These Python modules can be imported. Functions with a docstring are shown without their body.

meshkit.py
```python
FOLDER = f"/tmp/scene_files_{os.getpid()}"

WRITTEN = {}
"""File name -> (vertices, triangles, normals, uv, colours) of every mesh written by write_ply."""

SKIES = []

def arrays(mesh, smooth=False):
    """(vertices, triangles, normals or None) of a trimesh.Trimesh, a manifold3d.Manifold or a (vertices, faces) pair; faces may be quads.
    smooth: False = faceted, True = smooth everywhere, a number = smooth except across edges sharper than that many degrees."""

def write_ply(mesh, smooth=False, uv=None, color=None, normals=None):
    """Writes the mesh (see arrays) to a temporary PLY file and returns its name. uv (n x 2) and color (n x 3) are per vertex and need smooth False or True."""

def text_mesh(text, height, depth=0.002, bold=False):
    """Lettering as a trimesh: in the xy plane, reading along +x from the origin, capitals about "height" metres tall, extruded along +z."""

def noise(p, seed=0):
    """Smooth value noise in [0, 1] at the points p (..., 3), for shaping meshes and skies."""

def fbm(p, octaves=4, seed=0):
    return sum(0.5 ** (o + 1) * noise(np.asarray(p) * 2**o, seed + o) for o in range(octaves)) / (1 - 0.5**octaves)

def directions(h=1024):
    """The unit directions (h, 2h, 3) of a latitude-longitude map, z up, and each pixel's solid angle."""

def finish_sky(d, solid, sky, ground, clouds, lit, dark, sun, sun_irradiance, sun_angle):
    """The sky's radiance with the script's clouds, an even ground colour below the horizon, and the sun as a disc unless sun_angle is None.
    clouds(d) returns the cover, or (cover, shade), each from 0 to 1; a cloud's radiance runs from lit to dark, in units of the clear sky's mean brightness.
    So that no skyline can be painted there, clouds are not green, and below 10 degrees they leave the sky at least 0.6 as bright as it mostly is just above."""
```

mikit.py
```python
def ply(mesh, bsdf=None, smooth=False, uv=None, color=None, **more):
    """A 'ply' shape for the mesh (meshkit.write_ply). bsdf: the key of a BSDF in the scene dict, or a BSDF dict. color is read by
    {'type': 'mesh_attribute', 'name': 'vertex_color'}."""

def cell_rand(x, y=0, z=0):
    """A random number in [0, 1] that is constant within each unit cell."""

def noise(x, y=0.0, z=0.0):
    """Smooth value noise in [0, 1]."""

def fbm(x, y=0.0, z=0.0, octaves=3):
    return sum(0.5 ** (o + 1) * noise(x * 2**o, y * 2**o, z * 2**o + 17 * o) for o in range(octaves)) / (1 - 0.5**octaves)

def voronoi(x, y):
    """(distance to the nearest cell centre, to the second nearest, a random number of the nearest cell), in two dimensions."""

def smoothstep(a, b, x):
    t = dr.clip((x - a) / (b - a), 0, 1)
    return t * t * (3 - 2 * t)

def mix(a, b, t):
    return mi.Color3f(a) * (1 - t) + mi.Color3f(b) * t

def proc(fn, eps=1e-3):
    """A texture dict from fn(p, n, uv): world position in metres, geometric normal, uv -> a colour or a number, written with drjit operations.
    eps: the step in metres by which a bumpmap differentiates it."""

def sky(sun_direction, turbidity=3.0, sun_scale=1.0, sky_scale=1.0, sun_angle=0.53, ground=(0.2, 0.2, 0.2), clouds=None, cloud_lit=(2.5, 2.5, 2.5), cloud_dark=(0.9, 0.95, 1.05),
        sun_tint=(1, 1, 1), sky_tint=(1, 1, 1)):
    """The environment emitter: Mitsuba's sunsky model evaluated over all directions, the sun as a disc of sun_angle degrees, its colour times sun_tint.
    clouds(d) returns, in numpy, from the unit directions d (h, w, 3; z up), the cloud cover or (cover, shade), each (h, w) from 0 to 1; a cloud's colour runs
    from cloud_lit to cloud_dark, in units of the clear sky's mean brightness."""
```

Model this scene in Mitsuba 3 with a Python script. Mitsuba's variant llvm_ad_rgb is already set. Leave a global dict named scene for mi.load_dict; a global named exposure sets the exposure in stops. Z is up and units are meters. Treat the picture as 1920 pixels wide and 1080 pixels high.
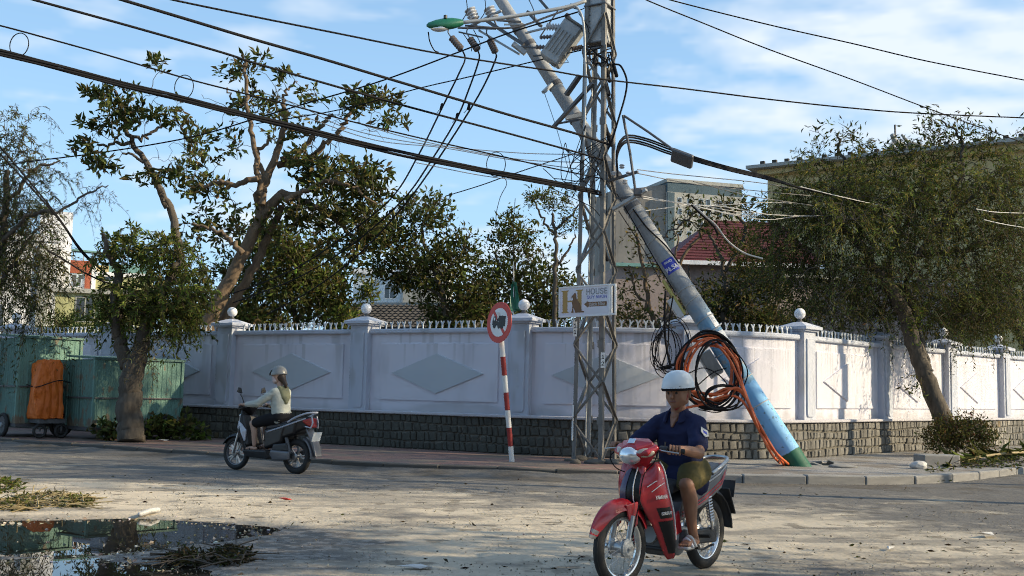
import math, numpy as np, trimesh, manifold3d, shapely
import shapely.geometry as sg
import drjit as dr
import mitsuba as mi
import mikit, meshkit
from mikit import proc, noise, fbm, smoothstep, mix, voronoi, cell_rand
T = mi.ScalarTransform4f
scene, labels = {}, {}

# ------------------------------------------------------------------ camera, sky, exposure
FPX, CAMZ, PITCH, ROLL = 2043.0, 1.4, math.atan2(191.6, 2043.0), math.radians(1.156)
CAM = np.array([0, 0, CAMZ])
_f = np.array([0, math.cos(PITCH), math.sin(PITCH)])
_u0, _r0 = np.array([0, -math.sin(PITCH), math.cos(PITCH)]), np.array([1.0, 0, 0])
_r = math.cos(ROLL) * _r0 + math.sin(ROLL) * _u0
_u = math.cos(ROLL) * _u0 - math.sin(ROLL) * _r0
_M = np.eye(4); _M[:3, 0], _M[:3, 1], _M[:3, 2], _M[:3, 3] = -_r, _u, _f, CAM
scene['camera'] = {'type': 'perspective', 'fov': math.degrees(2 * math.atan(960 / FPX)), 'fov_axis': 'x',
                   'near_clip': 0.1, 'far_clip': 4000.0, 'to_world': T(_M.tolist())}
SUN_AZ, SUN_EL = math.radians(-10.0), math.radians(25.0)
SUN = np.array([math.cos(SUN_AZ) * math.cos(SUN_EL), math.sin(SUN_AZ) * math.cos(SUN_EL), math.sin(SUN_EL)])


def cloud_cover(d):
    x, y, z = d[..., 0], d[..., 1], np.maximum(d[..., 2], 0.02)
    q = np.stack([x / (z + 0.25), y / (z + 0.25) * 1.3, z * 0 + 3.1], -1)
    big = meshkit.fbm(q * 1.6, 5, 4)
    fine = meshkit.fbm(q * np.array([9.0, 14.0, 1]) + big[..., None] * 3, 5, 9)
    side = np.clip(0.5 + 0.9 * x, 0, 1)                      # more cirrus to the right (east)
    c = np.clip((big * 0.55 + fine * 0.5 - 0.62 + 0.24 * side) * 3.6, 0, 0.9)
    low = np.clip(1 - z / 0.5, 0, 1)
    haze = 0.26 + 0.58 * low ** 1.3
    cover = 1 - (1 - c) * (1 - haze)
    return cover, np.clip(haze * (1 - c) / np.maximum(cover, 1e-3), 0, 1)     # the thin haze is bluer than the clouds


scene['sky_light'] = mikit.sky(SUN.tolist(), turbidity=3.0, clouds=cloud_cover, cloud_lit=(2.25, 2.45, 2.65), cloud_dark=(1.5, 2.2, 2.85),
                               sun_scale=1.2, sky_scale=1.3, sun_tint=(1.0, 1.08, 1.18), sky_tint=(0.72, 1.0, 1.22))
exposure = 2.0


def proj(p):
    d = np.asarray(p, float) - CAM
    return np.stack([960 + FPX * (d @ _r) / (d @ _f), 540 - FPX * (d @ _u) / (d @ _f)], -1)


def ray(px, py):
    return _f + _r * (px - 960) / FPX - _u * (py - 540) / FPX


def at(px, py, Y):
    """the point at depth Y (metres in front of the photographer) seen at that place of the photograph"""
    d = ray(px, py)
    return CAM + d * (Y / d[1])


def gnd(px, py, z=0.0):
    d = ray(px, py)
    return CAM + d * ((z - CAMZ) / d[2])


# ------------------------------------------------------------------ names
def key_for(name):
    k, n = name, 0
    taken = lambda q: q in labels or q in scene or any(s.startswith(q + '__') for s in scene)
    while taken(k):
        n += 1
        k = f'{name}_{n:03d}'
    return k


_cnt = {}


def part_key(name):
    n = _cnt.get(name, 0)
    _cnt[name] = n + 1
    return name if n == 0 else f'{name}_{n:03d}'


def thing(name, label, cat, group=None, kind=None):
    k = key_for(name)
    labels[k] = {'label': label, 'category': cat}
    if group:
        labels[k]['group'] = group
    if kind:
        labels[k]['kind'] = kind
    return k


def part(parent, name, mesh, bsdf, smooth=False, label=None, kind=None, color=None, **kw):
    k = part_key(f'{parent}__{name}')
    scene[k] = mikit.ply(mesh, bsdf, smooth, color=color, **kw)
    if label or kind:
        labels[k] = {}
        if label:
            labels[k]['label'] = label
        if kind:
            labels[k]['kind'] = kind
    return k


def single(name, mesh, bsdf, label, cat, smooth=False, group=None, kind=None, color=None):
    k = thing(name, label, cat, group, kind)
    scene[k] = mikit.ply(mesh, bsdf, smooth, color=color)
    return k


def struct(name, mesh, bsdf, smooth=False, color=None, label=None):
    scene[name] = mikit.ply(mesh, bsdf, smooth, color=color)
    labels[name] = {'kind': 'structure'}
    if label:
        labels[name]['label'] = label
    return name


# ------------------------------------------------------------------ mesh helpers (all return (vertices, triangles))
def V(*a):
    return np.array(a, float)


def unit(v):
    v = np.asarray(v, float)
    return v / (np.linalg.norm(v) + 1e-12)


def cat(*ms):
    ms = [m for m in (ms[0] if len(ms) == 1 and isinstance(ms[0], list) else ms)]
    vs, fs, n = [], [], 0
    for v, f in ms:
        vs.append(v); fs.append(np.asarray(f) + n); n += len(v)
    return np.vstack(vs), np.vstack(fs)


def xf(m, M):
    v = m[0] @ M[:3, :3].T + M[:3, 3]
    f = m[1] if np.linalg.det(M[:3, :3]) > 0 else m[1][:, ::-1]
    return v, f


def frame(o, x, y, z):
    M = np.eye(4); M[:3, 0], M[:3, 1], M[:3, 2], M[:3, 3] = x, y, z, o
    return M


def mv(m, t):
    return m[0] + np.asarray(t, float), m[1]


_BF = np.array([[0, 2, 3], [0, 3, 1], [4, 5, 7], [4, 7, 6], [0, 1, 5], [0, 5, 4], [2, 6, 7], [2, 7, 3], [0, 4, 6], [0, 6, 2], [1, 3, 7], [1, 7, 5]])


def box(x0, x1, y0, y1, z0, z1):
    v = np.array([[x, y, z] for z in (z0, z1) for y in (y0, y1) for x in (x0, x1)], float)
    return v, _BF.copy()


def obox(c, R, s):
    """box with centre c, columns of R its axes, full size s"""
    h = np.asarray(s, float) / 2
    b = box(-h[0], h[0], -h[1], h[1], -h[2], h[2])
    return b[0] @ np.asarray(R, float).T + np.asarray(c, float), b[1]


def cbox(c, R, s, ch=0.01):
    """box with chamfered edges"""
    h = np.asarray(s, float) / 2
    pts = []
    for sx in (-1, 1):
        for sy in (-1, 1):
            for sz in (-1, 1):
                p = np.array([sx, sy, sz]) * h
                for k in range(3):
                    q = p - np.array([sx, sy, sz]) * ch
                    q[k] = p[k]
                    pts.append(q)
    return hull(np.array(pts) @ np.asarray(R, float).T + np.asarray(c, float))


def axes(d, up=(0, 0, 1)):
    """frame with columns (side, up-ish, along d)"""
    d = unit(d)
    a = np.cross(up, d)
    if np.linalg.norm(a) < 1e-3:
        a = np.cross((1, 0, 0), d)
    a = unit(a)
    return np.stack([a, np.cross(d, a), d], 1)


def bar(p0, p1, w, h, up=(0, 0, 1)):
    p0, p1 = np.asarray(p0, float), np.asarray(p1, float)
    return obox((p0 + p1) / 2, axes(p1 - p0, up), (w, h, np.linalg.norm(p1 - p0)))


def angle_bar(p0, p1, w, t, up):
    """an L-shaped steel bar whose heel lies on the line p0-p1, legs along side and up"""
    p0, p1 = np.asarray(p0, float), np.asarray(p1, float)
    R = axes(p1 - p0, up); L = np.linalg.norm(p1 - p0)
    m = cat(box(0, w, 0, t, 0, L), box(0, t, t, w, 0, L))
    return m[0] @ R.T + p0, m[1]


def tube(pts, r, sides=8, cap=True):
    p = np.asarray(pts, float)
    r = np.broadcast_to(np.asarray(r, float), (len(p),))
    t = np.gradient(p, axis=0)
    t /= np.linalg.norm(t, axis=1, keepdims=True) + 1e-12
    a = np.zeros_like(p)
    x = np.cross(t[0], (0, 0, 1) if abs(t[0, 2]) < 0.9 else (1, 0, 0))
    for i in range(len(p)):                        # carried along, so that it does not twist
        x = x - t[i] * (x @ t[i]); x = unit(x); a[i] = x
    b = np.cross(t, a)
    ang = np.arange(sides) * 2 * np.pi / sides
    v = p[:, None] + r[:, None, None] * (np.cos(ang)[None, :, None] * a[:, None] + np.sin(ang)[None, :, None] * b[:, None])
    i, j = np.meshgrid(np.arange(len(p) - 1), np.arange(sides), indexing='ij')
    A, B, C, D = i * sides + j, i * sides + (j + 1) % sides, (i + 1) * sides + (j + 1) % sides, (i + 1) * sides + j
    f = np.vstack([np.stack([A, B, C], -1).reshape(-1, 3), np.stack([A, C, D], -1).reshape(-1, 3)])
    v = v.reshape(-1, 3)
    if cap:
        n = len(v)
        v = np.vstack([v, p[:1], p[-1:]])
        k = np.arange(sides)
        f = np.vstack([f, np.stack([(k + 1) % sides, k, k * 0 + n], -1), np.stack([n - 2 - sides + 0 * k + 2 + k - 0, n - sides + (k + 1) % sides, k * 0 + n + 1], -1)])
    return v, f


def rod(p0, p1, r0, r1=None, sides=10):
    return tube([p0, p1], [r0, r0 if r1 is None else r1], sides)


def curve(pts, n=8):
    """Catmull-Rom through the points (any number of columns)"""
    p = np.asarray(pts, float)
    if len(p) == 2:
        return p[0] + (p[1] - p[0]) * np.linspace(0, 1, n + 1)[:, None]
    q = np.vstack([2 * p[0] - p[1], p, 2 * p[-1] - p[-2]])
    t = np.linspace(0, 1, n, endpoint=False)[:, None]
    out = []
    for i in range(1, len(q) - 2):
        a, b, c, d = q[i - 1], q[i], q[i + 1], q[i + 2]
        out.append(0.5 * (2 * b + (c - a) * t + (2 * a - 5 * b + 4 * c - d) * t ** 2 + (3 * b - a - 3 * c + d) * t ** 3))
    return np.vstack(out + [p[-1:]])


def lathe(profile, o=(0, 0, 0), R=None, n=24):
    """profile of (radius, height), turned about the z axis of R"""
    pr = np.asarray(profile, float)
    ang = np.arange(n) * 2 * np.pi / n
    v = np.stack([pr[:, None, 0] * np.cos(ang), pr[:, None, 0] * np.sin(ang), pr[:, None, 1] + 0 * ang], -1).reshape(-1, 3)
    i, j = np.meshgrid(np.arange(len(pr) - 1), np.arange(n), indexing='ij')
    A, B, C, D = i * n + j, i * n + (j + 1) % n, (i + 1) * n + (j + 1) % n, (i + 1) * n + j
    f = np.vstack([np.stack([A, B, C], -1).reshape(-1, 3), np.stack([A, C, D], -1).reshape(-1, 3)])
    if R is not None:
        v = v @ np.asarray(R, float).T
    return v + np.asarray(o, float), f


def torus(o, axis, R, r, n=40, m=10, squash=1.0):
    pr = [(R + r * math.cos(a), squash * r * math.sin(a)) for a in np.linspace(0, 2 * np.pi, m + 1)]
    return lathe(pr, o, axes(axis, (0.31, 0.2, 0.9)), n)


def ball(c, r, n=2):
    s = trimesh.creation.icosphere(n, 1.0)
    return np.array(s.vertices) * np.asarray(r, float) + np.asarray(c, float), np.array(s.faces)


def hull(pts):
    m = manifold3d.Manifold.hull_points(np.ascontiguousarray(pts, np.float64)).to_mesh()
    return np.array(m.vert_properties[:, :3], float), np.array(m.tri_verts)


_ico = trimesh.creation.icosphere(1, 1.0)
_ico2 = trimesh.creation.icosphere(2, 1.0)
_icov = np.array(_ico2.vertices)


def rhull(pts, r):
    """rounded hull: of small balls at the points (r one number or one per point)"""
    pts = np.asarray(pts, float)
    r = np.broadcast_to(np.asarray(r, float), (len(pts),))
    return hull((pts[:, None] + _icov[None] * r[:, None, None]).reshape(-1, 3))


def mirror_y(m):
    return m[0] * np.array([1, -1, 1.0]), m[1][:, ::-1]


def both(m):
    return cat(m, mirror_y(m))


def extrude(poly, M, d):
    """a shapely polygon (or list of points) in the xy plane of M, made d thick along its z"""
    if not isinstance(poly, (sg.Polygon, sg.MultiPolygon)):
        poly = sg.Polygon(poly)
    ms = []
    for g in getattr(poly, 'geoms', [poly]):
        e = trimesh.creation.extrude_polygon(g, d, engine='earcut')
        ms.append((np.array(e.vertices), np.array(e.faces)))
    return xf(cat(ms), M)


def text(s, h, M, depth=0.002, bold=False, width=None):
    """lettering centred on the origin of M"""
    m = meshkit.text_mesh(s, h, depth, bold)
    v = np.array(m.vertices); lo, hi = v.min(0), v.max(0)
    v[:, :2] -= (lo + hi)[:2] / 2
    if width:
        v[:, 0] *= width / (hi - lo)[0]
    return xf((v, np.array(m.faces)), M)


def grid(P):
    """P (n, m, 3) -> surface"""
    n, m = P.shape[:2]
    i, j = np.meshgrid(np.arange(n - 1), np.arange(m - 1), indexing='ij')
    A, B, C, D = i * m + j, (i + 1) * m + j, (i + 1) * m + j + 1, i * m + j + 1
    f = np.vstack([np.stack([A, B, C], -1).reshape(-1, 3), np.stack([A, C, D], -1).reshape(-1, 3)])
    return P.reshape(-1, 3), f


def loft(secs, closed=True, cap=True):
    """closed sections (n, m, 3) joined along n, with end caps"""
    P = np.asarray(secs, float)
    Q = np.concatenate([P, P[:, :1]], 1)
    n, m = Q.shape[:2]
    v, f = grid(Q)
    if cap:
        k = len(v)
        v = np.vstack([v, P[0].mean(0)[None], P[-1].mean(0)[None]])
        j = np.arange(m - 1)
        f = np.vstack([f, np.stack([j + 1, j * 0 + k, j][::1], -1), np.stack([(n - 1) * m + j, j * 0 + k + 1, (n - 1) * m + j + 1], -1)])
    t = trimesh.Trimesh(v, f, process=True); t.fix_normals()
    return np.array(t.vertices), np.array(t.faces)


def body(bones, refine=0.02, smooth=8, pitch=None):
    """one continuous skin round bones: each a list of (point, radius) whose neighbours are joined by the hull of two balls"""
    ms = []
    for b in bones:
        if isinstance(b, tuple) and len(b) == 2 and b[1] == 'hull':
            pts = b[0]
            ms.append(manifold3d.Manifold.hull_points(np.ascontiguousarray(np.vstack([np.asarray(p) + _icov2 * r for p, r in pts]), np.float64)))
            continue
        for (p, r), (q, s) in zip(b[:-1], b[1:]):
            ms.append(manifold3d.Manifold.hull_points(np.ascontiguousarray(np.vstack([np.asarray(p) + _icov2 * r, np.asarray(q) + _icov2 * s]), np.float64)))
    m = manifold3d.Manifold.batch_boolean(ms, manifold3d.OpType.Add).refine_to_length(refine).to_mesh()
    t = trimesh.Trimesh(np.array(m.vert_properties[:, :3], float), np.array(m.tri_verts), process=True)
    trimesh.smoothing.filter_taubin(t, 0.5, 0.53, smooth)
    return np.array(t.vertices), np.array(t.faces)


_icov2 = np.array(trimesh.creation.icosphere(2, 1.0).vertices)

# ------------------------------------------------------------------ materials


def rgb(*c):
    return {'type': 'rgb', 'value': list(map(float, c))}


def mat(name, color, rough=0.6, metal=0.0, spec=0.5, coat=0.0, bump=None, two=True, eps=1e-3):
    b = {'type': 'principled', 'base_color': color if isinstance(color, dict) else rgb(*color), 'roughness': rough if not callable(rough) else proc(rough),
         'metallic': metal, 'specular': spec}
    if coat:
        b['clearcoat'] = coat; b['clearcoat_gloss'] = 0.9
    if bump:
        b = {'type': 'bumpmap', 'arbitrary': proc(bump, eps), 'scale': 1.0, 'nested': b}
        b = {'type': 'bumpmap', 'tex': b.pop('arbitrary'), 'scale': 1.0, 'bsdf': b.pop('nested')}
    scene[name] = {'type': 'twosided', 'bsdf': b} if two else b
    return name


VC = {'type': 'mesh_attribute', 'name': 'vertex_color'}


def c3(v):
    return mi.Color3f(v)


def road_color(p, n, uv):
    x, y = p.x, p.y
    # dust and storm sand lie on the asphalt in drifts; the far left lane is mostly swept clean
    big = fbm(x * 0.33 + 3.0, y * 0.55, 1.0, 4)
    mid = fbm(x * 1.5, y * 1.9, 3.0, 4)
    fine = fbm(x * 6.5, y * 7.0, 8.0, 4)
    lane = smoothstep(15.2, 13.2, y + 0.30 * x)
    sand = smoothstep(0.36, 0.62, big * 0.45 + mid * 0.40 + fine * 0.15 - 0.17 + 0.24 * lane)
    track = smoothstep(0.56, 0.70, fbm(x * 0.22 + y * 0.1, y * 2.6 - x * 0.5, 9.0, 3))          # wheel tracks swept through the sand
    sand = sand * (1 - 0.55 * track)
    grit = noise(x * 48, y * 48, 0.0)
    clump = smoothstep(0.60, 0.72, fbm(x * 4.5, y * 5.5, 5.0, 5)) * (0.35 + 0.65 * smoothstep(0.4, 0.6, mid))
    a = mix([0.075, 0.072, 0.068], [0.145, 0.138, 0.128], fine * 0.55 + grit * 0.45)
    b = mix([0.265, 0.23, 0.178], [0.43, 0.38, 0.30], mid * 0.45 + fine * 0.3 + grit * 0.25)
    c = mix(a, b, sand)
    c = mix(c, [0.06, 0.05, 0.038], clump * 0.62)                  # scraps of bark and wet leaves trodden in
    gut = smoothstep(1.0, 0.1, dr.abs(y - 17.5 + 0.55 * dr.minimum(x, 0.0) + 0.3 * (mid - 0.5)))  # dirt washed against the kerb
    c = mix(c, [0.07, 0.06, 0.048], 0.7 * gut * smoothstep(0.35, 0.6, mid))
    # wet silt round the puddles at the near left
    d = dr.sqrt(dr.square((x + 4.2) / 3.4) + dr.square((y - 9.6) / 2.1)) + 0.35 * (fbm(x * 1.6, y * 2.4, 7.0, 4) - 0.5)
    wet = smoothstep(1.15, 0.72, d)
    c = mix(c, mix([0.055, 0.050, 0.046], [0.16, 0.15, 0.14], smoothstep(0.45, 0.7, fbm(x * 14, y * 14, 4.0, 3))), wet * 0.9)
    return c


def road_rough(p, n, uv):
    d = dr.sqrt(dr.square((p.x + 4.2) / 3.4) + dr.square((p.y - 9.6) / 2.1)) + 0.35 * (fbm(p.x * 1.6, p.y * 2.4, 7.0, 4) - 0.5)
    return 0.92 - 0.45 * smoothstep(1.1, 0.7, d)


mat('road_mat', proc(road_color), rough=road_rough, spec=0.3, bump=lambda p, n, uv: 0.016 * fbm(p.x * 6, p.y * 6, 0.0, 4) + 0.005 * noise(p.x * 38, p.y * 38, 2.0), eps=4e-3)


def paving_color(p, n, uv):
    x, y = p.x, p.y
    u, w = x * 0.868 - y * 0.497, x * 0.497 + y * 0.868
    row = dr.floor(w / 0.11)
    col = dr.floor(u / 0.22 + 0.5 * (row - 2 * dr.floor(row / 2)))
    fu, fw = u / 0.22 + 0.5 * (row - 2 * dr.floor(row / 2)) - col, w / 0.11 - row
    joint = smoothstep(0.06, 0.02, dr.minimum(fu, 1 - fu)) + smoothstep(0.1, 0.04, dr.minimum(fw, 1 - fw))
    br = mix([0.135, 0.075, 0.062], [0.19, 0.115, 0.095], cell_rand(row, col, 1))
    gr = mix([0.20, 0.195, 0.185], [0.27, 0.26, 0.245], cell_rand(row, col, 2))
    right = smoothstep(2.2, 3.4, x + 0.6 * (fbm(x, y, 1.0, 3) - 0.5))
    c = mix(mix(br, gr, right), [0.10, 0.09, 0.075], dr.minimum(joint, 1) * 0.6)
    dirt = smoothstep(0.42, 0.68, fbm(x * 1.3, y * 1.8, 5.0, 4))
    return mix(c, [0.12, 0.10, 0.078], dirt * 0.8)


mat('paving_mat', proc(paving_color), rough=lambda p, n, uv: 0.75 - 0.40 * smoothstep(0.50, 0.62, fbm(p.x * 0.8, p.y * 1.6, 8.0, 3)) * smoothstep(4.0, 6.0, p.x), spec=0.5,
    bump=lambda p, n, uv: 0.004 * fbm(p.x * 12, p.y * 12, 0.0, 3))


def wall_color(p, n, uv):
    st = fbm(p.x * 5.5 + p.y * 5.5, p.z * 0.7, 3.0, 4)
    blot = fbm(p.x * 1.3, p.z * 1.6 + p.y, 6.0, 4)
    c = mix([0.54, 0.535, 0.60], [0.61, 0.605, 0.66], blot)
    c = mix(c, [0.38, 0.38, 0.42], 0.38 * smoothstep(0.55, 0.78, st))
    drip = smoothstep(0.60, 0.74, noise(p.x * 24.0 + p.y * 24.0, p.z * 0.3, 4.0)) * smoothstep(1.3, 2.55, p.z + 0.7 * (noise(p.x * 3.0 + p.y * 3.0, 2.0, 1.0) - 0.5))
    c = mix(c, [0.33, 0.325, 0.33], 0.45 * drip)                   # rain streaks run down from the coping
    low = smoothstep(1.15, 0.92, p.z + 0.35 * (fbm(p.x * 3 + p.y * 3, p.z * 4, 2.0, 3) - 0.5))
    return mix(c, [0.31, 0.295, 0.285], 0.5 * low)


plaster_bump = lambda p, n, uv: 0.003 * fbm(p.x * 16 + p.y * 16, p.z * 16, 1.0, 3)
mat('wall_paint', proc(wall_color), rough=0.7, spec=0.35, bump=plaster_bump)
mat('wall_paint_grey', proc(lambda p, n, uv: mix([0.395, 0.435, 0.475], [0.46, 0.495, 0.53], fbm(p.x * 3 + p.y * 3, p.z * 3, 1.0, 4))), rough=0.7, spec=0.35)


def pillar_color(p, n, uv):
    b = fbm(p.x * 2.2 + p.y * 2, p.z * 1.8, 3.0, 4)
    c = mix([0.39, 0.425, 0.50], [0.47, 0.495, 0.56], b)
    return mix(c, [0.27, 0.27, 0.27], 0.5 * smoothstep(0.58, 0.8, fbm(p.x * 7 + p.y * 7, p.z * 1.2, 9.0, 3)))


mat('pillar_paint', proc(pillar_color), rough=0.7, spec=0.35)
mat('globe_glass', (0.72, 0.72, 0.73), rough=0.25, spec=0.5)
mat('mortar', proc(lambda p, n, uv: mix([0.06, 0.056, 0.048], [0.17, 0.158, 0.13], fbm(p.x * 9 + p.y * 9, p.z * 9, 2.0, 3))), rough=0.9)


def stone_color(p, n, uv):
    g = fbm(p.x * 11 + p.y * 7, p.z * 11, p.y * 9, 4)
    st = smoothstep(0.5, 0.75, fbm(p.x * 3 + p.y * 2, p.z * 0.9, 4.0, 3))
    damp_shade = smoothstep(2.6, 0.4, p.x + 1.2 * (fbm(p.x * 1.1, p.y, p.z * 2, 3) - 0.5))      # mould, plus the shade of the left side put into the colour
    return mix([0.72, 0.72, 0.72], [1.3, 1.3, 1.3], g) * (1 - 0.35 * st) * mix([1, 1, 1], [0.42, 0.43, 0.40], damp_shade)


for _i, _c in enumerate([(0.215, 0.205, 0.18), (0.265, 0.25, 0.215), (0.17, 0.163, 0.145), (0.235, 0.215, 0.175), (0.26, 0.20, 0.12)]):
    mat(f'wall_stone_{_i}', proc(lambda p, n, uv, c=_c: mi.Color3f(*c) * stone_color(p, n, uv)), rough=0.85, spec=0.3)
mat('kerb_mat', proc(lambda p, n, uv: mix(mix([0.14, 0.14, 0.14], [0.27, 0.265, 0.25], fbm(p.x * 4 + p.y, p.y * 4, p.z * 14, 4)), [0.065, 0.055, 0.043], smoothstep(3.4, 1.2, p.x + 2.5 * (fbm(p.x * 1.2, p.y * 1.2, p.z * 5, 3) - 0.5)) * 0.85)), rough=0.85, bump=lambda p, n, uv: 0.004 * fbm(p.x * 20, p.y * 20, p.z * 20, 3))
scene['water'] = {'type': 'plastic', 'diffuse_reflectance': rgb(0.035, 0.032, 0.026), 'int_ior': 1.34, 'nonlinear': True}
mat('galvanised', proc(lambda p, n, uv: mix([0.095, 0.09, 0.08], [0.25, 0.24, 0.225], fbm(p.x * 9, p.y * 9, p.z * 3.5, 4)) * (1 - 0.35 * smoothstep(0.6, 0.75, fbm(p.x * 20, p.y * 20, p.z * 8, 3)))), rough=0.55, spec=0.5, metal=0.25)
mat('steel_dark', (0.10, 0.10, 0.105), rough=0.5, metal=0.3)
mat('steel_grey', proc(lambda p, n, uv: mix([0.27, 0.29, 0.30], [0.42, 0.435, 0.44], fbm(p.x * 8, p.y * 8, p.z * 8, 4))), rough=0.5, metal=0.2)
mat('insulator', (0.115, 0.10, 0.10), rough=0.3, coat=0.4)
mat('porcelain', (0.42, 0.43, 0.45), rough=0.25, coat=0.3)
mat('cable_black', (0.014, 0.014, 0.016), rough=0.8, spec=0.15)
mat('cable_grey', (0.16, 0.155, 0.15), rough=0.6)
mat('cable_white', (0.45, 0.445, 0.43), rough=0.5)
mat('cable_orange', proc(lambda p, n, uv: mix([0.42, 0.075, 0.025], [0.62, 0.14, 0.04], fbm(p.x * 9, p.y * 9, p.z * 9, 3))), rough=0.5)
mat('white_paint', (0.72, 0.72, 0.70), rough=0.5)
mat('sign_red', (0.52, 0.045, 0.03), rough=0.4)
mat('post_red', proc(lambda p, n, uv: mix([0.22, 0.025, 0.025], [0.36, 0.045, 0.04], fbm(p.x * 20, p.y * 20, p.z * 9, 3))), rough=0.5)
mat('black_paint', (0.02, 0.02, 0.02), rough=0.5)
mat('gold_paint', (0.36, 0.22, 0.055), rough=0.45)
mat('brown_paint', (0.16, 0.08, 0.03), rough=0.5)
mat('grey_print', (0.22, 0.23, 0.25), rough=0.5)
mat('blue_print', (0.03, 0.045, 0.36), rough=0.45)
mat('rubber', (0.022, 0.021, 0.02), rough=0.75)
mat('chrome', (0.72, 0.72, 0.72), rough=0.18, metal=1.0)
mat('alloy', (0.46, 0.46, 0.46), rough=0.35, metal=0.9)
mat('red_paint', proc(lambda p, n, uv: mix([0.30, 0.008, 0.016], [0.38, 0.014, 0.024], fbm(p.x * 10, p.y * 10, p.z * 10, 3))), rough=0.22, spec=0.6, coat=1.0)
mat('dark_plastic', (0.025, 0.025, 0.027), rough=0.5)
mat('gloss_black', (0.010, 0.010, 0.012), rough=0.35, spec=0.3, coat=0.35)
mat('gunmetal', (0.13, 0.13, 0.14), rough=0.3, coat=0.6, metal=0.3)
mat('lamp_lens', (0.80, 0.82, 0.84), rough=0.14, metal=0.75, coat=1.0)
mat('silver_print', (0.62, 0.62, 0.64), rough=0.4)
mat('seat_vinyl', (0.055, 0.055, 0.06), rough=0.45)
mat('tail_red', (0.30, 0.015, 0.015), rough=0.2, coat=0.8)
mat('bark', proc(lambda p, n, uv: mix([0.030, 0.026, 0.021], [0.125, 0.105, 0.082], fbm(p.x * 16, p.y * 16, p.z * 5, 4))), rough=0.9, bump=lambda p, n, uv: 0.02 * fbm(p.x * 22, p.y * 22, p.z * 7, 3), eps=4e-3)
mat('bark_warm', proc(lambda p, n, uv: mix([0.06, 0.042, 0.028], [0.21, 0.15, 0.095], fbm(p.x * 12, p.y * 12, p.z * 4, 4))), rough=0.9, bump=lambda p, n, uv: 0.015 * fbm(p.x * 18, p.y * 18, p.z * 6, 3), eps=4e-3)
mat('twig', (0.075, 0.06, 0.045), rough=0.85)
scene['leaf'] = {'type': 'principledthin', 'base_color': VC, 'roughness': 0.45, 'diff_trans': 0.55, 'spec_trans': 0.0, 'eta': 1.4}
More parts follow.
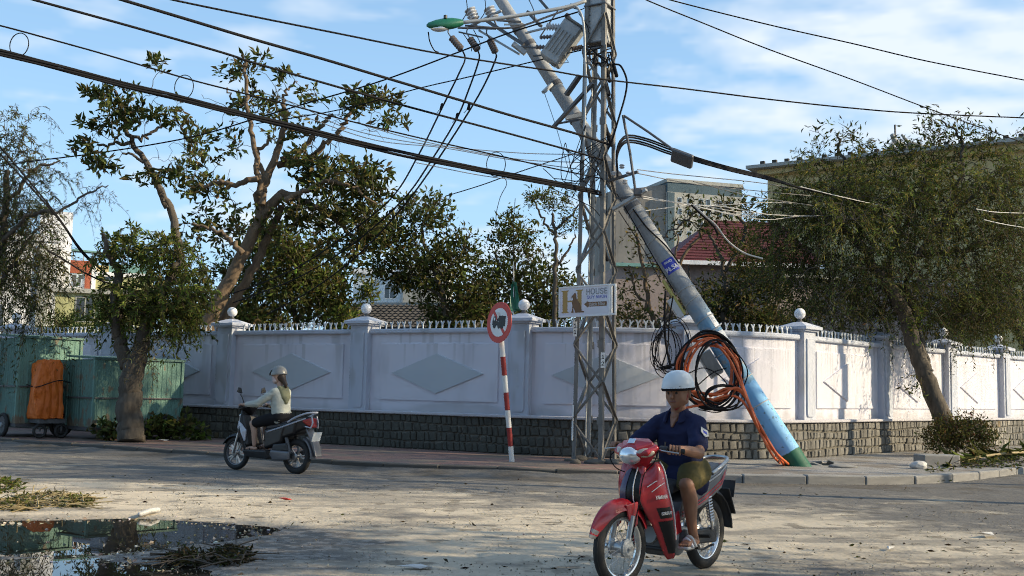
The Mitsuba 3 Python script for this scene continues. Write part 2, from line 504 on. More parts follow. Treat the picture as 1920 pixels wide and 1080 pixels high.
mat('tinted', VC, rough=0.75, spec=0.3)
mat('tinted_gloss', VC, rough=0.35, spec=0.5)
mat('skin', proc(lambda p, n, uv: mix([0.22, 0.105, 0.062], [0.31, 0.16, 0.10], fbm(p.x * 16, p.y * 16, p.z * 16, 3))), rough=0.5, spec=0.4)
mat('skin_light', (0.40, 0.245, 0.175), rough=0.5)
# ------------------------------------------------------------------ ground, puddles, pavement, kerb
rng = np.random.default_rng(7)
PUDDLES = [sg.Polygon([tuple(gnd(*q)[:2]) for q in pts]) for pts in (
    [(-260, 970), (0, 975), (150, 972), (250, 970), (330, 976), (420, 980), (500, 990), (470, 1000), (400, 1008), (330, 1018), (250, 1028), (190, 1034), (90, 1036), (0, 1036), (-260, 1042)],
    [(-260, 1050), (0, 1049), (60, 1046), (170, 1046), (250, 1055), (330, 1060), (370, 1082), (300, 1130), (-260, 1140)])]


def ground_z(x, y):
    p = np.stack([x, y, 0 * x], -1)
    z = 0.022 * (meshkit.fbm(p * np.array([0.5, 0.8, 1]), 4, 3) - 0.5) + 0.012 * (meshkit.fbm(p * np.array([3.0, 4.0, 1]), 3, 5) - 0.5)
    yk = np.interp(x, [-20, -9.5, -3.3, 0, 2.1, 3.6], [29.2, 22.95, 19.15, 18.12, 17.8, 17.65])
    bank = np.clip(1 - (yk - y) / (0.55 + 0.5 * meshkit.fbm(p * np.array([.9, .9, 1]) + 3, 3, 6)), 0, 1) * np.clip((3.2 - x) / 1.5, 0, 1) * (x > -19)
    z = z + np.where(y < yk + 0.4, 0.10, 0.0) * bank ** 1.5 * (0.55 + 0.6 * meshkit.fbm(p * np.array([1.2, 1.2, 1]), 3, 12))     # silt banked against the kerb
    flat = shapely.points(x.ravel(), y.ravel())
    near = (np.abs(x + 4) < 5) & (y < 13.5)
    d = np.full(x.size, 9.0)
    idx = np.nonzero(near.ravel())[0]
    for P in PUDDLES:
        inn = shapely.contains(P, flat[idx])
        dist = shapely.distance(P.exterior, flat[idx])
        d[idx] = np.minimum(d[idx], np.where(inn, -dist, dist))
    d = d.reshape(x.shape) + 0.30 * (meshkit.fbm(p * np.array([2.0, 3.5, 1]), 4, 8) - 0.5)
    t = np.clip((0.35 - d) / 0.7, 0, 1)
    return z - 0.065 * t * t * (3 - 2 * t)


gx = np.unique(np.concatenate([np.linspace(-6.5, 3.0, 200), np.linspace(3, 11, 80), np.linspace(-14, -6.5, 60), np.array([-900, -400, -150, -70, -40, -25, 18, 28, 45, 80, 160, 400, 900])]))
gy = np.unique(np.concatenate([np.linspace(6.3, 13.5, 190), np.linspace(13.5, 22, 150), np.linspace(22.3, 26, 12), np.array([-900, -300, -80, -30, -10, 0, 3, 5, 32, 42, 60, 100, 200, 500, 1500])]))
X, Y = np.meshgrid(gx, gy, indexing='ij')
Z = ground_z(X, Y)
# behind the pavement the garden lies a little higher
struct('ground', grid(np.stack([X, Y, Z], -1)), 'road_mat', True)
WATER_Z = -0.021
wm = []
for P in PUDDLES:
    q = P.buffer(0.5).simplify(0.02)
    e = np.array(q.exterior.coords)[:-1]
    m = trimesh.creation.extrude_polygon(q, 0.002, engine='earcut')
    wm.append((np.array(m.vertices) + [0, 0, WATER_Z - 0.002], np.array(m.faces)))
struct('puddle_water', cat([(m[0] + [0, 0, 0.003 * i], m[1]) for i, m in enumerate(wm)]), 'water')

WALL_PTS = np.array([(-24.0, 36.1), (-17.2, 32.15), (-13.8, 30.2), (-10.3, 28.2), (-6.78, 26.2), (-3.28, 24.2), (0.22, 22.2), (2.0, 21.62), (3.63, 21.75), (5.1, 22.25), (6.2, 23.1), (8.85, 26.0),
                     (11.4, 28.5), (13.95, 31.0), (16.5, 33.5), (21.0, 38.0), (27, 44)])
PILLARS = [2, 3, 4, 5, 6, 8, 10, 11, 12, 13, 14]
_wp = curve(WALL_PTS, 40)
_ws = np.concatenate([[0], np.cumsum(np.linalg.norm(np.diff(_wp, axis=0), axis=1))])
_wt = np.gradient(_wp, axis=0)
_wt = np.stack([np.convolve(np.pad(_wt[:, k], 12, 'edge'), np.ones(25) / 25, 'valid') for k in (0, 1)], 1)
_wt /= np.linalg.norm(_wt, axis=1, keepdims=True)
WALL_S = [_ws[i * 40] for i in range(len(WALL_PTS))]


def wmap(s, off, z):
    """a point of the wall: s metres along it, off metres out to the street, z up"""
    s, off, z = np.broadcast_arrays(np.asarray(s, float), off, z)
    p = np.stack([np.interp(s, _ws, _wp[:, k]) for k in (0, 1)], -1)
    t = np.stack([np.interp(s, _ws, _wt[:, k]) for k in (0, 1)], -1)
    nrm = np.stack([t[..., 1], -t[..., 0]], -1)
    nrm /= np.linalg.norm(nrm, axis=-1, keepdims=True)
    return np.concatenate([p + nrm * off[..., None], z[..., None]], -1)


def wsweep(prof, s0, s1, n):
    """profile of (off, z) swept along the wall"""
    ss = np.linspace(s0, s1, n + 1)
    return loft([np.stack([wmap(s, o, z) for o, z in prof]) for s in ss])


KERB_PTS = np.array([(-40, 41.0), (-20, 29.2), (-9.5, 22.95), (-3.3, 19.15), (0, 18.12), (2.1, 17.8), (4.65, 17.6), (6.6, 18.1), (8.2, 19.3), (10.2, 21.5), (14, 25.6), (20, 31.6), (30, 41.5)])
_kp = curve(KERB_PTS, 24)
_ks = np.concatenate([[0], np.cumsum(np.linalg.norm(np.diff(_kp, axis=0), axis=1))])


def kmap(s):
    p = np.array([np.interp(s, _ks, _kp[:, k]) for k in (0, 1)])
    q = np.array([np.interp(s + 0.05, _ks, _kp[:, k]) for k in (0, 1)])
    t = unit(q - p)
    return p, t, np.array([-t[1], t[0]])


labels['kerb'] = {'kind': 'structure', 'label': 'worn grey concrete kerb along the pavement and round the corner'}
s = 8.0
while s < _ks[-1] - 2:
    L = 0.98 + 0.04 * rng.random()
    p, t, nn = kmap(s + L / 2)
    if -13 < p[0] < 18:
        tilt = 0.012 * rng.standard_normal(3)
        R = np.stack([[t[0], t[1], tilt[0]], [nn[0], nn[1], tilt[1]], [0, 0, 1]], 1)
        zt = 0.135 + 0.008 * rng.standard_normal()
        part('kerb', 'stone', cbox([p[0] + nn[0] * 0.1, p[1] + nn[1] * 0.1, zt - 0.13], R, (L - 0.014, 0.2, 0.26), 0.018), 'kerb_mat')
    s += L
inner = np.array([kmap(q)[0] + kmap(q)[2] * 0.2 for q in np.linspace(0.5, _ks[-1] - 0.5, 160)])
wl = wmap(np.linspace(0.2, _ws[-1] - 0.2, 160), 0.10, 0)[:, :2]
pave = sg.Polygon(np.vstack([inner, wl[::-1]])).buffer(0)
hole_c = gnd(1530, 870, 0.12)[:2]
hole = sg.Polygon([(hole_c[0] + (0.40 + 0.10 * math.sin(3 * a + 1) + 0.05 * math.sin(7 * a)) * math.cos(a), hole_c[1] + (0.36 + 0.07 * math.sin(4 * a)) * math.sin(a)) for a in np.linspace(0, 2 * np.pi, 26)[:-1]])
struct('pavement', extrude(pave.difference(hole), np.eye(4), 0.122), 'paving_mat')
# broken paving slabs tipped up round the foot of the fallen pole
for k in range(7):
    a = -0.5 + k * 0.8 + 0.3 * rng.random()
    c = (hole_c[0] + 0.42 * math.cos(a), hole_c[1] + 0.38 * math.sin(a))
    Rz = trimesh.transformations.euler_matrix(0.3 * rng.standard_normal(), 0.25 * rng.standard_normal(), rng.random() * 3)[:3, :3]
    part('pavement', 'broken_slab', cbox((c[0], c[1], 0.125), Rz, (0.16 + 0.14 * rng.random(), 0.12 + 0.1 * rng.random(), 0.035), 0.006), 'kerb_mat')

# ------------------------------------------------------------------ the boundary wall
W = thing('boundary_wall', 'pale lavender boundary wall with diamond reliefs, grey pillars and rubble footing curving round the corner', 'wall')
Z0, Z1, ZT = 0.90, 2.58, 2.68
n_fin = 0
fin = mikit.ply(cat(box(-0.014, 0.014, -0.014, 0.014, 0, 0.085), cat(extrude([(-0.05, 0.16), (-0.014, 0.075), (0.014, 0.075), (0.05, 0.16), (0.028, 0.165), (0, 0.12), (-0.028, 0.165)], np.array([[1, 0, 0, 0], [0, 0, -1, 0.01], [0, 1, 0, 0], [0, 0, 0, 1.0]]), 0.02))), 'wall_paint_grey')
ends = [(WALL_S[1], WALL_S[2])] + [(WALL_S[a], WALL_S[b]) for a, b in zip(PILLARS[:-1], PILLARS[1:])]
for i, (a, b) in enumerate(ends):
    n = 14
    pk = part(W, 'panel', wsweep([(-0.1, Z0), (0.0, Z0), (0.0, Z1), (-0.1, Z1)], a, b, n), 'wall_paint')
    m0, m1 = a + 0.52, b - 0.52
    zf0, zf1 = 1.14, 2.36
    part(W, 'panel_field', wsweep([(-0.01, zf0), (0.030, zf0), (0.036, zf0 + 0.012), (0.036, zf1 - 0.012), (0.030, zf1), (-0.01, zf1)], m0, m1, n), 'wall_paint')
    cpar = part(W, 'coping', wsweep([(-0.17, Z1), (0.07, Z1), (0.085, Z1 + 0.025), (0.085, ZT - 0.02), (0.07, ZT), (-0.17, ZT)], a, b, n), 'pillar_paint')
    # the raised diamond
    hw, hh, zc, sc, d0, d1 = min(1.16, (m1 - m0) / 2 * 0.86), 0.42, 1.72, (a + b) / 2, 0.0, 0.072
    u = np.linspace(-1, 1, 17)
    hz = hh * (1 - np.abs(u))
    top, bot = wmap(sc + u * hw, d1, zc + hz), wmap(sc + u * hw, d1, zc - hz)
    rim_o = np.concatenate([top, bot[-2:0:-1]])
    tb, bb = wmap(sc + u * hw * 1.02, d0, zc + hz * 1.02), wmap(sc + u * hw * 1.02, d0, zc - hz * 1.02)
    rim_i = np.concatenate([tb, bb[-2:0:-1]])
    part(W, 'diamond', cat(grid(np.stack([bot, wmap(sc + u * hw, d1, zc + 0 * hz), top], 1)), grid(np.stack([np.vstack([rim_i, rim_i[:1]]), np.vstack([rim_o, rim_o[:1]])], 1))), 'wall_paint_grey' if i < 6 else 'wall_paint')
    for q in np.arange(a + 0.42, b - 0.36, 0.165):
        p, tt = wmap(q, -0.05, ZT), unit(wmap(q + 0.02, 0, 0) - wmap(q - 0.02, 0, 0))
        if 0 < proj(p)[0] < 1925 and n_fin < 298:
            M = frame(p, tt, np.cross((0, 0, 1), tt), (0, 0, 1)) @ trimesh.transformations.rotation_matrix(0.14 * rng.standard_normal(), (0, 1, 0))
            scene[part_key(W + '__finial')] = {**fin, 'to_world': T(M.tolist())}
            n_fin += 1
part(W, 'ledge', wsweep([(-0.1, 0.845), (0.21, 0.845), (0.225, 0.86), (0.225, 0.895), (0.20, Z0 + 0.006), (-0.1, Z0 + 0.006)], WALL_S[1], WALL_S[15], 120), 'wall_paint')
part(W, 'footing', wsweep([(-0.1, -0.1), (0.135, -0.1), (0.135, 0.845), (-0.1, 0.845)], WALL_S[1], WALL_S[15], 120), 'mortar')
for j in PILLARS:
    s = WALL_S[j]
    p = wmap(s, 0.0, 0); tt = unit(wmap(s + 0.2, 0, 0) - wmap(s - 0.2, 0, 0)); nn = np.cross(tt, (0, 0, 1))
    M = frame(p, tt, -nn, (0, 0, 1)); M[:3, 1] = np.cross((0, 0, 1), tt)
    # local: x along the wall, y into the garden
    pil = part(W, 'pillar', xf(hull(np.vstack([box(-0.235, 0.235, -0.152, 0.32, Z0 + 0.008, 2.76)[0] * [1, 1, 1]])), M), 'pillar_paint')
    pl = [(-0.15, 1.02), (-0.11, 0.97), (0.11, 0.97), (0.15, 1.02), (0.15, 2.60), (-0.15, 2.60)]
    F = M @ np.array([[1, 0, 0, 0], [0, 0, 1, -0.185], [0, 1, 0, 0], [0, 0, 0, 1.0]])
    part(pil, 'raised_plate', extrude(pl, F, 0.034), 'pillar_paint')
    cp = cat(box(-0.29, 0.29, -0.21, 0.375, 2.762, 2.80), box(-0.345, 0.345, -0.265, 0.43, 2.80, 2.86), hull(np.array([(-0.345, -0.265, 2.86), (0.345, -0.265, 2.86), (-0.345, 0.43, 2.86), (0.345, 0.43, 2.86), (-0.09, -0.01, 2.965), (0.09, -0.01, 2.965), (-0.09, 0.17, 2.965), (0.09, 0.17, 2.965)])))
    part(pil, 'cap', xf(cp, M), 'pillar_paint')
    part(pil, 'lamp_stem', xf(lathe([(0.0, 2.96), (0.075, 2.96), (0.075, 2.985), (0.045, 3.0), (0.045, 3.05), (0.0, 3.05)], (0, 0.08, 0), None, 14), M), 'steel_dark')
    part(pil, 'lamp_globe', xf(ball((0, 0.08, 3.145), 0.118, 3), M), 'globe_glass', True)
# stones of the footing
stones = []
for row in range(4):
    s = WALL_S[1] + 3 + 0.07 * row
    z0 = 0.125 + row * 0.181
    while s < WALL_S[14]:
        w = 0.10 + 0.13 * rng.random()
        z0 = 0.125 + row * 0.181 + 0.022 * math.sin(s * 2.1 + row * 1.9) * (row > 0)
        if proj(wmap(s, 0.14, 0.5))[0] > -20:
            g = 0.012
            zs = np.array([z0 + g * rng.random(), min(0.842, 0.125 + (row + 1) * 0.181 + 0.022 * math.sin(s * 2.1 + (row + 1) * 1.9) * (row < 3) - 0.012 - g * rng.random())])
            c = np.array([(s + g * rng.random(), zs[0]), (s + w - 0.016, zs[0] + 0.02 * rng.random()), (s + w - 0.016 - 0.035 * rng.random(), zs[1]), (s + 0.03 * rng.random(), zs[1] - 0.03 * rng.random())])
            mid = c.mean(0)
            pr = 0.158 + 0.022 * rng.random()
            rings = [wmap(c[:, 0], 0.13, c[:, 1]), wmap(c[:, 0], pr - 0.006, c[:, 1]), wmap((mid + (c - mid) * 0.84)[:, 0], pr + 0.012 * rng.random(4), (mid + (c - mid) * 0.84)[:, 1])]
            v = np.vstack(rings + [wmap(mid[:1], pr + 0.012, mid[1:])])
            f = []
            for r in (0, 4):
                for k in range(4):
                    f += [(r + k, r + (k + 1) % 4, r + 4 + (k + 1) % 4), (r + k, r + 4 + (k + 1) % 4, r + 4 + k)]
            f += [(8 + k, 8 + (k + 1) % 4, 12) for k in range(4)]
            stones.append((np.linalg.norm(v[12] - CAM) - (0 if -5.2 < v[12, 0] < 13 else 50), (v, np.array(f)), int(rng.choice(5, p=[.3, .25, .22, .18, .05]))))
        s += w
stones.sort(key=lambda q: q[0])
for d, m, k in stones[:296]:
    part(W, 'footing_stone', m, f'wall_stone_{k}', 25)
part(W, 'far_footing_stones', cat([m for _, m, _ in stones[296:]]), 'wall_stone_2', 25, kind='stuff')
# faint pencilled marks on the pillar beside the road sign
s = WALL_S[6]
p = wmap(s, 0.187, 1.62); tt = unit(wmap(s + 0.1, 0, 0) - wmap(s - 0.1, 0, 0)); nn = np.cross(tt, (0, 0, 1))
for t_, dz in (('H7', 0.16), ('I', 0.0), ('M', -0.15)):
    part(W, 'scrawl', text(t_, 0.09, frame(p + [0, 0, dz], tt, (0, 0, 1), nn), 0.002), 'wall_paint_grey')
# ------------------------------------------------------------------ trees and plants
def leaf_mesh(C, D, L, Wd, col, rng, fold=0.25, bend=0.0):
    """leaves: base points C, directions D, lengths L, widths Wd, colours (n, 3); each a folded pair of triangles"""
    n = len(C)
    D = D / (np.linalg.norm(D, axis=1, keepdims=True) + 1e-9)
    r = rng.standard_normal((n, 3))
    S = np.cross(D, r); S /= np.linalg.norm(S, axis=1, keepdims=True) + 1e-9
    N = np.cross(S, D)
    L, Wd = np.broadcast_to(L, (n,))[:, None], np.broadcast_to(Wd, (n,))[:, None]
    mid = C + D * L * 0.55
    tip = C + D * L - N * L * bend
    a, b = mid + S * Wd / 2 + N * Wd * fold, mid - S * Wd / 2 + N * Wd * fold
    v = np.stack([C, a, tip, b], 1).reshape(-1, 3)
    k = np.arange(n)[:, None] * 4
    f = np.vstack([k + [0, 1, 2], k + [0, 2, 3]])
    return v, f, np.repeat(col, 4, 0)


def palette(n, rng, cols, jitter=0.25):
    cols = np.asarray(cols, float)
    c = cols[rng.integers(0, len(cols), n)]
    return np.clip(c * (1 + jitter * rng.standard_normal((n, 1))) * (1 + 0.08 * rng.standard_normal((n, 3))), 0.004, 0.9)


def limb_px(pts, Y, w0, w1, rng, wob=0.03):
    """a limb through places (px, py[, dY]) at depth about Y, w0/w1 its widths in pixels there"""
    P = np.array([at(q[0], q[1], Y + (q[2] if len(q) > 2 else 0)) for q in pts])
    P = curve(P, 6)
    n = len(P)
    P[1:] += wob * rng.standard_normal((n - 1, 3))
    r = np.linspace(w0, w1, n) / 2 * Y / FPX
    return P, r


class Tree:
    def __init__(self, key, seed):
        self.key, self.rng = key, np.random.default_rng(seed)
        self.limbs, self.twigs, self.N, self.R = [], [], [], []

    def limb(self, P, r, sides=9):
        self.limbs.append(tube(P, r, sides))
        self.N += list(P); self.R += list(r)

    def px(self, pts, Y, w0, w1, wob=0.03):
        self.limb(*limb_px(pts, Y, w0, w1, self.rng, wob))

    def reach(self, targets, r0=0.012, r1=0.005, sag=0.10, limit=None):
        """a twig to every target from the nearest wood; returns the directions in which the twigs arrive"""
        targets = np.asarray(targets)
        nodes = np.array(self.N)
        order = np.argsort([np.min(np.linalg.norm(nodes - t, axis=1)) for t in targets])
        dirs = np.zeros_like(targets)
        buf = np.empty((len(nodes) + 4 * len(targets) + 8, 3)); buf[:len(nodes)] = nodes; m = len(nodes)
        for i in order:
            t = targets[i]
            d = np.linalg.norm(buf[:m] - t, axis=1)
            j = int(np.argmin(d)); a = buf[j]; L = d[j]
            if limit and L > limit:
                dirs[i] = self.rng.standard_normal(3); continue
            k = 5 if L > 0.5 else 3
            q = np.linspace(0, 1, k)[:, None]
            P = a + (t - a) * q + np.array([0, 0, sag * L]) * np.sin(np.pi * q) + 0.06 * L * self.rng.standard_normal((k, 3)) * np.sin(np.pi * q)
            rr = np.linspace(max(r0 * min(1.0, 0.5 + L / 2), r1), r1, k)
            self.twigs.append(tube(P, rr, 4, False))
            buf[m:m + k - 1] = P[1:]; m += k - 1
            dirs[i] = unit(P[-1] - P[-2])
        self.N = list(buf[:m])
        return dirs

    def finish(self, bark, leaves=None, smooth=True):
        part(self.key, 'trunk', cat(self.limbs), bark, smooth)
        if self.twigs:
            part(self.key, 'branches', cat(self.twigs), 'twig', True, kind='stuff')
        if leaves:
            v, f = cat([(q[0], q[1]) for q in leaves])
            part(self.key, 'crown', (v, f), 'leaf', False, color=np.vstack([q[2] for q in leaves]), kind='stuff')


def blob_pts(blobs, rng, dens=1.0):
    """blobs of (px, py, Y, rx, ry, n): n points spread through an ellipsoid rx, ry pixels across and as deep as it is wide"""
    out = []
    for b in blobs:
        x, y, Yd, rx, ry, n = b[:6]
        n = max(2, int(n * dens))
        dy = b[6] if len(b) > 6 else rx * Yd / FPX * 0.9
        u = rng.standard_normal((n, 3)); u /= np.linalg.norm(u, axis=1, keepdims=True)
        u *= rng.random((n, 1)) ** 0.45
        for q in u:
            Yq = Yd + q[1] * dy
            out.append(at(x + q[0] * rx, y + q[2] * ry, Yq))
    return np.array(out)


def rosettes(T_, D_, rng, k, L, Wr, cols, spread=0.9, up=0.35, jit=0.05, lj=0.35):
    n = len(T_) * k
    C = np.repeat(T_, k, 0) + jit * rng.standard_normal((n, 3))
    D = np.repeat(D_, k, 0) + spread * rng.standard_normal((n, 3)) + [0, 0, up]
    ll = L * (1 + lj * (rng.random(n) - 0.5) * 2)
    tone = np.repeat(1 + 0.22 * rng.standard_normal((len(T_), 1)), k, 0)
    return leaf_mesh(C, D, ll, ll * Wr, palette(n, rng, cols) * np.clip(tone, 0.5, 1.6), rng, 0.2, 0.15)


def strands(T_, D_, rng, length, step, L, Wr, cols, droop=0.6, out=0.5):
    """hanging sprays of small leaves: returns (leaves, stems)"""
    Cs, Ds, st = [], [], []
    tones = []
    for t, d in zip(T_, D_):
        ln = length * (0.5 + rng.random())
        d0 = unit(d * out + 0.5 * rng.standard_normal(3))
        n = max(3, int(ln / step))
        q = np.linspace(0, 1, n)[:, None]
        P = t + d0 * q * ln + np.array([0, 0, -droop]) * q ** 2 * ln
        st.append(tube(P[::max(1, n // 4)], 0.004, 3, False))
        tan = np.gradient(P, axis=0); tan /= np.linalg.norm(tan, axis=1, keepdims=True) + 1e-9
        tone = max(0.5, 1 + 0.28 * rng.standard_normal())
        for _ in range(2):
            Cs.append(P + 0.01 * rng.standard_normal((n, 3))); Ds.append(tan * 0.8 + 0.75 * rng.standard_normal((n, 3)) + [0, 0, -0.25])
            tones.append(np.full(n, tone))
    C, D, tn = np.vstack(Cs), np.vstack(Ds), np.concatenate(tones)
    n = len(C)
    ll = L * (0.65 + 0.7 * rng.random(n))
    return leaf_mesh(C, D, ll, ll * Wr, palette(n, rng, cols) * tn[:, None], rng, 0.1, 0.1), st


DARK = [(0.060, 0.078, 0.026), (0.080, 0.098, 0.032), (0.10, 0.112, 0.038), (0.115, 0.095, 0.042)]
OLIVE = [(0.085, 0.10, 0.030), (0.11, 0.12, 0.035), (0.07, 0.09, 0.03), (0.14, 0.12, 0.045)]
BRONZE = [(0.10, 0.085, 0.03), (0.14, 0.115, 0.035), (0.075, 0.085, 0.028), (0.17, 0.13, 0.04)]
FRESH = [(0.12, 0.17, 0.035), (0.16, 0.20, 0.04), (0.10, 0.14, 0.04), (0.20, 0.20, 0.06)]

# --- the pavement tree at the left, stripped by the wind
t = Tree(thing('street_tree', 'forked street tree with thick rough trunk standing on the pavement beside the green carts', 'tree'), 11)
YA = 23.7
t.px([(246, 830), (244, 790), (243, 745), (248, 700), (258, 668)], YA, 50, 38, 0.02)
t.px([(240, 690), (226, 650), (220, 605), (216, 560), (222, 505)], YA, 28, 16, 0.025)
t.px([(256, 690), (266, 650), (276, 605), (300, 560), (330, 500, .3), (338, 460, .4)], YA, 30, 14, 0.025)
t.px([(338, 480, .4), (322, 405, .5), (300, 355, .5), (275, 305, .5), (243, 258, .4), (226, 205, .3), (215, 170, .2)], YA + .1, 17, 6, 0.02)
t.px([(245, 262, .4), (272, 256, .5), (300, 238, .6), (330, 225, .6)], YA, 8, 4)
t.px([(243, 268, .4), (210, 270, .2), (180, 275, .1)], YA, 8, 4)
t.px([(312, 390, .5), (290, 330, .2), (262, 300, .1), (235, 285)], YA, 9, 4)
t.px([(222, 505), (200, 470, -.3), (195, 440, -.4)], YA, 14, 6)
tg = blob_pts([(225, 200, YA, 40, 55, 42), (180, 180, YA, 40, 18, 16), (265, 215, YA, 28, 32, 16), (180, 232, YA, 34, 14, 16), (165, 285, YA, 32, 26, 26), (195, 308, YA, 30, 14, 14), (290, 120, YA, 16, 22, 8), (320, 220, YA, 36, 30, 22), (360, 270, YA, 36, 40, 24), (290, 330, YA, 50, 14, 14),
                 (350, 330, YA, 40, 40, 22)], t.rng, 0.95)
t.reach(blob_pts([(230, 220, YA, 90, 70, 36), (320, 300, YA, 80, 70, 30)], t.rng), 0.009, 0.004)
l1 = rosettes(tg, t.reach(tg, 0.012, 0.006), t.rng, 8, 0.17, 0.38, DARK, 0.75, 0.35, 0.045, 0.5)
tg2 = blob_pts([(270, 560, YA, 90, 55, 170), (320, 590, YA, 55, 40, 80), (220, 470, YA, 45, 36, 50), (300, 470, YA, 75, 45, 90), (350, 540, YA, 45, 60, 60), (210, 580, YA, 40, 40, 40)], t.rng)
l2, st = strands(tg2, t.reach(tg2, 0.016, 0.005), t.rng, 0.45, 0.033, 0.12, 0.30, OLIVE + FRESH[:2], 0.45)
t.twigs += st
tg3 = blob_pts([(275, 660, YA - .3, 22, 36, 14)], t.rng)
l3, st = strands(tg3, t.reach(tg3, 0.01), t.rng, 0.4, 0.05, 0.10, 0.25, [(0.22, 0.19, 0.10)], 0.9); t.twigs += st
t.finish('bark', [l1, l2, l3])

# --- the great broad-leaved tree behind the wall
t = Tree(thing('almond_tree', 'tall broad-leaved tree with tan leaning trunk rising behind the wall, half its leaves torn off', 'tree'), 12)
YB = 29.0
t.px([(376, 660), (390, 610), (420, 545), (455, 475), (490, 410), (525, 365)], YB, 31, 19, 0.02)
t.px([(400, 640, .4), (430, 580, .4), (470, 510, .4), (505, 440, .4), (528, 385, .3)], YB, 22, 13, 0.02)
t.px([(490, 420), (488, 370), (500, 335), (520, 285), (534, 235), (537, 205)], YB, 20, 9)
t.px([(492, 385), (484, 330), (480, 290), (468, 235), (462, 175), (458, 130), (460, 115)], YB - .3, 13, 5)
t.px([(484, 335), (440, 345), (410, 340), (380, 350), (350, 345)], YB - .5, 12, 4)
t.px([(528, 300), (560, 290), (585, 255), (610, 225), (622, 215)], YB + .3, 13, 6)
t.px([(520, 310), (575, 300), (610, 270), (640, 240), (660, 205), (690, 185), (730, 190)], YB + .5, 14, 4)
t.px([(525, 365), (560, 370), (600, 395), (650, 430), (680, 470)], YB, 16, 6)
t.px([(535, 375), (570, 360), (610, 340), (660, 350), (700, 380)], YB - .5, 12, 4)
t.px([(500, 345), (480, 285), (500, 270), (505, 240)], YB, 10, 4)
t.px([(462, 200), (440, 190), (425, 165)], YB, 7, 3)
t.px([(536, 215), (530, 190), (540, 165), (560, 150)], YB, 9, 3)
t.px([(455, 475), (430, 450), (400, 430), (360, 420)], YB - .6, 12, 4)
tg = blob_pts([(450, 130, YB, 46, 22, 26), (490, 105, YB, 14, 10, 5), (480, 190, YB, 52, 30, 26), (540, 145, YB, 30, 18, 12), (575, 180, YB, 26, 20, 10), (690, 185, YB, 78, 22, 50), (735, 225, YB, 36, 18, 16), (655, 205, YB, 32, 24, 16), (620, 330, YB, 75, 36, 95), (690, 350, YB, 52, 44, 70), (600, 400, YB, 75, 40, 95),
                 (690, 420, YB, 60, 50, 85), (570, 300, YB, 45, 34, 34), (400, 350, YB, 52, 18, 18), (380, 300, YB, 55, 36, 18), (430, 260, YB, 36, 36, 14), (400, 430, YB, 60, 32, 36), (650, 470, YB, 60, 40, 55), (520, 430, YB, 52, 40, 30), (540, 250, YB, 26, 30, 12), (440, 200, YB, 30, 16, 8), (640, 370, YB, 110, 90, 70), (420, 380, YB, 70, 80, 30), (560, 220, YB, 110, 70, 22)], t.rng, 0.75)
t.reach(blob_pts([(480, 200, YB, 110, 80, 40), (640, 230, YB, 110, 70, 40), (640, 390, YB, 120, 90, 50), (400, 320, YB, 80, 70, 30)], t.rng), 0.011, 0.005)
l1 = rosettes(tg, t.reach(tg, 0.018, 0.007), t.rng, 9, 0.20, 0.38, DARK + DARK + [(0.17, 0.155, 0.05), (0.14, 0.15, 0.045)], 0.78, 0.35, 0.06, 0.5)
t.finish('bark_warm', [l1])


# --- garden trees behind the wall
def garden_tree(name, label, seed, trunk, blobs, Yd, cols, L, Wr, k, w0=16, bark='bark', extra=(), jit=0.10, spread=0.9, group=None, dens=1.2):
    t = Tree(thing(name, label, 'tree', group), seed)
    t.px(trunk, Yd, w0, 5, 0.02)
    for e in extra:
        t.px(e, Yd, w0 * 0.55, 3, 0.03)
    tg = blob_pts(blobs, t.rng, dens)
    lv = rosettes(tg, t.reach(tg, 0.02, 0.006), t.rng, max(4, int(k * .85)), L * .92, Wr * .9, cols, spread * .9, 0.3, jit * .75, 0.6)
    t.finish(bark, [lv])
    return t


garden_tree('garden_tree', 'bushy mid-green tree behind the wall under the tall leaning tree', 21, [(560, 660), (555, 600), (545, 550), (540, 480)],
            [(470, 560, 32, 60, 70, 110), (540, 510, 32, 75, 70, 150), (600, 560, 32, 60, 60, 110), (500, 450, 32, 60, 40, 70), (420, 600, 32, 50, 40, 60), (640, 590, 32, 30, 34, 34), (560, 470, 32.5, 70, 40, 60), (620, 520, 32.5, 50, 40, 50), (440, 500, 32.5, 50, 40, 40), (380, 590, 31.5, 50, 40, 60), (500, 600, 31.5, 80, 30, 80), (560, 540, 31.5, 80, 60, 80), (350, 520, 33, 40, 50, 40)], 32, OLIVE + FRESH[:1] + DARK[1:], 0.17, 0.42, 14, 14,
            extra=[[(550, 600), (590, 560), (620, 520)], [(552, 590), (510, 540), (480, 500)]], jit=0.16, dens=1.45)
garden_tree('garden_tree', 'half-bare dark tree behind the wall between the first two lamp globes right of the scooter', 22, [(840, 660), (838, 600), (825, 540), (800, 470), (790, 420)],
            [(790, 400, 33, 62, 45, 95), (730, 450, 33, 60, 45, 95), (800, 490, 33, 75, 50, 120), (720, 500, 33, 40, 28, 36), (860, 470, 33, 44, 45, 60), (870, 550, 33, 50, 50, 90), (850, 610, 33, 45, 30, 50), (760, 525, 33, 36, 22, 26), (690, 430, 33, 30, 30, 26), (820, 540, 33.5, 60, 50, 70), (890, 600, 33.5, 60, 40, 60), (830, 600, 33.5, 40, 30, 40)], 33, DARK + OLIVE[:1], 0.19, 0.42, 10, 12,
            extra=[[(830, 560), (780, 520), (740, 470)], [(820, 520), (860, 480), (880, 440)], [(838, 600), (875, 560), (890, 520)]], jit=0.15)
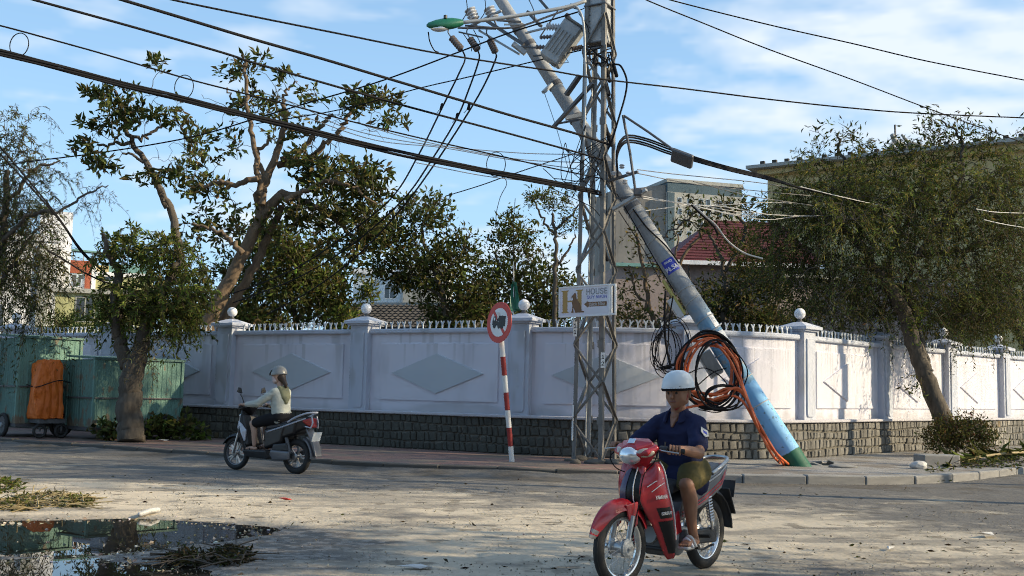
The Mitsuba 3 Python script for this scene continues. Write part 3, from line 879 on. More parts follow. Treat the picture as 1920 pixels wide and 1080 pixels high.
garden_tree('garden_tree', 'leafy tree behind the wall just left of the steel lattice mast', 23, [(975, 660), (980, 590), (970, 520), (960, 470)],
            [(960, 440, 34, 50, 44, 75), (940, 510, 34, 55, 50, 95), (1010, 520, 34, 55, 60, 90), (1060, 560, 34, 50, 50, 80), (930, 585, 34, 50, 36, 65), (1020, 600, 34, 60, 30, 70), (980, 570, 34.5, 90, 40, 90), (900, 560, 34.5, 40, 50, 50)], 34, OLIVE + DARK[:2], 0.17, 0.4, 12, 11,
            extra=[[(978, 570), (1020, 530), (1040, 490)], [(975, 545), (940, 500), (925, 470)]], jit=0.16)
garden_tree('thin_tree', 'thin tree with a sparse flat crown just left of the mast above the garden bushes', 24, [(1042, 660), (1040, 560), (1042, 480), (1040, 425), (1036, 400)],
            [(1035, 375, 31, 55, 24, 46), (1075, 405, 31, 26, 30, 18), (1005, 365, 31, 22, 12, 12), (1050, 430, 31, 24, 20, 14)], 31, OLIVE, 0.11, 0.4, 12, 10,
            extra=[[(1041, 440), (1015, 405), (1000, 370)], [(1041, 430), (1070, 405), (1085, 385)], [(1042, 500), (1065, 470), (1080, 440)]], jit=0.10)
garden_tree('bare_tree', 'nearly bare brown tree behind the wall between the mast and the leaning pole', 25, [(1235, 670), (1228, 610), (1215, 560), (1205, 500), (1195, 440)],
            [(1200, 430, 30, 40, 50, 24), (1230, 500, 30, 44, 60, 34), (1180, 560, 30, 26, 60, 36), (1200, 600, 30, 40, 40, 40), (1290, 420, 30, 70, 40, 26), (1180, 600, 31, 40, 26, 40), (1260, 590, 31, 50, 40, 50)], 30, BRONZE + DARK[:2], 0.13, 0.42, 6, 12, 'bark_warm',
            extra=[[(1230, 620), (1255, 570), (1262, 500), (1275, 440)], [(1222, 585), (1195, 550), (1180, 500)], [(1262, 510), (1310, 440), (1330, 395), (1350, 385)], [(1250, 600), (1280, 560), (1300, 530)]], jit=0.12)
garden_tree('broken_tree', 'storm-broken tree with a bent dark limb behind the wall right of the leaning pole', 26, [(1352, 670), (1358, 600), (1360, 540), (1350, 480), (1330, 440)],
            [(1330, 560, 29, 50, 50, 80), (1400, 560, 29, 60, 55, 110), (1440, 610, 29, 60, 30, 70), (1380, 470, 29, 60, 36, 56), (1320, 400, 29, 60, 36, 34), (1400, 400, 29, 50, 50, 40), (1450, 520, 29, 40, 50, 70), (1380, 600, 30, 90, 34, 110), (1300, 610, 30, 40, 24, 40), (1420, 500, 30, 50, 50, 80)], 29, DARK + BRONZE[:1], 0.14, 0.4, 10, 14, 'bark',
            extra=[[(1352, 520), (1400, 430), (1340, 388), (1290, 410), (1240, 450)], [(1356, 570), (1420, 520), (1450, 480)], [(1355, 590), (1310, 550), (1290, 500)]], jit=0.14)
# --- the big right-hand tree, leaning out from the pavement
t = Tree(thing('leaning_tree', 'big feathery-leaved tree leaning over the wall at the right, its underside dark', 'tree'), 31)
YR = 25.5
t.px([(1790, 830), (1772, 790), (1745, 730), (1715, 650), (1700, 600), (1680, 560), (1655, 520)], YR, 38, 22, 0.02)
t.px([(1722, 680), (1712, 640), (1690, 590), (1672, 545), (1668, 500), (1690, 440), (1720, 380), (1750, 300)], YR + .2, 17, 6)
t.px([(1745, 700, .1), (1728, 655, .2), (1716, 600, .3), (1700, 540, .4), (1720, 480), (1770, 420), (1830, 360)], YR, 16, 6)
t.px([(1655, 520), (1620, 470), (1580, 430), (1530, 400), (1480, 390)], YR, 22, 6)
t.px([(1640, 500), (1610, 430), (1600, 370), (1580, 300), (1570, 250)], YR + .4, 14, 4)
t.px([(1770, 420), (1800, 330), (1800, 260), (1765, 225)], YR, 10, 3)
t.px([(1720, 480), (1790, 470), (1860, 450), (1920, 440)], YR + .6, 14, 5)
tg = blob_pts([(1560, 360, YR, 110, 60, 130), (1660, 345, YR - .3, 120, 50, 150), (1760, 345, YR - .3, 110, 60, 130), (1500, 400, YR, 80, 40, 70), (1620, 400, YR - 1.2, 130, 40, 110), (1850, 350, YR, 80, 60, 80), (1470, 370, YR, 30, 24, 12), (1440, 420, YR, 30, 26, 14), (1525, 300, YR, 40, 20, 16), (1640, 280, YR, 40, 22, 16), (1700, 270, YR, 36, 22, 14), (1860, 285, YR, 40, 30, 18)], t.rng, 0.95)
l0, st = strands(tg, t.reach(tg, 0.02, 0.005), t.rng, 0.62, 0.045, 0.10, 0.25, [(0.14, 0.16, 0.042), (0.17, 0.165, 0.045), (0.11, 0.14, 0.038), (0.20, 0.165, 0.05), (0.085, 0.105, 0.03)], 0.55); t.twigs += st  # upper leaves coloured paler: sunlit highlights put into the leaf colour
tg = blob_pts([(1560, 390, YR + .4, 110, 60, 60), (1660, 380, YR + .4, 110, 60, 60), (1760, 380, YR + .4, 110, 65, 70), (1620, 440, YR, 150, 60, 210), (1780, 440, YR, 140, 70, 220), (1880, 400, YR + .5, 90, 90, 150), (1500, 440, YR, 90, 60, 110), (1700, 520, YR, 180, 55, 230), (1550, 520, YR, 120, 60, 150),
                 (1870, 520, YR + .6, 100, 70, 140), (1600, 590, YR + .8, 120, 30, 80), (1840, 590, YR + .8, 110, 36, 90), (1740, 585, YR + 1.2, 90, 30, 60), (1480, 500, YR + .5, 70, 60, 90), (1640, 560, YR + 1, 150, 40, 130), (1830, 560, YR + 1, 120, 50, 130), (1900, 340, YR + .5, 50, 60, 60), (1520, 345, YR, 70, 40, 30), (1590, 310, YR, 70, 30, 20)], t.rng, 0.95)
l1, st = strands(tg, t.reach(tg, 0.02, 0.005), t.rng, 0.62, 0.045, 0.095, 0.24, BRONZE[:1] + DARK + OLIVE + FRESH[2:3], 0.55); t.twigs += st
tg = blob_pts([(1790, 255, YR, 62, 42, 70), (1740, 240, YR, 30, 30, 26), (1700, 290, YR, 50, 26, 30), (1840, 270, YR, 30, 36, 28), (1760, 300, YR, 70, 26, 50), (1565, 265, YR, 60, 40, 30), (1620, 290, YR, 30, 22, 14), (1605, 255, YR, 26, 26, 9), (1905, 270, YR + 1, 26, 40, 12)], t.rng)
l2 = rosettes(tg, t.reach(tg, 0.014, 0.004), t.rng, 6, 0.125, 0.28, DARK + OLIVE[:1], 0.8, 0.15, 0.12, .6)
tg = blob_pts([(1715, 605, YR - .3, 14, 30, 14)], t.rng)
l3 = rosettes(tg, t.reach(tg, 0.01), t.rng, 9, 0.10, 0.4, FRESH, 0.9, 0.1, 0.08)
tg = blob_pts([(1715, 725, YR - .4, 26, 14, 7)], t.rng)
l4 = rosettes(tg, t.reach(tg, 0.008), t.rng, 5, 0.13, 0.3, DARK, 0.8, -0.3, 0.08)
t.finish('bark', [l0, l1, l2, l3, l4])
t = Tree(thing('shade_tree', 'dark tree at the right edge behind the wall with two curved bare stems', 'tree'), 32)
YS = 33.0
t.px([(1945, 690), (1925, 650), (1905, 610), (1895, 560), (1890, 500)], YS, 22, 12)
t.px([(1960, 680), (1950, 620), (1925, 570), (1930, 520)], YS + .5, 16, 8)
tg = blob_pts([(1870, 560, YS, 90, 50, 110), (1930, 480, YS, 80, 90, 110), (1800, 600, YS, 80, 36, 80), (1500, 590, YS - 2, 80, 36, 60)], t.rng)
l1, st = strands(tg, t.reach(tg, 0.02, 0.005, limit=6), t.rng, 0.7, 0.06, 0.15, 0.28, DARK, 0.5); t.twigs += st
t.finish('bark', [l1])
# --- drooping tree at the left edge
t = Tree(thing('willowy_tree', 'drooping fine-leaved tree at the left edge of the picture in front of the white building', 'tree'), 33)
YL = 25.0
t.px([(-60, 840), (-50, 740), (-40, 640), (-20, 560), (0, 480), (10, 400), (15, 320)], YL, 34, 10)
t.px([(-20, 560), (10, 520), (40, 470), (70, 430)], YL, 14, 4)
t.px([(12, 390), (50, 330), (80, 310), (110, 300)], YL, 9, 3)
t.px([(5, 450), (60, 400), (110, 395), (170, 360), (205, 345)], YL - .4, 9, 2)
tg = blob_pts([(20, 260, YL, 48, 60, 60), (0, 360, YL, 75, 70, 140), (50, 420, YL, 62, 60, 120), (70, 310, YL, 44, 36, 22), (20, 490, YL, 75, 50, 110), (95, 480, YL, 36, 45, 34), (100, 330, YL, 60, 30, 10)], t.rng)
l1, st = strands(tg, t.reach(tg, 0.014, 0.004), t.rng, 0.55, 0.05, 0.12, 0.2, DARK + [(0.10, 0.095, 0.05)], 0.75); t.twigs += st
tg = blob_pts([(170, 370, YL - .4, 50, 26, 22), (110, 395, YL - .4, 30, 14, 8), (90, 220, YL, 40, 26, 5)], t.rng)
l2, st = strands(tg, t.reach(tg, 0.008, 0.003), t.rng, 0.4, 0.07, 0.10, 0.16, [(0.10, 0.09, 0.06)], 0.5); t.twigs += st
tg = blob_pts([(30, 540, YL, 70, 40, 60), (80, 560, YL, 40, 40, 30)], t.rng)
l3, st = strands(tg, t.reach(tg, 0.01, 0.004), t.rng, 0.9, 0.06, 0.13, 0.18, DARK, 1.0, 0.25); t.twigs += st
t.finish('bark', [l1, l2, l3])


# --- shrubs and low plants
def shrub(name, label, seed, base, blobs, cols, L, Wr, k, cat_='shrub', bark='bark', jit=0.07):
    t = Tree(thing(name, label, cat_), seed)
    for i in range(7):
        a = t.rng.random() * 6.28
        P = curve(np.array([base, base + [0.15 * math.cos(a), 0.15 * math.sin(a), 0.2], base + [0.4 * math.cos(a), 0.3 * math.sin(a), 0.5]]), 4)
        t.limb(P, np.linspace(0.022, 0.008, len(P)), 6)
    tg = blob_pts(blobs, t.rng)
    tg[:, 2] = np.maximum(tg[:, 2], base[2] + 0.04)
    lv = rosettes(tg, t.reach(tg, 0.009, 0.004), t.rng, k, L, Wr, cols, 0.9, 0.35, jit)
    t.finish(bark, [lv])


shrub('clipped_shrub', 'rounded reddish-green shrub at the foot of the leaning tree on the right pavement', 41, gnd(1790, 853, .12), [(1800, 815, 24.2, 62, 34, 130), (1760, 820, 24.2, 36, 30, 60), (1845, 822, 24.2, 34, 30, 50), (1800, 795, 24.2, 60, 22, 60)], BRONZE[:2] + OLIVE + [(0.12, 0.06, 0.03)], 0.075, 0.4, 12)
shrub('wild_plant', 'low broad-leaved plants at the foot of the forked tree on its right side', 42, gnd(310, 822, .12), [(300, 800, 25, 32, 20, 34), (345, 800, 25, 36, 20, 30), (375, 810, 25, 18, 12, 10)], DARK + FRESH[:2] + OLIVE, 0.16, 0.62, 5, 'plant', 'twig', 0.06)
shrub('wild_plant', 'dark weeds between the green cart and the left side of the forked tree', 43, gnd(205, 824, .12), [(205, 805, 24.2, 28, 20, 34)], DARK, 0.15, 0.55, 6, 'plant', 'twig', 0.06)
shrub('garden_bush', 'bright yellow-green bush peeping over the wall above the left carts', 44, at(120, 660, 31), [(120, 610, 31, 45, 26, 70), (90, 625, 31, 30, 16, 30), (165, 620, 31, 30, 16, 26)], FRESH, 0.13, 0.3, 10)
shrub('garden_bush', 'sunlit bush behind the wall beside the white lamp globe left of the tiled roof', 45, at(690, 640, 30), [(690, 550, 31, 22, 28, 26), (640, 600, 31, 30, 26, 40)], FRESH + OLIVE, 0.15, 0.4, 9)
# street trees of the side road, outside the picture on the right, whose shade falls across the road
for i, (x, y, zc, R_, rz) in enumerate([(10.8, 14.4, 7.4, 2.9, 2.4), (9.0, 7.4, 4.9, 2.3, 1.7), (13.5, 20.4, 11.2, 3.2, 2.6), (12.5, 4.0, 5.0, 2.6, 1.9), (5.6, 2.6, 4.4, 1.7, 1.5), (19.5, 16.4, 10.5, 3.2, 3.0)]):
    t = Tree(thing('street_tree', 'street tree of the side road outside the picture on the right', 'tree', 'street trees outside the picture'), 50 + i)
    P = curve(np.array([(x, y, 0), (x + .1, y, zc * .4), (x - .1, y + .1, zc * .8), (x, y, zc + rz * .7)]), 6)
    t.limb(P, np.linspace(.16, .04, len(P)))
    u = t.rng.standard_normal((240, 3)); u /= np.linalg.norm(u, axis=1, keepdims=True); u *= t.rng.random((240, 1)) ** .5
    tg = np.array([x, y, zc]) + u * np.array([R_, R_, rz])
    t.finish('bark', [rosettes(tg, t.reach(tg, .03, .006), t.rng, 10, .20, .42, DARK, 1.0, 0.1, .24)])
# ------------------------------------------------------------------ the steel lattice mast
MC = np.array([1.588, 20.42])
_rot = [np.array([0.25, -0.968]), np.array([0.968, 0.25]), np.array([-0.25, 0.968]), np.array([-0.968, -0.25])]   # front, right, back, left


def mleg(i, z):
    h = 0.44 - (0.13) * (z - 0.12) / 8.6
    return np.array([*(MC + _rot[i] * h), z])


M_ = thing('lattice_mast', 'four-legged galvanised steel lattice mast with cross bracing standing on the pavement', 'mast')
ZT_M = 9.6
for i in range(4):
    a = unit(np.append(_rot[(i + 1) % 4] - _rot[i], 0)); b = unit(np.append(_rot[(i + 3) % 4] - _rot[i], 0))
    p0, p1 = mleg(i, 0.10), mleg(i, ZT_M)
    w, th = 0.082, 0.010
    s_ = [p0, p0 + a * w, p0 + a * w + b * th, p0 + a * th + b * th, p0 + a * th + b * w, p0 + b * w]
    part(M_, 'leg', loft([np.array(s_), np.array(s_) + (p1 - p0)]), 'galvanised' if i != 2 else 'steel_grey')
    part(M_, 'foot', cbox(mleg(i, 0.14), np.eye(3), (0.26, 0.26, 0.05), 0.01), 'kerb_mat')
zs = np.arange(0.18, 9.0, 0.70)
for face in range(4):
    i, j = face, (face + 1) % 4
    out = unit(np.append(_rot[i] + _rot[j], 0))
    for k, (z0, z1) in enumerate(zip(zs[:-1], zs[1:])):
        u, w = (i, j) if (k + (face in (0, 2))) % 2 else (j, i)
        part(M_, 'brace', angle_bar(mleg(u, z0) * [1, 1, 1] - out * 0.012, mleg(w, z1) - out * 0.012, 0.05, 0.006, out), 'galvanised')
        if k % 2 == 0:
            part(M_, 'bolt_plate', obox(mleg(j, z1) + (mleg(i, z1) - mleg(j, z1)) * 0.08 + out * 0.006, np.stack([unit(mleg(i, z1) - mleg(j, z1)), out, (0, 0, 1)], 1), (0.12, 0.008, 0.14)), 'galvanised')
# upper bolted box column
zb = at(1120, 76, 20.2)[2]
Rm = np.stack([np.append(unit(_rot[1] - _rot[0]), 0), np.append(unit(_rot[2] - _rot[1]), 0), (0, 0, 1.0)], 1)
hb = 0.345
bk = part(M_, 'box_column', cbox((*MC, zb + 0.75), Rm, (hb, hb, 1.5), 0.012), 'steel_grey')
for z_, e_ in ((.72, .12), (-.01, .06)):
    part(bk, 'collar', obox((*MC, zb + z_), Rm, (hb + e_, hb + e_, 0.022)), 'steel_dark')
for a_ in (-1, 1):
    for zz in np.linspace(0.06, 0.66, 6):
        for fx, R2 in ((0, Rm), (1, np.stack([-Rm[:, 1], Rm[:, 0], Rm[:, 2]], 1))):
            c = np.array([*MC, zb + zz]) + R2 @ np.array([a_ * hb * 0.36, -hb / 2 - 0.004, 0])
            part(bk, 'bolt', obox(c, R2, (0.022, 0.018, 0.022)), 'steel_dark')
for i, z, s_ in ((3, 2.56, '1'), (0, 1.98, '2')):
    p = mleg(i, z)
    n_ = unit(np.array([-0.15 if i else -0.05, -1, 0])); tx = np.cross((0, 0, 1), -n_)
    tx = unit(np.cross(n_, (0, 0, 1))) * -1
    tag = part(M_, 'number_tag', obox(p + n_ * 0.05, np.stack([tx, -n_, (0, 0, 1)], 1), (0.075, 0.006, 0.28)), 'white_paint')
    for q, ch in enumerate(('1', s_)):
        part(tag, 'digit', text(ch, 0.07, frame(p + n_ * 0.054 + [0, 0, 0.06 - 0.12 * q], tx, (0, 0, 1), n_), 0.003, True), 'black_paint')
part(M_, 'conduit', tube(curve(np.array([at(1070, 8, 20.1), at(1085, 18, 20.0), at(1094, 45, 19.98), at(1097, 110, 19.98), at(1098, 160, 20.0), at(1094, 300, 20.0)]), 8), 0.024, 8), 'steel_grey', True)
part(M_, 'painted_band', cat(bar(mleg(3, 0.5) + [0, -0.012, 0], mleg(3, 1.15) + [0, -0.012, 0], 0.05, 0.02)), 'white_paint')
# clamps, spare brackets and taped joints under the box
for k in range(12):
    a0 = at(1096 + 52 * rng.random(), 84 + 40 * rng.random(), 19.95 + 0.8 * rng.random())
    a1 = a0 + np.clip(0.15 * rng.standard_normal(3), -.2, .2) * [1, 0.6, 0.8]
    part(M_, 'bracket', bar(a0, a1, 0.05, 0.03), 'steel_dark')
for k, (x, y) in enumerate(((1135, 235), (1137, 130), (1136, 155), (1150, 120), (1132, 465), (1140, 250))):
    part(M_, 'joint_box', rhull([at(x, y, 20.2), at(x + 6, y + 22, 20.2)], 0.035), 'cable_black')

# ------------------------------------------------------------------ the fallen concrete pole
PB, PT = gnd(1497, 876, 0.10), at(926, -20, 22.0)
PD = unit(PT - PB); PLEN = np.linalg.norm(PT - PB)
PX = unit(np.cross(PD, (0, -1, 0))); PY = np.cross(PD, PX)      # PY points to the camera
if PY[1] > 0:
    PY = -PY
if PX[0] < 0:
    PX = -PX                                                    # PX points right


def pol(y, side=0.0, out=0.0):
    """a place on the pole's axis where the photograph shows it at row y, then moved sideways and outwards"""
    lo, hi = -0.1, 1.05
    for _ in range(40):
        m_ = (lo + hi) / 2
        if proj(PB + PD * PLEN * m_)[1] > y:
            lo = m_
        else:
            hi = m_
    return PB + PD * PLEN * lo + PX * side + PY * out


def prad(p):
    return 0.215 - 0.10 * ((p - PB) @ PD) / PLEN


_tg, _tb, _tf = [float((pol(y) - PB) @ PD) for y in (848, 722, 575)]


def pole_color(p, n, uv):
    t = (p.x - PB[0]) * PD[0] + (p.y - PB[1]) * PD[1] + (p.z - PB[2]) * PD[2]
    g = fbm(p.x * 5, p.y * 5, p.z * 5, 4)
    fine = fbm(p.x * 22, p.y * 22, p.z * 22, 3)
    conc = mix([0.19, 0.205, 0.22], [0.34, 0.355, 0.37], g * 0.6 + fine * 0.4)
    faded = mix(mix([0.10, 0.24, 0.385], [0.185, 0.345, 0.48], g), conc, smoothstep(0.58, 0.76, fbm(p.x * 7, p.y * 7, p.z * 7, 4)))
    blue = mix([0.145, 0.38, 0.66], [0.23, 0.48, 0.75], g)
    blue = mix(blue, [0.10, 0.16, 0.22], 0.8 * smoothstep(0.70, 0.76, fbm(p.x * 13, p.y * 13, p.z * 13, 3)))
    green = mix([0.006, 0.075, 0.045], [0.015, 0.115, 0.07], g)
    e = 0.03 * (fine - 0.5)
    c = mix(green, blue, smoothstep(_tg - 0.01, _tg + 0.01, t + e))
    c = mix(c, faded, smoothstep(_tb - 0.02, _tb + 0.02, t + e * 2))
    c = mix(c, conc, smoothstep(_tf - 0.5, _tf + 0.25, t + 0.5 * (g - 0.5)))
    return c


mat('pole_mat', proc(pole_color), rough=0.65, spec=0.4, bump=lambda p, n, uv: 0.003 * fbm(p.x * 18, p.y * 18, p.z * 18, 3))
LP = thing('leaning_pole', 'fallen concrete utility pole leaning on the mast, painted blue and green at its base', 'utility pole')
tt_ = np.linspace(-0.35, PLEN + 1.5, 40)
part(LP, 'shaft', tube(PB + PD * tt_[:, None], 0.215 - 0.10 * tt_ / PLEN, 28), 'pole_mat', 40)


def patch(y0, y1, a0, a1, mat_, name, off=0.004, th=0.004, label=None):
    p, q = pol(y0), pol(y1)
    aa = np.radians(np.linspace(a0, a1, 10))
    rows = []
    for c in (p, q):
        r = prad(c) + off
        rows.append(np.stack([c + PX * r * math.sin(a) + PY * r * math.cos(a) for a in aa]))
    return part(LP, name, grid(np.stack(rows, 0)), mat_, True, label=label)


for y in (398, 420, 452, 545, 565, 600, 622, 660, 712, 760):
    p = pol(y)
    part(LP, 'strap', torus(p, unit(PD + 0.10 * rng.standard_normal(3)), prad(p) + 0.005, 0.012, 28, 6), 'steel_grey' if y < 700 else 'cable_white', True)
patch(512, 489, -52, 38, 'blue_print', 'number_plate', label='blue enamel number plate with white characters')
pc = pol(502)
for s_, y, h in (('P6.SA', 505, 0.085), ('PHAO', 494, 0.045)):
    c = pol(y); r = prad(c) + 0.006
    m = text(s_, h, np.eye(4), 0.003, True, 0.26 if h > 0.06 else 0.16)
    ang = m[0][:, 0] / r - 0.15
    rr = r + m[0][:, 2]
    v = c + PX * (rr * np.sin(ang))[:, None] + PY * (rr * np.cos(ang))[:, None] + PD * m[0][:, 1:2]
    part(LP, 'plate_text', (v, m[1]), 'white_paint')
patch(622, 594, 20, 62, 'white_paint', 'poster', label='torn white paper notice')
patch(654, 628, 12, 70, 'white_paint', 'poster')
patch(672, 660, 15, 70, 'cable_white', 'poster')
# plumbing of loose cable running down the shaft
for k, (pts, r) in enumerate((([(395, -.05, .17), (430, -.02, .185), (470, .10, .17), (505, .15, .14)], .016), ([(360, -.15, .13), (420, -.17, .10), (470, -.2, .09), (540, -.21, .06)], .012))):
    part(LP, 'cable_run', tube(curve(np.array([pol(y, a, b + .02) for y, a, b in pts]), 8), r, 6), 'cable_black', True)
# bracket ironwork
for n_, (a, b, D0, D1, w) in enumerate(((( 1019, 173), (1034, 158), 20.9, 21.0, .10), ((1062, 178), (1087, 142), 20.9, 20.6, .10), ((1038, 238), (1112, 156), 20.7, 20.2, .085), ((1060, 222), (1090, 216), 20.9, 20.9, .12),
                             ((1044, 232), (1100, 222), 20.8, 20.8, .05), ((1140, 340), (1196, 322), 20.3, 20.0, .07), ((1150, 392), (1212, 356), 20.2, 19.8, .09), ((1156, 372), (1205, 368), 20.4, 20.0, .06),
                             ((911, 38), (982, 84), 21.7, 21.5, .10), ((898, 57), (974, 102), 21.8, 21.6, .06), ((858, 52), (930, 54), 21.7, 21.7, .05), ((931, 38), (977, 41), 21.6, 21.6, .05), ((945, 46), (975, 46), 21.4, 21.4, .04),
                             ((990, 22), (1014, 49), 21.4, 21.2, .09), ((1004, -10), (1028, 18), 21.4, 21.3, .09), ((880, 50), (940, 20), 21.9, 21.6, .06), ((860, 60), (905, 70), 21.8, 21.7, .04), ((960, 86), (1012, 90), 21.5, 21.2, .05),
                             ((985, 62), (1025, 52), 21.3, 21.1, .05), ((1000, 105), (1060, 100), 21.3, 21.1, .04), ((1012, 70), (1046, 20), 21.3, 21.2, .03), ((962, 82), (985, 100), 21.3, 21.3, .14))):
    part(LP, 'bracket', bar(at(*a, D0), at(*b, D1), w, w * 0.6), 'steel_dark' if n_ % 3 else 'steel_grey')
for y in (160, 222, 335, 388, 84, 55):
    p = pol(y)
    part(LP, 'clamp', lathe([(prad(p) + .002, -.05), (prad(p) + .014, -.05), (prad(p) + .014, .05), (prad(p) + .002, .05)], p, np.stack([PX, PY, PD], 1), 24), 'steel_dark')
for (x, y) in ((1166, 316), (1178, 330), (1150, 330), (1172, 345)):
    part(LP, 'insulator', lathe([(0, 0), (.03, 0), (.055, .02), (.03, .04), (.055, .06), (.03, .08), (0, .09)], at(x, y, 20.1), None, 12), 'porcelain', 30)


def ribbed(p0, p1, r, n=7):
    L = np.linalg.norm(np.asarray(p1) - p0)
    pr = [(0, 0)]
    for k in range(n):
        a = L * (k + .15) / n
        pr += [(r * .62, a), (r, a + L * .25 / n), (r, a + L * .5 / n), (r * .62, a + L * .75 / n)]
    pr += [(r * .5, L), (0, L)]
    return lathe(pr, p0, axes(np.asarray(p1) - p0), 16)


# the transformer hung on the pole
TR = thing('pole_transformer', 'grey tank transformer with ribbed bushings hanging askew between the leaning pole and the mast', 'transformer')
ta, tb = at(1030, 116, 21.0), at(1078, 48, 20.9)
tz = unit(tb - ta); ty = unit(np.array([0.25, 1, 0.1]) - tz * (np.array([0.25, 1, 0.1]) @ tz)); txx = np.cross(ty, tz)
Rt = np.stack([txx, ty, tz], 1)
tank = part(TR, 'tank', cbox((ta + tb) / 2, Rt, (0.42, 0.40, np.linalg.norm(tb - ta)), 0.03), 'steel_grey')
part(TR, 'lid', cbox(tb + tz * 0.02, Rt, (0.47, 0.45, 0.04), 0.01), 'galvanised')
for k in range(5):
    part(tank, 'cooling_fin', cbox((ta + tb) / 2 + Rt @ np.array([-0.16 + 0.08 * k, -0.215, -0.04]), Rt, (0.02, 0.05, 0.5), 0.004), 'steel_grey')
for (x0, y0, x1, y1, r) in ((1060, 52, 1024, 50, .075), (1052, 68, 1012, 70, .045), (1046, 90, 1004, 88, .05), (1072, 92, 1092, 88, .05), (1070, 38, 1062, 26, .04)):
    part(TR, 'bushing', ribbed(at(x0, y0, 20.85), at(x1, y1, 20.9), r), 'porcelain' if r > .06 else 'insulator', 30)
for (x, y, s_) in ((1040, 118, .1), (1052, 108, .12), (1047, 113, .07)):
    part(TR, 'valve', cbox(at(x, y, 20.9), Rt, (s_, s_, s_ * 1.4), 0.01), 'galvanised')
part(TR, 'handle', tube(np.array([at(1058, 104, 20.8), at(1066, 117, 20.7), at(1048, 119, 20.7)]), .008, 5), 'steel_dark')
# fuse holders over the drop lines
for i, (a, b) in enumerate((((846, 70), (865, 92)), ((881, 72), (896, 94)), ((918, 74), (929, 98)))):
    F_ = thing('fuse_cutout', ('left-hand dark fuse holder hanging under the crossarm near the green lamp', 'middle dark fuse holder hanging under the crossarm', 'right-hand dark fuse holder hanging under the crossarm nearest the pole')[i], 'fuse', 'fuse holders under the crossarm')
    part(F_, 'barrel', ribbed(at(*a, 21.6), at(*b, 21.5), .075, 6), 'insulator', 30)
    part(F_, 'hanger', tube(curve(np.array([at(a[0] - 2, 50, 21.7), at(a[0] - 6, 60, 21.65), at(*a, 21.6)]), 5), .014, 6), 'steel_dark')
for i, (x, y) in enumerate(((882, 24), (918, 22))):
    I_ = thing('insulator', ('left grey pin insulator standing on the crossarm behind the green lamp', 'grey pin insulator standing on the crossarm beside the pole top')[i], 'insulator')
    part(I_, 'bell', ribbed(at(x + 8, y + 14, 21.7), at(x - 2, y - 8, 21.7), .12, 4), 'porcelain', 30)
    part(I_, 'pin', rod(at(x + 8, y + 14, 21.7), at(x + 14, y + 30, 21.7), .018), 'steel_dark')

# green street lamp on its long arm
SL = thing('street_lamp', 'green cobra-head street lamp on a long pipe arm reaching left from the mast top', 'street lamp')
la, lb = at(800, 48, 19.6), at(868, 42, 19.75)
lx = unit(lb - la); lz = unit(np.array([0.05, -0.55, 0.85]) - lx * (np.array([0.05, -0.55, 0.85]) @ lx)); ly = np.cross(lz, lx)
Rl = np.stack([lx, ly, lz], 1); LL = np.linalg.norm(lb - la)
secs = []
for q, w, h in ((0, .02, .02), (.06, .08, .05), (.25, .125, .085), (.5, .145, .105), (.72, .12, .10), (.9, .075, .075), (1.0, .05, .05)):
    a = np.linspace(0, 2 * np.pi, 17)[:-1]
    secs.append(np.stack([la + Rl @ np.array([q * LL, w * math.cos(t_), h * math.sin(t_)]) for t_ in a]))
mat('lamp_green', (0.008, 0.12, 0.065), rough=0.35, coat=0.5)
part(SL, 'housing', loft(secs), 'lamp_green', 50)
part(SL, 'lens', xf(ball((0, 0, 0), 1, 3), frame(la + Rl @ np.array([.36 * LL, -.02, -.045]), lx * .27 * LL, ly * .125, lz * .085)), 'lamp_lens', True)
part(SL, 'photocell', lathe([(0, 0), (.035, 0), (.035, .06), (0, .07)], la + Rl @ np.array([.52 * LL, 0, .10]), None, 10), 'dark_plastic')
part(SL, 'arm', tube(curve(np.array([lb, at(915, 37, 19.8), at(985, 27, 19.9), at(1058, 14, 20.0), at(1098, 2, 20.1)]), 6), .035, 10), 'steel_grey', True)
part(SL, 'brace', tube(curve(np.array([at(872, 48, 19.8), at(960, 52, 19.9), at(1030, 30, 19.95), at(1078, 12, 20.0)]), 6), .02, 8), 'steel_dark', True)
part(SL, 'lead', tube(curve(np.array([at(803, 60, 19.6), at(806, 78, 19.6), at(814, 94, 19.6), at(822, 98, 19.7)]), 6), .012, 5), 'cable_black', True)

FL = thing('lamp_head', 'dark box street lamp head tipped over on a bent bracket right of the mast', 'lamp')
c = at(1279, 297, 19.4)
fx = unit(at(1300, 304, 19.3) - at(1258, 288, 19.5)); fz = unit(np.array([0.25, 0.75, 0.7])); fz = unit(fz - fx * (fx @ fz)); fy = np.cross(fz, fx)
part(FL, 'housing', cbox(c, np.stack([fx, fy, fz], 1), (0.43, 0.27, 0.09), 0.02), 'steel_dark')
part(FL, 'arm', tube(np.array([at(1170, 217, 19.9), at(1215, 247, 19.7), at(1256, 276, 19.5), at(1268, 288, 19.42)]), .022, 8), 'steel_dark')
part(FL, 'upright', tube(np.array([at(1168, 216, 19.9), at(1181, 285, 19.9), at(1192, 362, 19.9)]), .025, 8), 'steel_dark')
part(FL, 'mount', cbox(at(1196, 360, 19.85), np.eye(3), (.16, .12, .14), .02), 'steel_dark')

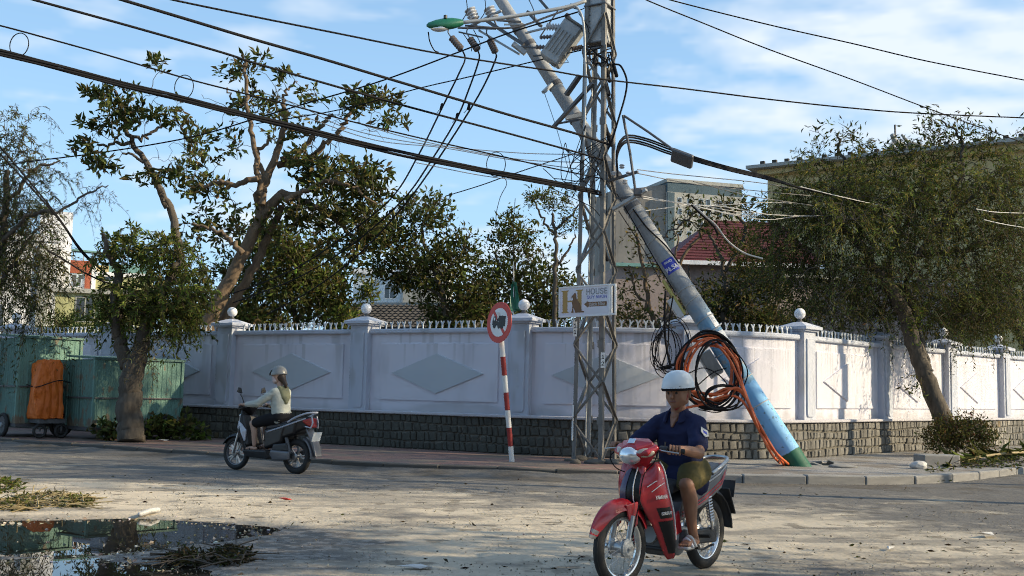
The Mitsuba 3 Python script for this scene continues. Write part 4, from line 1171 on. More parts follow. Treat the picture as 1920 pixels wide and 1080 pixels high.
# boxes and cable coils on the pole
JB = thing('junction_box', 'small grey steel junction box strapped on the leaning pole behind the orange coil', 'junction box')
part(JB, 'case', cbox(pol(665, -.36, .02), np.stack([PX, PY, PD], 1), (.26, .16, .5), .012), 'steel_grey')
part(JB, 'lid', cbox(pol(665, -.36, .115), np.stack([PX, PY, PD], 1), (.23, .02, .46), .006), 'galvanised')
part(JB, 'strap', bar(pol(660, -.3, .02), pol(660, 0, 0), .04, .03), 'steel_dark')
mat('yellow_paint', (0.42, 0.36, 0.10), rough=0.5)
YB_ = thing('terminal_box', 'narrow white and yellow terminal box under the leaning pole below the blue plate', 'terminal box')
part(YB_, 'back_plate', cbox(pol(545, -.27, .02), np.stack([PX, PY, PD], 1), (.06, .10, .78), .01), 'yellow_paint')
part(YB_, 'case', cbox(pol(562, -.36, .03), np.stack([PX, PY, PD], 1), (.13, .12, .42), .012), 'cable_white')


def loops(cx, cy, D, rx, ry, n, r, seed, jit=0.06, turns=1.0, tilt=0.0):
    g = np.random.default_rng(seed)
    out = []
    for k in range(n):
        a = np.linspace(0, 2 * np.pi, 40)
        ex, ey = rx * (1 + jit * g.standard_normal()), ry * (1 + jit * g.standard_normal())
        ox, oy = 0.6 * jit * rx * g.standard_normal(), 0.6 * jit * ry * g.standard_normal()
        wob = 0.03 * np.sin(3 * a + 6 * g.random())
        c = at(cx + ox, cy + oy, D + 0.05 * g.standard_normal())
        s_ = D / FPX
        u = a + tilt
        P = c + np.stack([ex * s_ * (1 + wob) * np.cos(u), 0.06 * np.sin(2 * a + g.random()) + 0.12 * np.cos(a), ey * s_ * (1 + wob) * np.sin(u)], 1)
        out.append(tube(P, r, 7, False))
    return out


OC = thing('orange_cable_coil', 'big coil of thick orange cable on the leaning pole, ends running to the ground', 'cable coil')
for k, m in enumerate(loops(1328, 694, 19.35, 52, 61, 5, .024, 3, 0.10)):
    part(OC, 'loop', m, 'cable_orange', True)
for pts in ([(1300, 640), (1335, 640), (1365, 670), (1385, 710), (1405, 760), (1440, 825), (1470, 872)], [(1352, 640), (1380, 680), (1395, 730), (1420, 790), (1452, 845), (1480, 872)], [(1285, 765), (1320, 757), (1362, 742), (1392, 752), (1420, 800), (1446, 850), (1462, 868)], [(1330, 744), (1366, 728), (1398, 745), (1428, 815), (1468, 866)], [(1275, 745), (1300, 735), (1345, 740), (1385, 728), (1412, 770)]):
    part(OC, 'tail', tube(curve(np.array([at(x, y, 19.3 - .1 * i / 6) if y < 860 else gnd(x, y, .14) for i, (x, y) in enumerate(pts)]), 8), .023, 8), 'cable_orange', True)
BC = thing('black_cable_coil', 'coil of black cables looped together with the orange coil on the leaning pole', 'cable coil')
for m in loops(1330, 693, 19.42, 60, 70, 7, .017, 5, 0.06) + loops(1345, 700, 19.25, 44, 62, 3, .016, 8, 0.07, tilt=.2) + loops(1360, 745, 19.3, 36, 22, 3, .015, 9, .1):
    part(BC, 'loop', m, 'cable_black', True)
for pts in ([(1300, 730), (1335, 700), (1362, 690)], [(1290, 700), (1320, 690), (1350, 705), (1370, 730)], [(1345, 640), (1380, 660), (1402, 700), (1380, 745), (1350, 772), (1310, 768)]):
    part(BC, 'strand', tube(curve(np.array([at(x, y, 19.3) for x, y in pts]), 8), .011, 6), 'cable_black', True)
TC = thing('thin_cable_tangle', 'tangle of thin black cables hanging in loops left of the orange coil', 'cable coil')
for m in loops(1248, 655, 19.9, 26, 42, 4, .008, 15, .12) + loops(1262, 650, 19.8, 34, 46, 3, .007, 16, .15) + loops(1240, 665, 19.9, 20, 30, 2, .007, 17, .1):
    part(TC, 'loop', m, 'cable_black', True)
for pts, r in (([(1248, 545), (1246, 590), (1248, 640), (1258, 690)], .022), ([(1262, 555), (1255, 600), (1252, 650), (1240, 690)], .014), ([(1252, 600), (1235, 640), (1228, 690), (1262, 690)], .010), ([(1240, 690), (1262, 684), (1285, 676)], .03)):
    part(TC, 'strand', tube(curve(np.array([at(x, y, 19.85) for x, y in pts]), 8), r, 6), 'cable_black', True)

# ------------------------------------------------------------------ the signboard on the mast
SB = thing('direction_signboard', 'white framed guest house signboard with gold letter H and brown arrow bolted on the mast', 'sign')
s00, s10 = at(1050, 593, 20.15), at(1142, 588.5, 19.45)
s01 = at(1050, 541, 20.15)
sx = s10 - s00; sx[2] = 0; SW = np.linalg.norm(sx); sx = unit(sx); sn = unit(np.cross(sx, (0, 0, 1)))     # faces the street
SH = s01[2] - s00[2]
so = np.array([*(s00[:2]), s00[2]])
tiltz = (s10[2] - s00[2]) / SW
sxx = unit(sx + np.array([0, 0, tiltz]))
SF = frame(so, sxx, np.cross(sn, sxx), sn)
if SF[2, 1] < 0:
    SF[:3, 1] *= -1


def onb(x, y, z=0.0):
    return SF @ trimesh.transformations.translation_matrix((x * SW, y * SH, z))


mat('sign_face', (0.60, 0.60, 0.64), rough=0.45)
part(SB, 'panel', xf(box(0, SW, 0, SH, -0.03, 0), SF), 'sign_face')
fr = part(SB, 'frame', xf(cat(box(-.025, SW + .025, -.025, 0, -.05, .012), box(-.025, SW + .025, SH, SH + .025, -.05, .012), box(-.025, 0, 0, SH, -.05, .012), box(SW, SW + .025, 0, SH, -.05, .012)), SF), 'white_paint')
part(SB, 'side_frame', xf(cat(box(SW + .027, SW + .055, -.02, SH + .02, -.03, .0), box(SW + .055, SW + .14, SH - .01, SH + .02, -.03, 0), box(SW + .055, SW + .14, -.02, .01, -.03, 0), box(SW + .112, SW + .142, .012, SH - .012, -.03, 0)), SF), 'white_paint')
for x in (0.105, 0.405):
    cw = 0.10 if x < 0.2 else 0.085
    col = [(x - .075, .10), (x + .075, .10), (x + .075, .125), (x + cw / 2, .15), (x + cw / 2, .86), (x + .075, .885), (x + .075, .91), (x - .075, .91), (x - .075, .885), (x - cw / 2, .86), (x - cw / 2, .15), (x - .075, .125)]
    part(SB, 'letter_stroke', extrude([(a * SW, b * SH) for a, b in col], SF, .004), 'gold_paint')
part(SB, 'letter_bar', extrude([(a * SW, b * SH) for a, b in [(.15, .49), (.26, .49), (.26, .54), (.15, .54)]], SF, .004), 'gold_paint')
dog = [(.235, .10), (.285, .10), (.28, .16), (.275, .33), (.30, .22), (.315, .16), (.31, .10), (.50, .10), (.50, .135), (.45, .16), (.44, .28), (.42, .42), (.375, .52), (.345, .60), (.335, .74), (.315, .83), (.30, .79), (.265, .73), (.235, .66), (.245, .63), (.275, .65), (.27, .56), (.25, .48), (.262, .36), (.255, .2)]
part(SB, 'dog_emblem', extrude([(a * SW, b * SH) for a, b in dog], SF, .008), 'brown_paint', label='brown silhouette of a sitting dog')
part(SB, 'lettering', text('HOUSE', SH * .20, onb(.755, .82), .004, True, SW * .42), 'grey_print')
part(SB, 'lettering', text('QUY NHON', SH * .11, onb(.755, .62), .004, False, SW * .40), 'blue_print')
arrow = [(.50, .38), (.58, .50), (.58, .45), (.955, .45), (.955, .29), (.58, .29), (.58, .25)]
part(SB, 'arrow', extrude([(a * SW, b * SH) for a, b in arrow], SF, .004), 'brown_paint')
part(SB, 'lettering', text('Cách 50m', SH * .10, onb(.76, .37, .004), .003, True, SW * .32), 'cable_white')

# ------------------------------------------------------------------ no-lorries sign
TS = thing('traffic_sign', 'round red-rimmed no-lorries sign on a leaning red and white banded post at the kerb', 'traffic sign')
b0, b1 = gnd(960, 866, .12), at(938.5, 618, 19.35)
lv = [866, 836, 801, 768, 735, 703, 668, 640]
q = lambda y: b0 + (b1 - b0) * (866 - y) / (866 - 618)
for k in range(len(lv) - 1):
    part(TS, 'post_band', rod(q(lv[k]), q(lv[k + 1]), .046, None, 18), 'post_red' if k % 2 else 'white_paint', 40)
part(TS, 'post', rod(q(700), q(585), .04, None, 14), 'white_paint', 40)
dn = unit(np.array([-0.80, -0.60, 0.05])); dup_ = unit((q(585) - q(700)) - dn * ((q(585) - q(700)) @ dn)); dx = np.cross(dup_, dn)
dc = at(940, 605, 19.3) + dn * .05
DF = frame(dc, dx, dup_, dn)
RD = .365
disc = lambda r, z0, z1: xf(lathe([(0, z0), (r, z0), (r, z1), (0, z1)], (0, 0, 0), None, 48), DF)
part(TS, 'disc', disc(RD, -.012, 0), 'sign_red')
part(TS, 'white_field', disc(RD * .70, 0, .003), 'white_paint')
sl = trimesh.transformations.rotation_matrix(math.radians(-45), (0, 0, 1))
part(TS, 'slash', xf(box(-RD * .71, RD * .71, -.03, .03, .003, .006), DF @ sl), 'sign_red')
lorry = sg.Polygon([(-.19, -.06), (-.19, .02), (-.165, .10), (-.09, .10), (-.09, .02), (-.06, .02), (-.06, .12), (.19, .12), (.19, -.06)]).union(sg.Point(-.12, -.07).buffer(.042)).union(sg.Point(.10, -.07).buffer(.042)).union(sg.Point(.015, -.07).buffer(.042)).difference(sg.box(-.165, .03, -.115, .08))
part(TS, 'lorry_symbol', extrude(lorry, DF @ trimesh.transformations.translation_matrix((0, 0, .006)), .003), 'black_paint')
part(TS, 'bracket', bar(q(604) + [0, -.045, 0], dc - dn * .012, .05, .05), 'steel_grey')
# ------------------------------------------------------------------ motorbikes and riders (local: x forward, y left, z up)
def vehicle_frame(rear, front):
    rear, front = np.append(rear, 0.0), np.append(front, 0.0)
    f = unit(front - rear)
    return frame((rear + front) / 2, f, np.cross((0, 0, 1), f), (0, 0, 1))


def soft(hulls, refine=.014, n=6):
    """a smooth moulded panel: the union of rounded hulls, each (points, radius), relaxed"""
    return body([([(np.asarray(p, float), r) for p, r in zip(pts, np.broadcast_to(np.asarray(rr, float), (len(pts),)))], 'hull') for pts, rr in hulls], refine, n)


class Local:
    def __init__(self, key, M):
        self.key, self.M = key, M

    def add(self, name, m, bsdf, smooth=False, parent=None, **kw):
        return part(parent or self.key, name, xf(m, self.M), bsdf, smooth, **kw)

    def pt(self, *p):
        return self.M[:3, :3] @ np.array(p, float) + self.M[:3, 3]


def arc_shell(cx, cz, R, a0, a1, w, th, n=18, sag=0.02, widen=None, tip=0.0):
    """a mudguard: an arc about (cx, cz) from angle a0 to a1 (degrees, 0 forward, 90 up), w wide, rounded across"""
    secs = []
    for i, a in enumerate(np.radians(np.linspace(a0, a1, n))):
        ww = w * (widen(i / (n - 1)) if widen else 1)
        u = np.linspace(-1, 1, 9)
        ro, ri = R - sag * u ** 2 * 1.6, R - th - sag * u ** 2 * 1.6
        o = np.stack([cx + ro * math.cos(a), ww * u, cz + ro * math.sin(a)], 1)
        n_ = np.stack([cx + ri * math.cos(a), ww * u * 0.94, cz + ri * math.sin(a)], 1)
        secs.append(np.vstack([o, n_[::-1]]))
    return loft(secs)


def wheel(L, name, c, R, sec, yaw=0.0, spokes=None, hub=0.06, alloy=None, rimw=0.03):
    """the tyre, rim, spokes and hub of one wheel at c; yaw turns it about the vertical"""
    ax = np.array([-math.sin(yaw), math.cos(yaw), 0])
    w = part_key(f'{L.key}__{name}')
    labels[w] = {}
    del labels[w]
    c = np.asarray(c, float)
    scene[w] = mikit.ply(xf(torus(c, ax, R - sec, sec, 56, 14, 0.92), L.M), 'rubber', True)
    A = axes(ax, (0.0, 0.0, 1.0))
    rr = R - sec * 1.72
    rim = lathe([(rr + .012, -rimw), (rr - .010, -rimw * .8), (rr - .022, 0), (rr - .010, rimw * .8), (rr + .012, rimw), (rr + .016, rimw * .6), (rr, 0), (rr + .016, -rimw * .6), (rr + .012, -rimw)], c, A, 56)
    L.add('rim', rim, 'chrome' if spokes else 'gunmetal', 40, parent=w)
    L.add('hub', lathe([(0, -.062), (hub, -.062), (hub, -.045), (hub * .62, -.035), (hub * .62, .035), (hub, .045), (hub, .062), (hub * .5, .07), (0, .07)], c, A, 28), 'alloy', 30, parent=w)
    if spokes:
        sp = []
        for k in range(spokes):
            a = 2 * np.pi * k / spokes
            s_ = -1 if k % 2 else 1
            b = a + (0.32 if (k // 2) % 2 else -0.32)
            p0 = c + A @ np.array([hub * math.cos(b) * .98, hub * math.sin(b) * .98, .046 * s_])
            p1 = c + A @ np.array([(rr - .012) * math.cos(a), (rr - .012) * math.sin(a), .004 * s_])
            sp.append(rod(p0, p1, .0021, None, 4))
        L.add('spokes', cat(sp), 'alloy', False, parent=w, kind='stuff')
    if alloy:
        for k in range(alloy):
            a = 2 * np.pi * k / alloy
            for d_ in (-.16, .16):
                p0 = c + A @ np.array([hub * .7 * math.cos(a), hub * .7 * math.sin(a), 0])
                p1 = c + A @ np.array([(rr - .008) * math.cos(a + d_), (rr - .008) * math.sin(a + d_), 0])
                L.add('spoke', bar(p0, p1, .024, .020), 'alloy', parent=w)
    L.add('tread', torus(c, ax, R - .006, .008, 48, 6, 2.6), 'rubber', parent=w)
    return w


def yawed(m, c, a):
    """turned about the vertical through c"""
    Rz = trimesh.transformations.rotation_matrix(a, (0, 0, 1), c)
    return xf(m, Rz)


# ---- the red underbone motorbike in front
BX = vehicle_frame((1.60, 8.98), (0.82, 8.02))
MB_ = thing('red_motorbike', 'red underbone motorbike with spoked wheels being ridden towards the camera', 'motorbike')
B = Local(MB_, BX)
YAW = math.radians(-5)
FC, RC = np.array([.62, 0, .285]), np.array([-.62, 0, .285])
fw = wheel(B, 'front_wheel', FC, .285, .041, YAW, 36, .066)
rw = wheel(B, 'rear_wheel', RC, .288, .046, 0, 36, .062)
B.add('brake_drum', lathe([(0, .04), (.062, .045), (.07, .07), (.05, .085), (0, .085)], FC, axes((0, 1, 0), (0, 0, 1)), 24), 'steel_grey', 30, parent=fw)
st_ = lambda m: yawed(m, (.46, 0, 0), YAW)
for s_ in (-1, 1):
    B.add('fork_slider', st_(rod((.615, .078 * s_, .285), (.556, .074 * s_, .51), .021, .023)), 'alloy', 40)
    B.add('axle_nut', st_(rod((.62, .10 * s_, .285), (.62, .125 * s_, .285), .018)), 'chrome')
ff = st_(arc_shell(.62, .285, .350, 20, 154, .074, .006, 22, .050, lambda t: .35 + .65 * min(1, t * 3.2) if t < .5 else 1.0 - .25 * max(0, t - .7)))
fk = B.add('front_fender', ff, 'red_paint', 50)
for s_ in (-1, 1):
    B.add('fender_stay', st_(rhull([(.62, .068 * s_, .585), (.50, .072 * s_, .60), (.505, .076 * s_, .45), (.555, .074 * s_, .42), (.60, .070 * s_, .52)], .008)), 'red_paint', 35, parent=fk)
B.add('fender_tip', st_(arc_shell(.62, .285, .349, 16, 27, .055, .006, 8, .035, lambda t: .25 + .35 * t)), 'alloy', 35, parent=fk)
mat('violet_paint', (0.055, 0.03, 0.075), rough=0.2, coat=1.0)
mat('signal_lens', (0.42, 0.36, 0.30), rough=0.12, coat=1.0)
# headlight cowl and bars
hc = st_(soft([([(.505, .06, .945), (.505, -.06, .945), (.47, .135, .965), (.47, -.135, .965), (.40, .16, .995), (.40, -.16, .995), (.40, .07, .88), (.40, -.07, .88), (.36, .10, 1.01), (.36, -.10, 1.01)], .025),
               ([(.49, .055, .985), (.49, -.055, .985), (.40, .12, 1.02), (.40, -.12, 1.02), (.36, .06, 1.04), (.36, -.06, 1.04), (.44, .0, 1.03)], .022)]))
ck = B.add('headlight_cowl', hc, 'red_paint', True)
HLF = lambda c, x, z: frame(np.array(c, float), unit(x), np.cross(unit(z), unit(x)), unit(z))
B.add('headlight', st_(xf(ball((0, 0, 0), (.062, .094, .066), 3), HLF((.492, 0, .937), (.94, 0, -.34), (.34, 0, .94)))), 'lamp_lens', True, parent=ck)
for s_ in (-1, 1):
    xa, ya = unit([.62, -.75 * s_, -.12]), unit([.75, .62 * s_, 0])
    B.add('turn_signal', st_(xf(ball((0, 0, 0), 1, 3), frame((.470, .120 * s_, .962), xa * .070, unit(ya - xa * (ya @ xa)) * .026, unit(np.cross(xa, ya)) * .034))), 'signal_lens', True, parent=ck)
B.add('cowl_mark', st_(xf(box(-.03, .03, -.001, .002, -.02, .02), frame((.475, 0, 1.045), (0, 1, 0), (.8, 0, .6), (-.6, 0, .8)))), 'lamp_lens', parent=ck)
B.add('neck_cover', rhull([(.40, .05, .86), (.40, -.05, .86), (.42, .06, .80), (.42, -.06, .80), (.33, 0, .84)], .03), 'red_paint', 50)
bars = []
hb_ = B.add('handlebar', st_(cat(tube(curve(np.array([(.36, -.16, .99), (.34, -.23, .988), (.30, -.33, .98)]), 4), .013, 8), tube(curve(np.array([(.36, .16, .99), (.34, .23, .988), (.30, .33, .98)]), 4), .013, 8))), 'steel_dark', True)
for s_ in (-1, 1):
    B.add('grip', st_(rod((.340, .222 * s_, .988), (.292, .342 * s_, .979), .018)), 'rubber', True, parent=hb_)
    B.add('lever', st_(tube(curve(np.array([(.385, .18 * s_, .985), (.400, .24 * s_, .98), (.365, .345 * s_, .968)]), 5), .006, 6)), 'alloy', True, parent=hb_)
    B.add('switch_box', st_(rhull([(.355, .185 * s_, .99), (.345, .215 * s_, .988)], .026)), 'dark_plastic', 40, parent=hb_)
    B.add('mirror_stem', st_(rod((.345, .20 * s_, 1.0), (.34, .205 * s_, 1.045), .006)), 'dark_plastic', parent=hb_)
for pts in ([(.38, .17, .99), (.47, .19, .90), (.50, .12, .80), (.53, .10, .60), (.60, .09, .36)], [(.37, -.17, .99), (.46, -.20, .92), (.46, -.15, .84), (.40, -.08, .80)]):
    B.add('control_cable', tube(curve(np.array(pts), 6), .0045, 6), 'cable_black', True, parent=hb_)
# leg shield: black V in the middle, red wings, dark inside
ROWS = np.array([(.875, .375, .055, .325, .165), (.83, .425, .066, .312, .192), (.76, .470, .078, .298, .211), (.69, .495, .086, .283, .219), (.61, .488, .092, .252, .225), (.53, .438, .106, .214, .224), (.45, .372, .118, .182, .217), (.37, .312, .124, .154, .207),
                 (.29, .258, .126, .128, .195), (.22, .212, .132, .116, .182), (.165, .170, .142, .135, .162)])   # height, inner edge x y, outer edge x y
ROWS[:, 2] *= 0.94; ROWS[:, 4] *= 0.86; ROWS[:, 4] = np.maximum(ROWS[:, 4], ROWS[:, 2] + .012)


def wing_sheet(s_, th):
    R_ = curve(ROWS, 4)
    u = np.linspace(0, 1, 9)
    P = []
    for z, xi, yi, xo, yo in R_:
        x = xi + (xo - xi) * u; y = yi + (yo - yi) * u
        bul = .030 * np.sin(np.pi * u) - .012 * np.sin(2 * np.pi * u)
        nx, ny = unit([yo - yi, xi - xo])
        P.append(np.stack([x + nx * (bul - th), s_ * (y + ny * (bul - th)), z + .02 * u], 1))
    return np.array(P)


cz_ = curve(ROWS, 4)[:20]
cen = np.array([[(xi + .004 + .020 * (1 - q * q), y_ * q * yi / max(yi, 1e-6) * 1.0 if 0 else q * yi, z) for q in np.linspace(-1, 1, 9)] for (z, xi, yi, xo, yo), y_ in zip(cz_, cz_)])
back = cen - np.array([.04, 0, 0])
fs = B.add('front_cowl', loft([np.vstack([r_, q_[::-1]]) for r_, q_ in zip(cen, back)]), 'gloss_black', 50)
B.add('violet_panel', grid(cen[2:17, :4] + np.array([.006, 0, 0])), 'violet_paint', True, parent=fs)
B.add('silver_line', tube(cen[1:19, 6] + np.array([.006, 0, 0]), .005, 6), 'silver_print', True, parent=fs)
for s_ in (-1, 1):
    wo, wi = wing_sheet(s_, 0), wing_sheet(s_, .014)
    wk = B.add('leg_shield', loft([np.vstack([r_, q_[::-1]]) for r_, q_ in zip(wo, wi)]), 'red_paint', 60)
    B.add('edge_trim', tube(curve(np.array([(r_[3] - .004, (r_[4] + .003) * s_, r_[0] + .02) for r_ in ROWS[:9]]), 6), .0075, 6), 'silver_print', True, parent=wk)
    B.add('lower_panel', grid(wing_sheet(s_, -.004)[24:38, 2:8]), 'gloss_black', True, parent=wk)
    if s_ > 0:
        # lettering and silver flashes on the side that is seen
        W0 = wing_sheet(s_, -.003)
        for t_, h, i, wd in (('YAMAHA', .026, 15, .105), ('SIRIUS', .022, 21, .095)):
            o, ex = W0[i, 5], unit(W0[i, 7] - W0[i, 3]); ey = unit(W0[i - 2, 5] - W0[i + 2, 5]); en = unit(np.cross(ex, ey)); ey = np.cross(en, ex)
            B.add('lettering', text(t_, h, frame(o + en * .004, ex, ey, en), .003, True, wd), 'silver_print', parent=wk)
        B.add('dark_flash', grid(wing_sheet(s_, -.002)[19:24, 3:8]), 'gloss_black', True, parent=wk)
        for j, q in ((8, 0), (10, 1)):
            B.add('silver_flash', tube(np.array([W0[j + 3, 2 + q], W0[j + 1, 4 + q], W0[j, 7]]), .0035, 5), 'silver_print', parent=wk)
B.add('inner_shield', rhull([(.33, .14, .82), (.33, -.14, .82), (.27, .17, .66), (.27, -.17, .66), (.20, .15, .45), (.20, -.15, .45), (.36, .05, .50), (.36, -.05, .50)], .012), 'dark_plastic', 30)
# frame, engine, footrests
B.add('frame_tube', tube(curve(np.array([(.40, 0, .80), (.28, 0, .60), (.10, 0, .50), (-.12, 0, .52), (-.30, 0, .62)]), 6), .05, 10), 'dark_plastic', True)
ek = B.add('engine', cat(rhull([(-.02, .07, .30), (-.02, -.07, .30), (-.18, .07, .32), (-.18, -.07, .32), (-.06, .07, .22), (-.06, -.07, .22)], .055), rod((.02, 0, .30), (.22, 0, .34), .062)), 'steel_grey', 30)
for k in range(7):
    B.add('cooling_fin', obox((.07 + .022 * k, 0, .308 + .004 * k), np.eye(3), (.008, .16, .15)), 'steel_dark', parent=ek)
B.add('clutch_cover', lathe([(0, 0), (.075, 0), (.07, .03), (0, .036)], (-.08, .12, .29), axes((0, 1, 0), (0, 0, 1)), 24), 'steel_dark', 30, parent=ek)
B.add('carburettor', rhull([(.02, .03, .44), (.10, .02, .45), (.05, -.04, .42)], .035), 'steel_dark', 40)
B.add('lower_guard', rhull([(.18, .10, .24), (.18, -.10, .24), (.06, .11, .19), (.06, -.11, .19)], .02), 'dark_plastic', 40)
for s_ in (-1, 1):
    B.add('foot_peg', cat(rod((-.05, .10 * s_, .245), (-.05, .27 * s_, .25), .017), rod((-.26, .13 * s_, .30), (-.26, .25 * s_, .31), .014)), 'rubber', 40)
    B.add('shock_absorber', cat(rod((-.52, .125 * s_, .33), (-.43, .13 * s_, .62), .011), *[torus(np.array([-.52, .125 * s_, .33]) + np.array([.09, .005 * s_, .29]) * t_, (.3, 0, .95), .026, .006, 14, 5) for t_ in np.linspace(.28, .9, 9)]), 'chrome', 40)
    B.add('swing_arm', bar((-.16, .085 * s_, .30), (-.63, .085 * s_, .285), .03, .045), 'gunmetal')
B.add('gear_pedal', tube(curve(np.array([(.06, .17, .25), (-.02, .185, .22), (-.10, .185, .225)]), 4), .009, 6), 'steel_dark')
B.add('side_stand', tube(np.array([(-.12, .12, .22), (-.30, .17, .20), (-.34, .20, .225), (-.345, .235, .24)]), .009, 6), 'steel_dark')
B.add('chain_case', rhull([(-.14, .10, .33), (-.14, .10, .25), (-.60, .105, .33), (-.60, .105, .235)], .014), 'dark_plastic', 40)
B.add('exhaust', tube(np.array([(.22, -.08, .28), (.05, -.14, .20), (-.30, -.16, .24), (-.34, -.16, .25), (-.78, -.17, .36)]), [.017, .017, .02, .045, .048], 14), 'chrome', 40)
# tail
sk = B.add('side_cover', rhull([(-.06, .11, .56), (-.06, -.11, .56), (-.02, .10, .44), (-.02, -.10, .44), (-.36, .135, .72), (-.36, -.135, .72), (-.36, .135, .56), (-.36, -.135, .56), (-.80, .085, .80), (-.80, -.085, .80), (-.66, .11, .66), (-.66, -.11, .66)], .022), 'gunmetal', 50)
for z_ in (.0, .028):
    B.add('red_stripe', tube(np.array([(-.03, .136, .47 + z_), (-.34, .16, .575 + z_), (-.66, .134, .68 + z_), (-.77, .108, .755 + z_)]), .006, 5), 'red_paint', parent=sk)
B.add('silver_line', tube(np.array([(-.10, .135, .585), (-.36, .16, .70), (-.62, .135, .76), (-.80, .102, .82)]), .007, 5), 'alloy', parent=sk)
B.add('front_side_cover', rhull([(.12, .11, .42), (.02, .125, .50), (-.02, .125, .36), (.08, .115, .33)], .012), 'red_paint', 50)
se = B.add('seat', loft([np.array([(x, y, z) for y, z in ((-w, zt - .06), (-w * 1.06, zt - .02), (-w * .75, zt + .012), (0, zt + .02), (w * .75, zt + .012), (w * 1.06, zt - .02), (w, zt - .06), (0, zt - .07))]) for x, w, zt in ((.00, .07, .70), (-.06, .10, .725), (-.22, .125, .745), (-.38, .13, .755), (-.46, .13, .785), (-.62, .115, .81), (-.74, .08, .825))]), 'seat_vinyl', 40)
B.add('grab_rail', tube(curve(np.array([(-.50, .135, .77), (-.66, .14, .83), (-.82, .10, .875), (-.86, 0, .885), (-.82, -.10, .875), (-.66, -.14, .83), (-.50, -.135, .77)]), 6), .015, 8), 'alloy', True)
B.add('tail_light', rhull([(-.84, .06, .81), (-.84, -.06, .81), (-.86, .04, .76), (-.86, -.04, .76)], .02), 'tail_red', 40)
B.add('rear_fender', cat(arc_shell(-.62, .288, .37, 178, 100, .085, .008, 12, .03), rhull([(-.90, .07, .62), (-.90, -.07, .62), (-.99, .08, .42), (-.99, -.08, .42)], .008)), 'dark_plastic', 30)
B.add('licence_plate', obox((-.955, 0, .62), np.stack([(.97, 0, .25), (0, 1, 0), (-.25, 0, .97)], 1), (.006, .19, .14)), 'dark_plastic')


# ---- people
def head_parts(c, f, l, u, s=1.0, jaw=1.0):
    """balls that make a head with brow, cheeks, jaw, nose, lips and ears; c the middle of the skull"""
    q = lambda x, y, z: c + (f * x + l * y + u * z) * s
    bones = [([(q(-.015, 0, .03), .092 * s), (q(.02, 0, .03), .085 * s)], 'hull'),
             ([(q(.062, .035, .02), .032 * s), (q(.062, -.035, .02), .032 * s), (q(.06, .042, -.03), .028 * s), (q(.06, -.042, -.03), .028 * s), (q(.072, 0, -.088 * jaw), .026 * s), (q(.0, .055, -.06), .026 * s), (q(.0, -.055, -.06), .026 * s), (q(.0, .06, .02), .03 * s), (q(.0, -.06, .02), .03 * s)], 'hull'),
             [(q(.094, 0, .015), .009 * s), (q(.112, 0, -.025), .015 * s)], [(q(.085, .012, -.058), .012 * s), (q(.085, -.012, -.058), .012 * s)],
             [(q(.086, .04, .022), .010 * s), (q(.092, .015, .024), .010 * s)], [(q(.086, -.04, .022), .010 * s), (q(.092, -.015, .024), .010 * s)]]
    for e in (-1, 1):
        bones.append([(q(-.005, .082 * e, .012), .016 * s), (q(-.012, .085 * e, -.03), .012 * s)])
    return bones


def gripping_hand(g, ax, fwd, up, wrist, side, s=1.0):
    """palm, four bent fingers and a thumb closed round a bar through g along ax (pointing outwards); fwd is over the bar"""
    b = []
    palm = []
    for k in (-1.4, -.5, .5, 1.4):
        palm.append((g + ax * .021 * k * s - fwd * .022 * s + up * .018 * s, .012 * s))
    b.append((palm + [(wrist * .45 + g * .55 + up * .008, .020 * s)], 'hull'))
    b.append([(wrist, .027 * s), (wrist * .45 + g * .55 + up * .008, .022 * s)])
    for k, ln in zip((-1.5, -.5, .5, 1.5), (.95, 1.05, 1.0, .82)):
        o = g + ax * .0215 * k * s
        b.append([(o - fwd * .016 * s + up * .026 * s, .0095 * s), (o + fwd * .016 * s * ln + up * .029 * s, .0095 * s), (o + fwd * .031 * s * ln + up * .004 * s, .009 * s), (o + fwd * .016 * s - up * .024 * s, .008 * s)])
    t0 = g - ax * .035 * s * 1.0 - fwd * .025 * s
    b.append([(t0 + up * .004, .012 * s), (t0 - up * .020 * s + fwd * .022 * s - ax * .012 * s, .010 * s), (t0 - up * .026 * s + fwd * .044 * s - ax * .002 * s, .009 * s)])
    return b


def wrinkle(m, amp, f, seed, fold=(1, 1, 2.5)):
    v, fc = m
    t = trimesh.Trimesh(v, fc, process=False)
    n = np.array(t.vertex_normals)
    q = meshkit.fbm(v * f * np.asarray(fold), 3, seed)
    ridge = 1 - np.abs(q - 0.5) * 4
    return v + n * (amp * np.clip(ridge, -1, 1))[:, None], fc


mat('hair_dark', (0.045, 0.026, 0.016), rough=0.5)
mat('lip', (0.17, 0.065, 0.05), rough=0.5)
# the man on the red motorbike
P1 = thing('person', 'man in dark blue short-sleeved shirt and white helmet riding the red motorbike', 'person')
R1 = Local(P1, BX)
X3 = lambda *a: np.array(a, float)
hl, hr = X3(.318, .275, .985), X3(.318, -.275, .985)                      # hands on the grips
hl, hr = [trimesh.transformations.rotation_matrix(YAW, (0, 0, 1), (.46, 0, 0))[:3] @ np.append(h, 1) for h in (hl, hr)]
hc_ = X3(-.155, .02, 1.405)
hf = unit(X3(.98, .06, -.08)); hu = unit(X3(.08, -.02, 1)); hu = unit(hu - hf * (hu @ hf)); hlft = np.cross(hu, hf)
bones = head_parts(hc_, hf, hlft, hu, 1.05)
bones += [[(X3(-.20, 0, 1.20), .062), (X3(-.17, .01, 1.34), .056)], [(X3(-.19, .10, 1.15), .06), (X3(-.19, -.10, 1.15), .06)], [(X3(-.165, 0, 1.22), .05), (X3(-.165, 0, 1.12), .05), (X3(-.21, 0, .95), .08), (X3(-.27, 0, .82), .10)]]
el, er = X3(.02, .305, .955), X3(.035, -.315, .955)
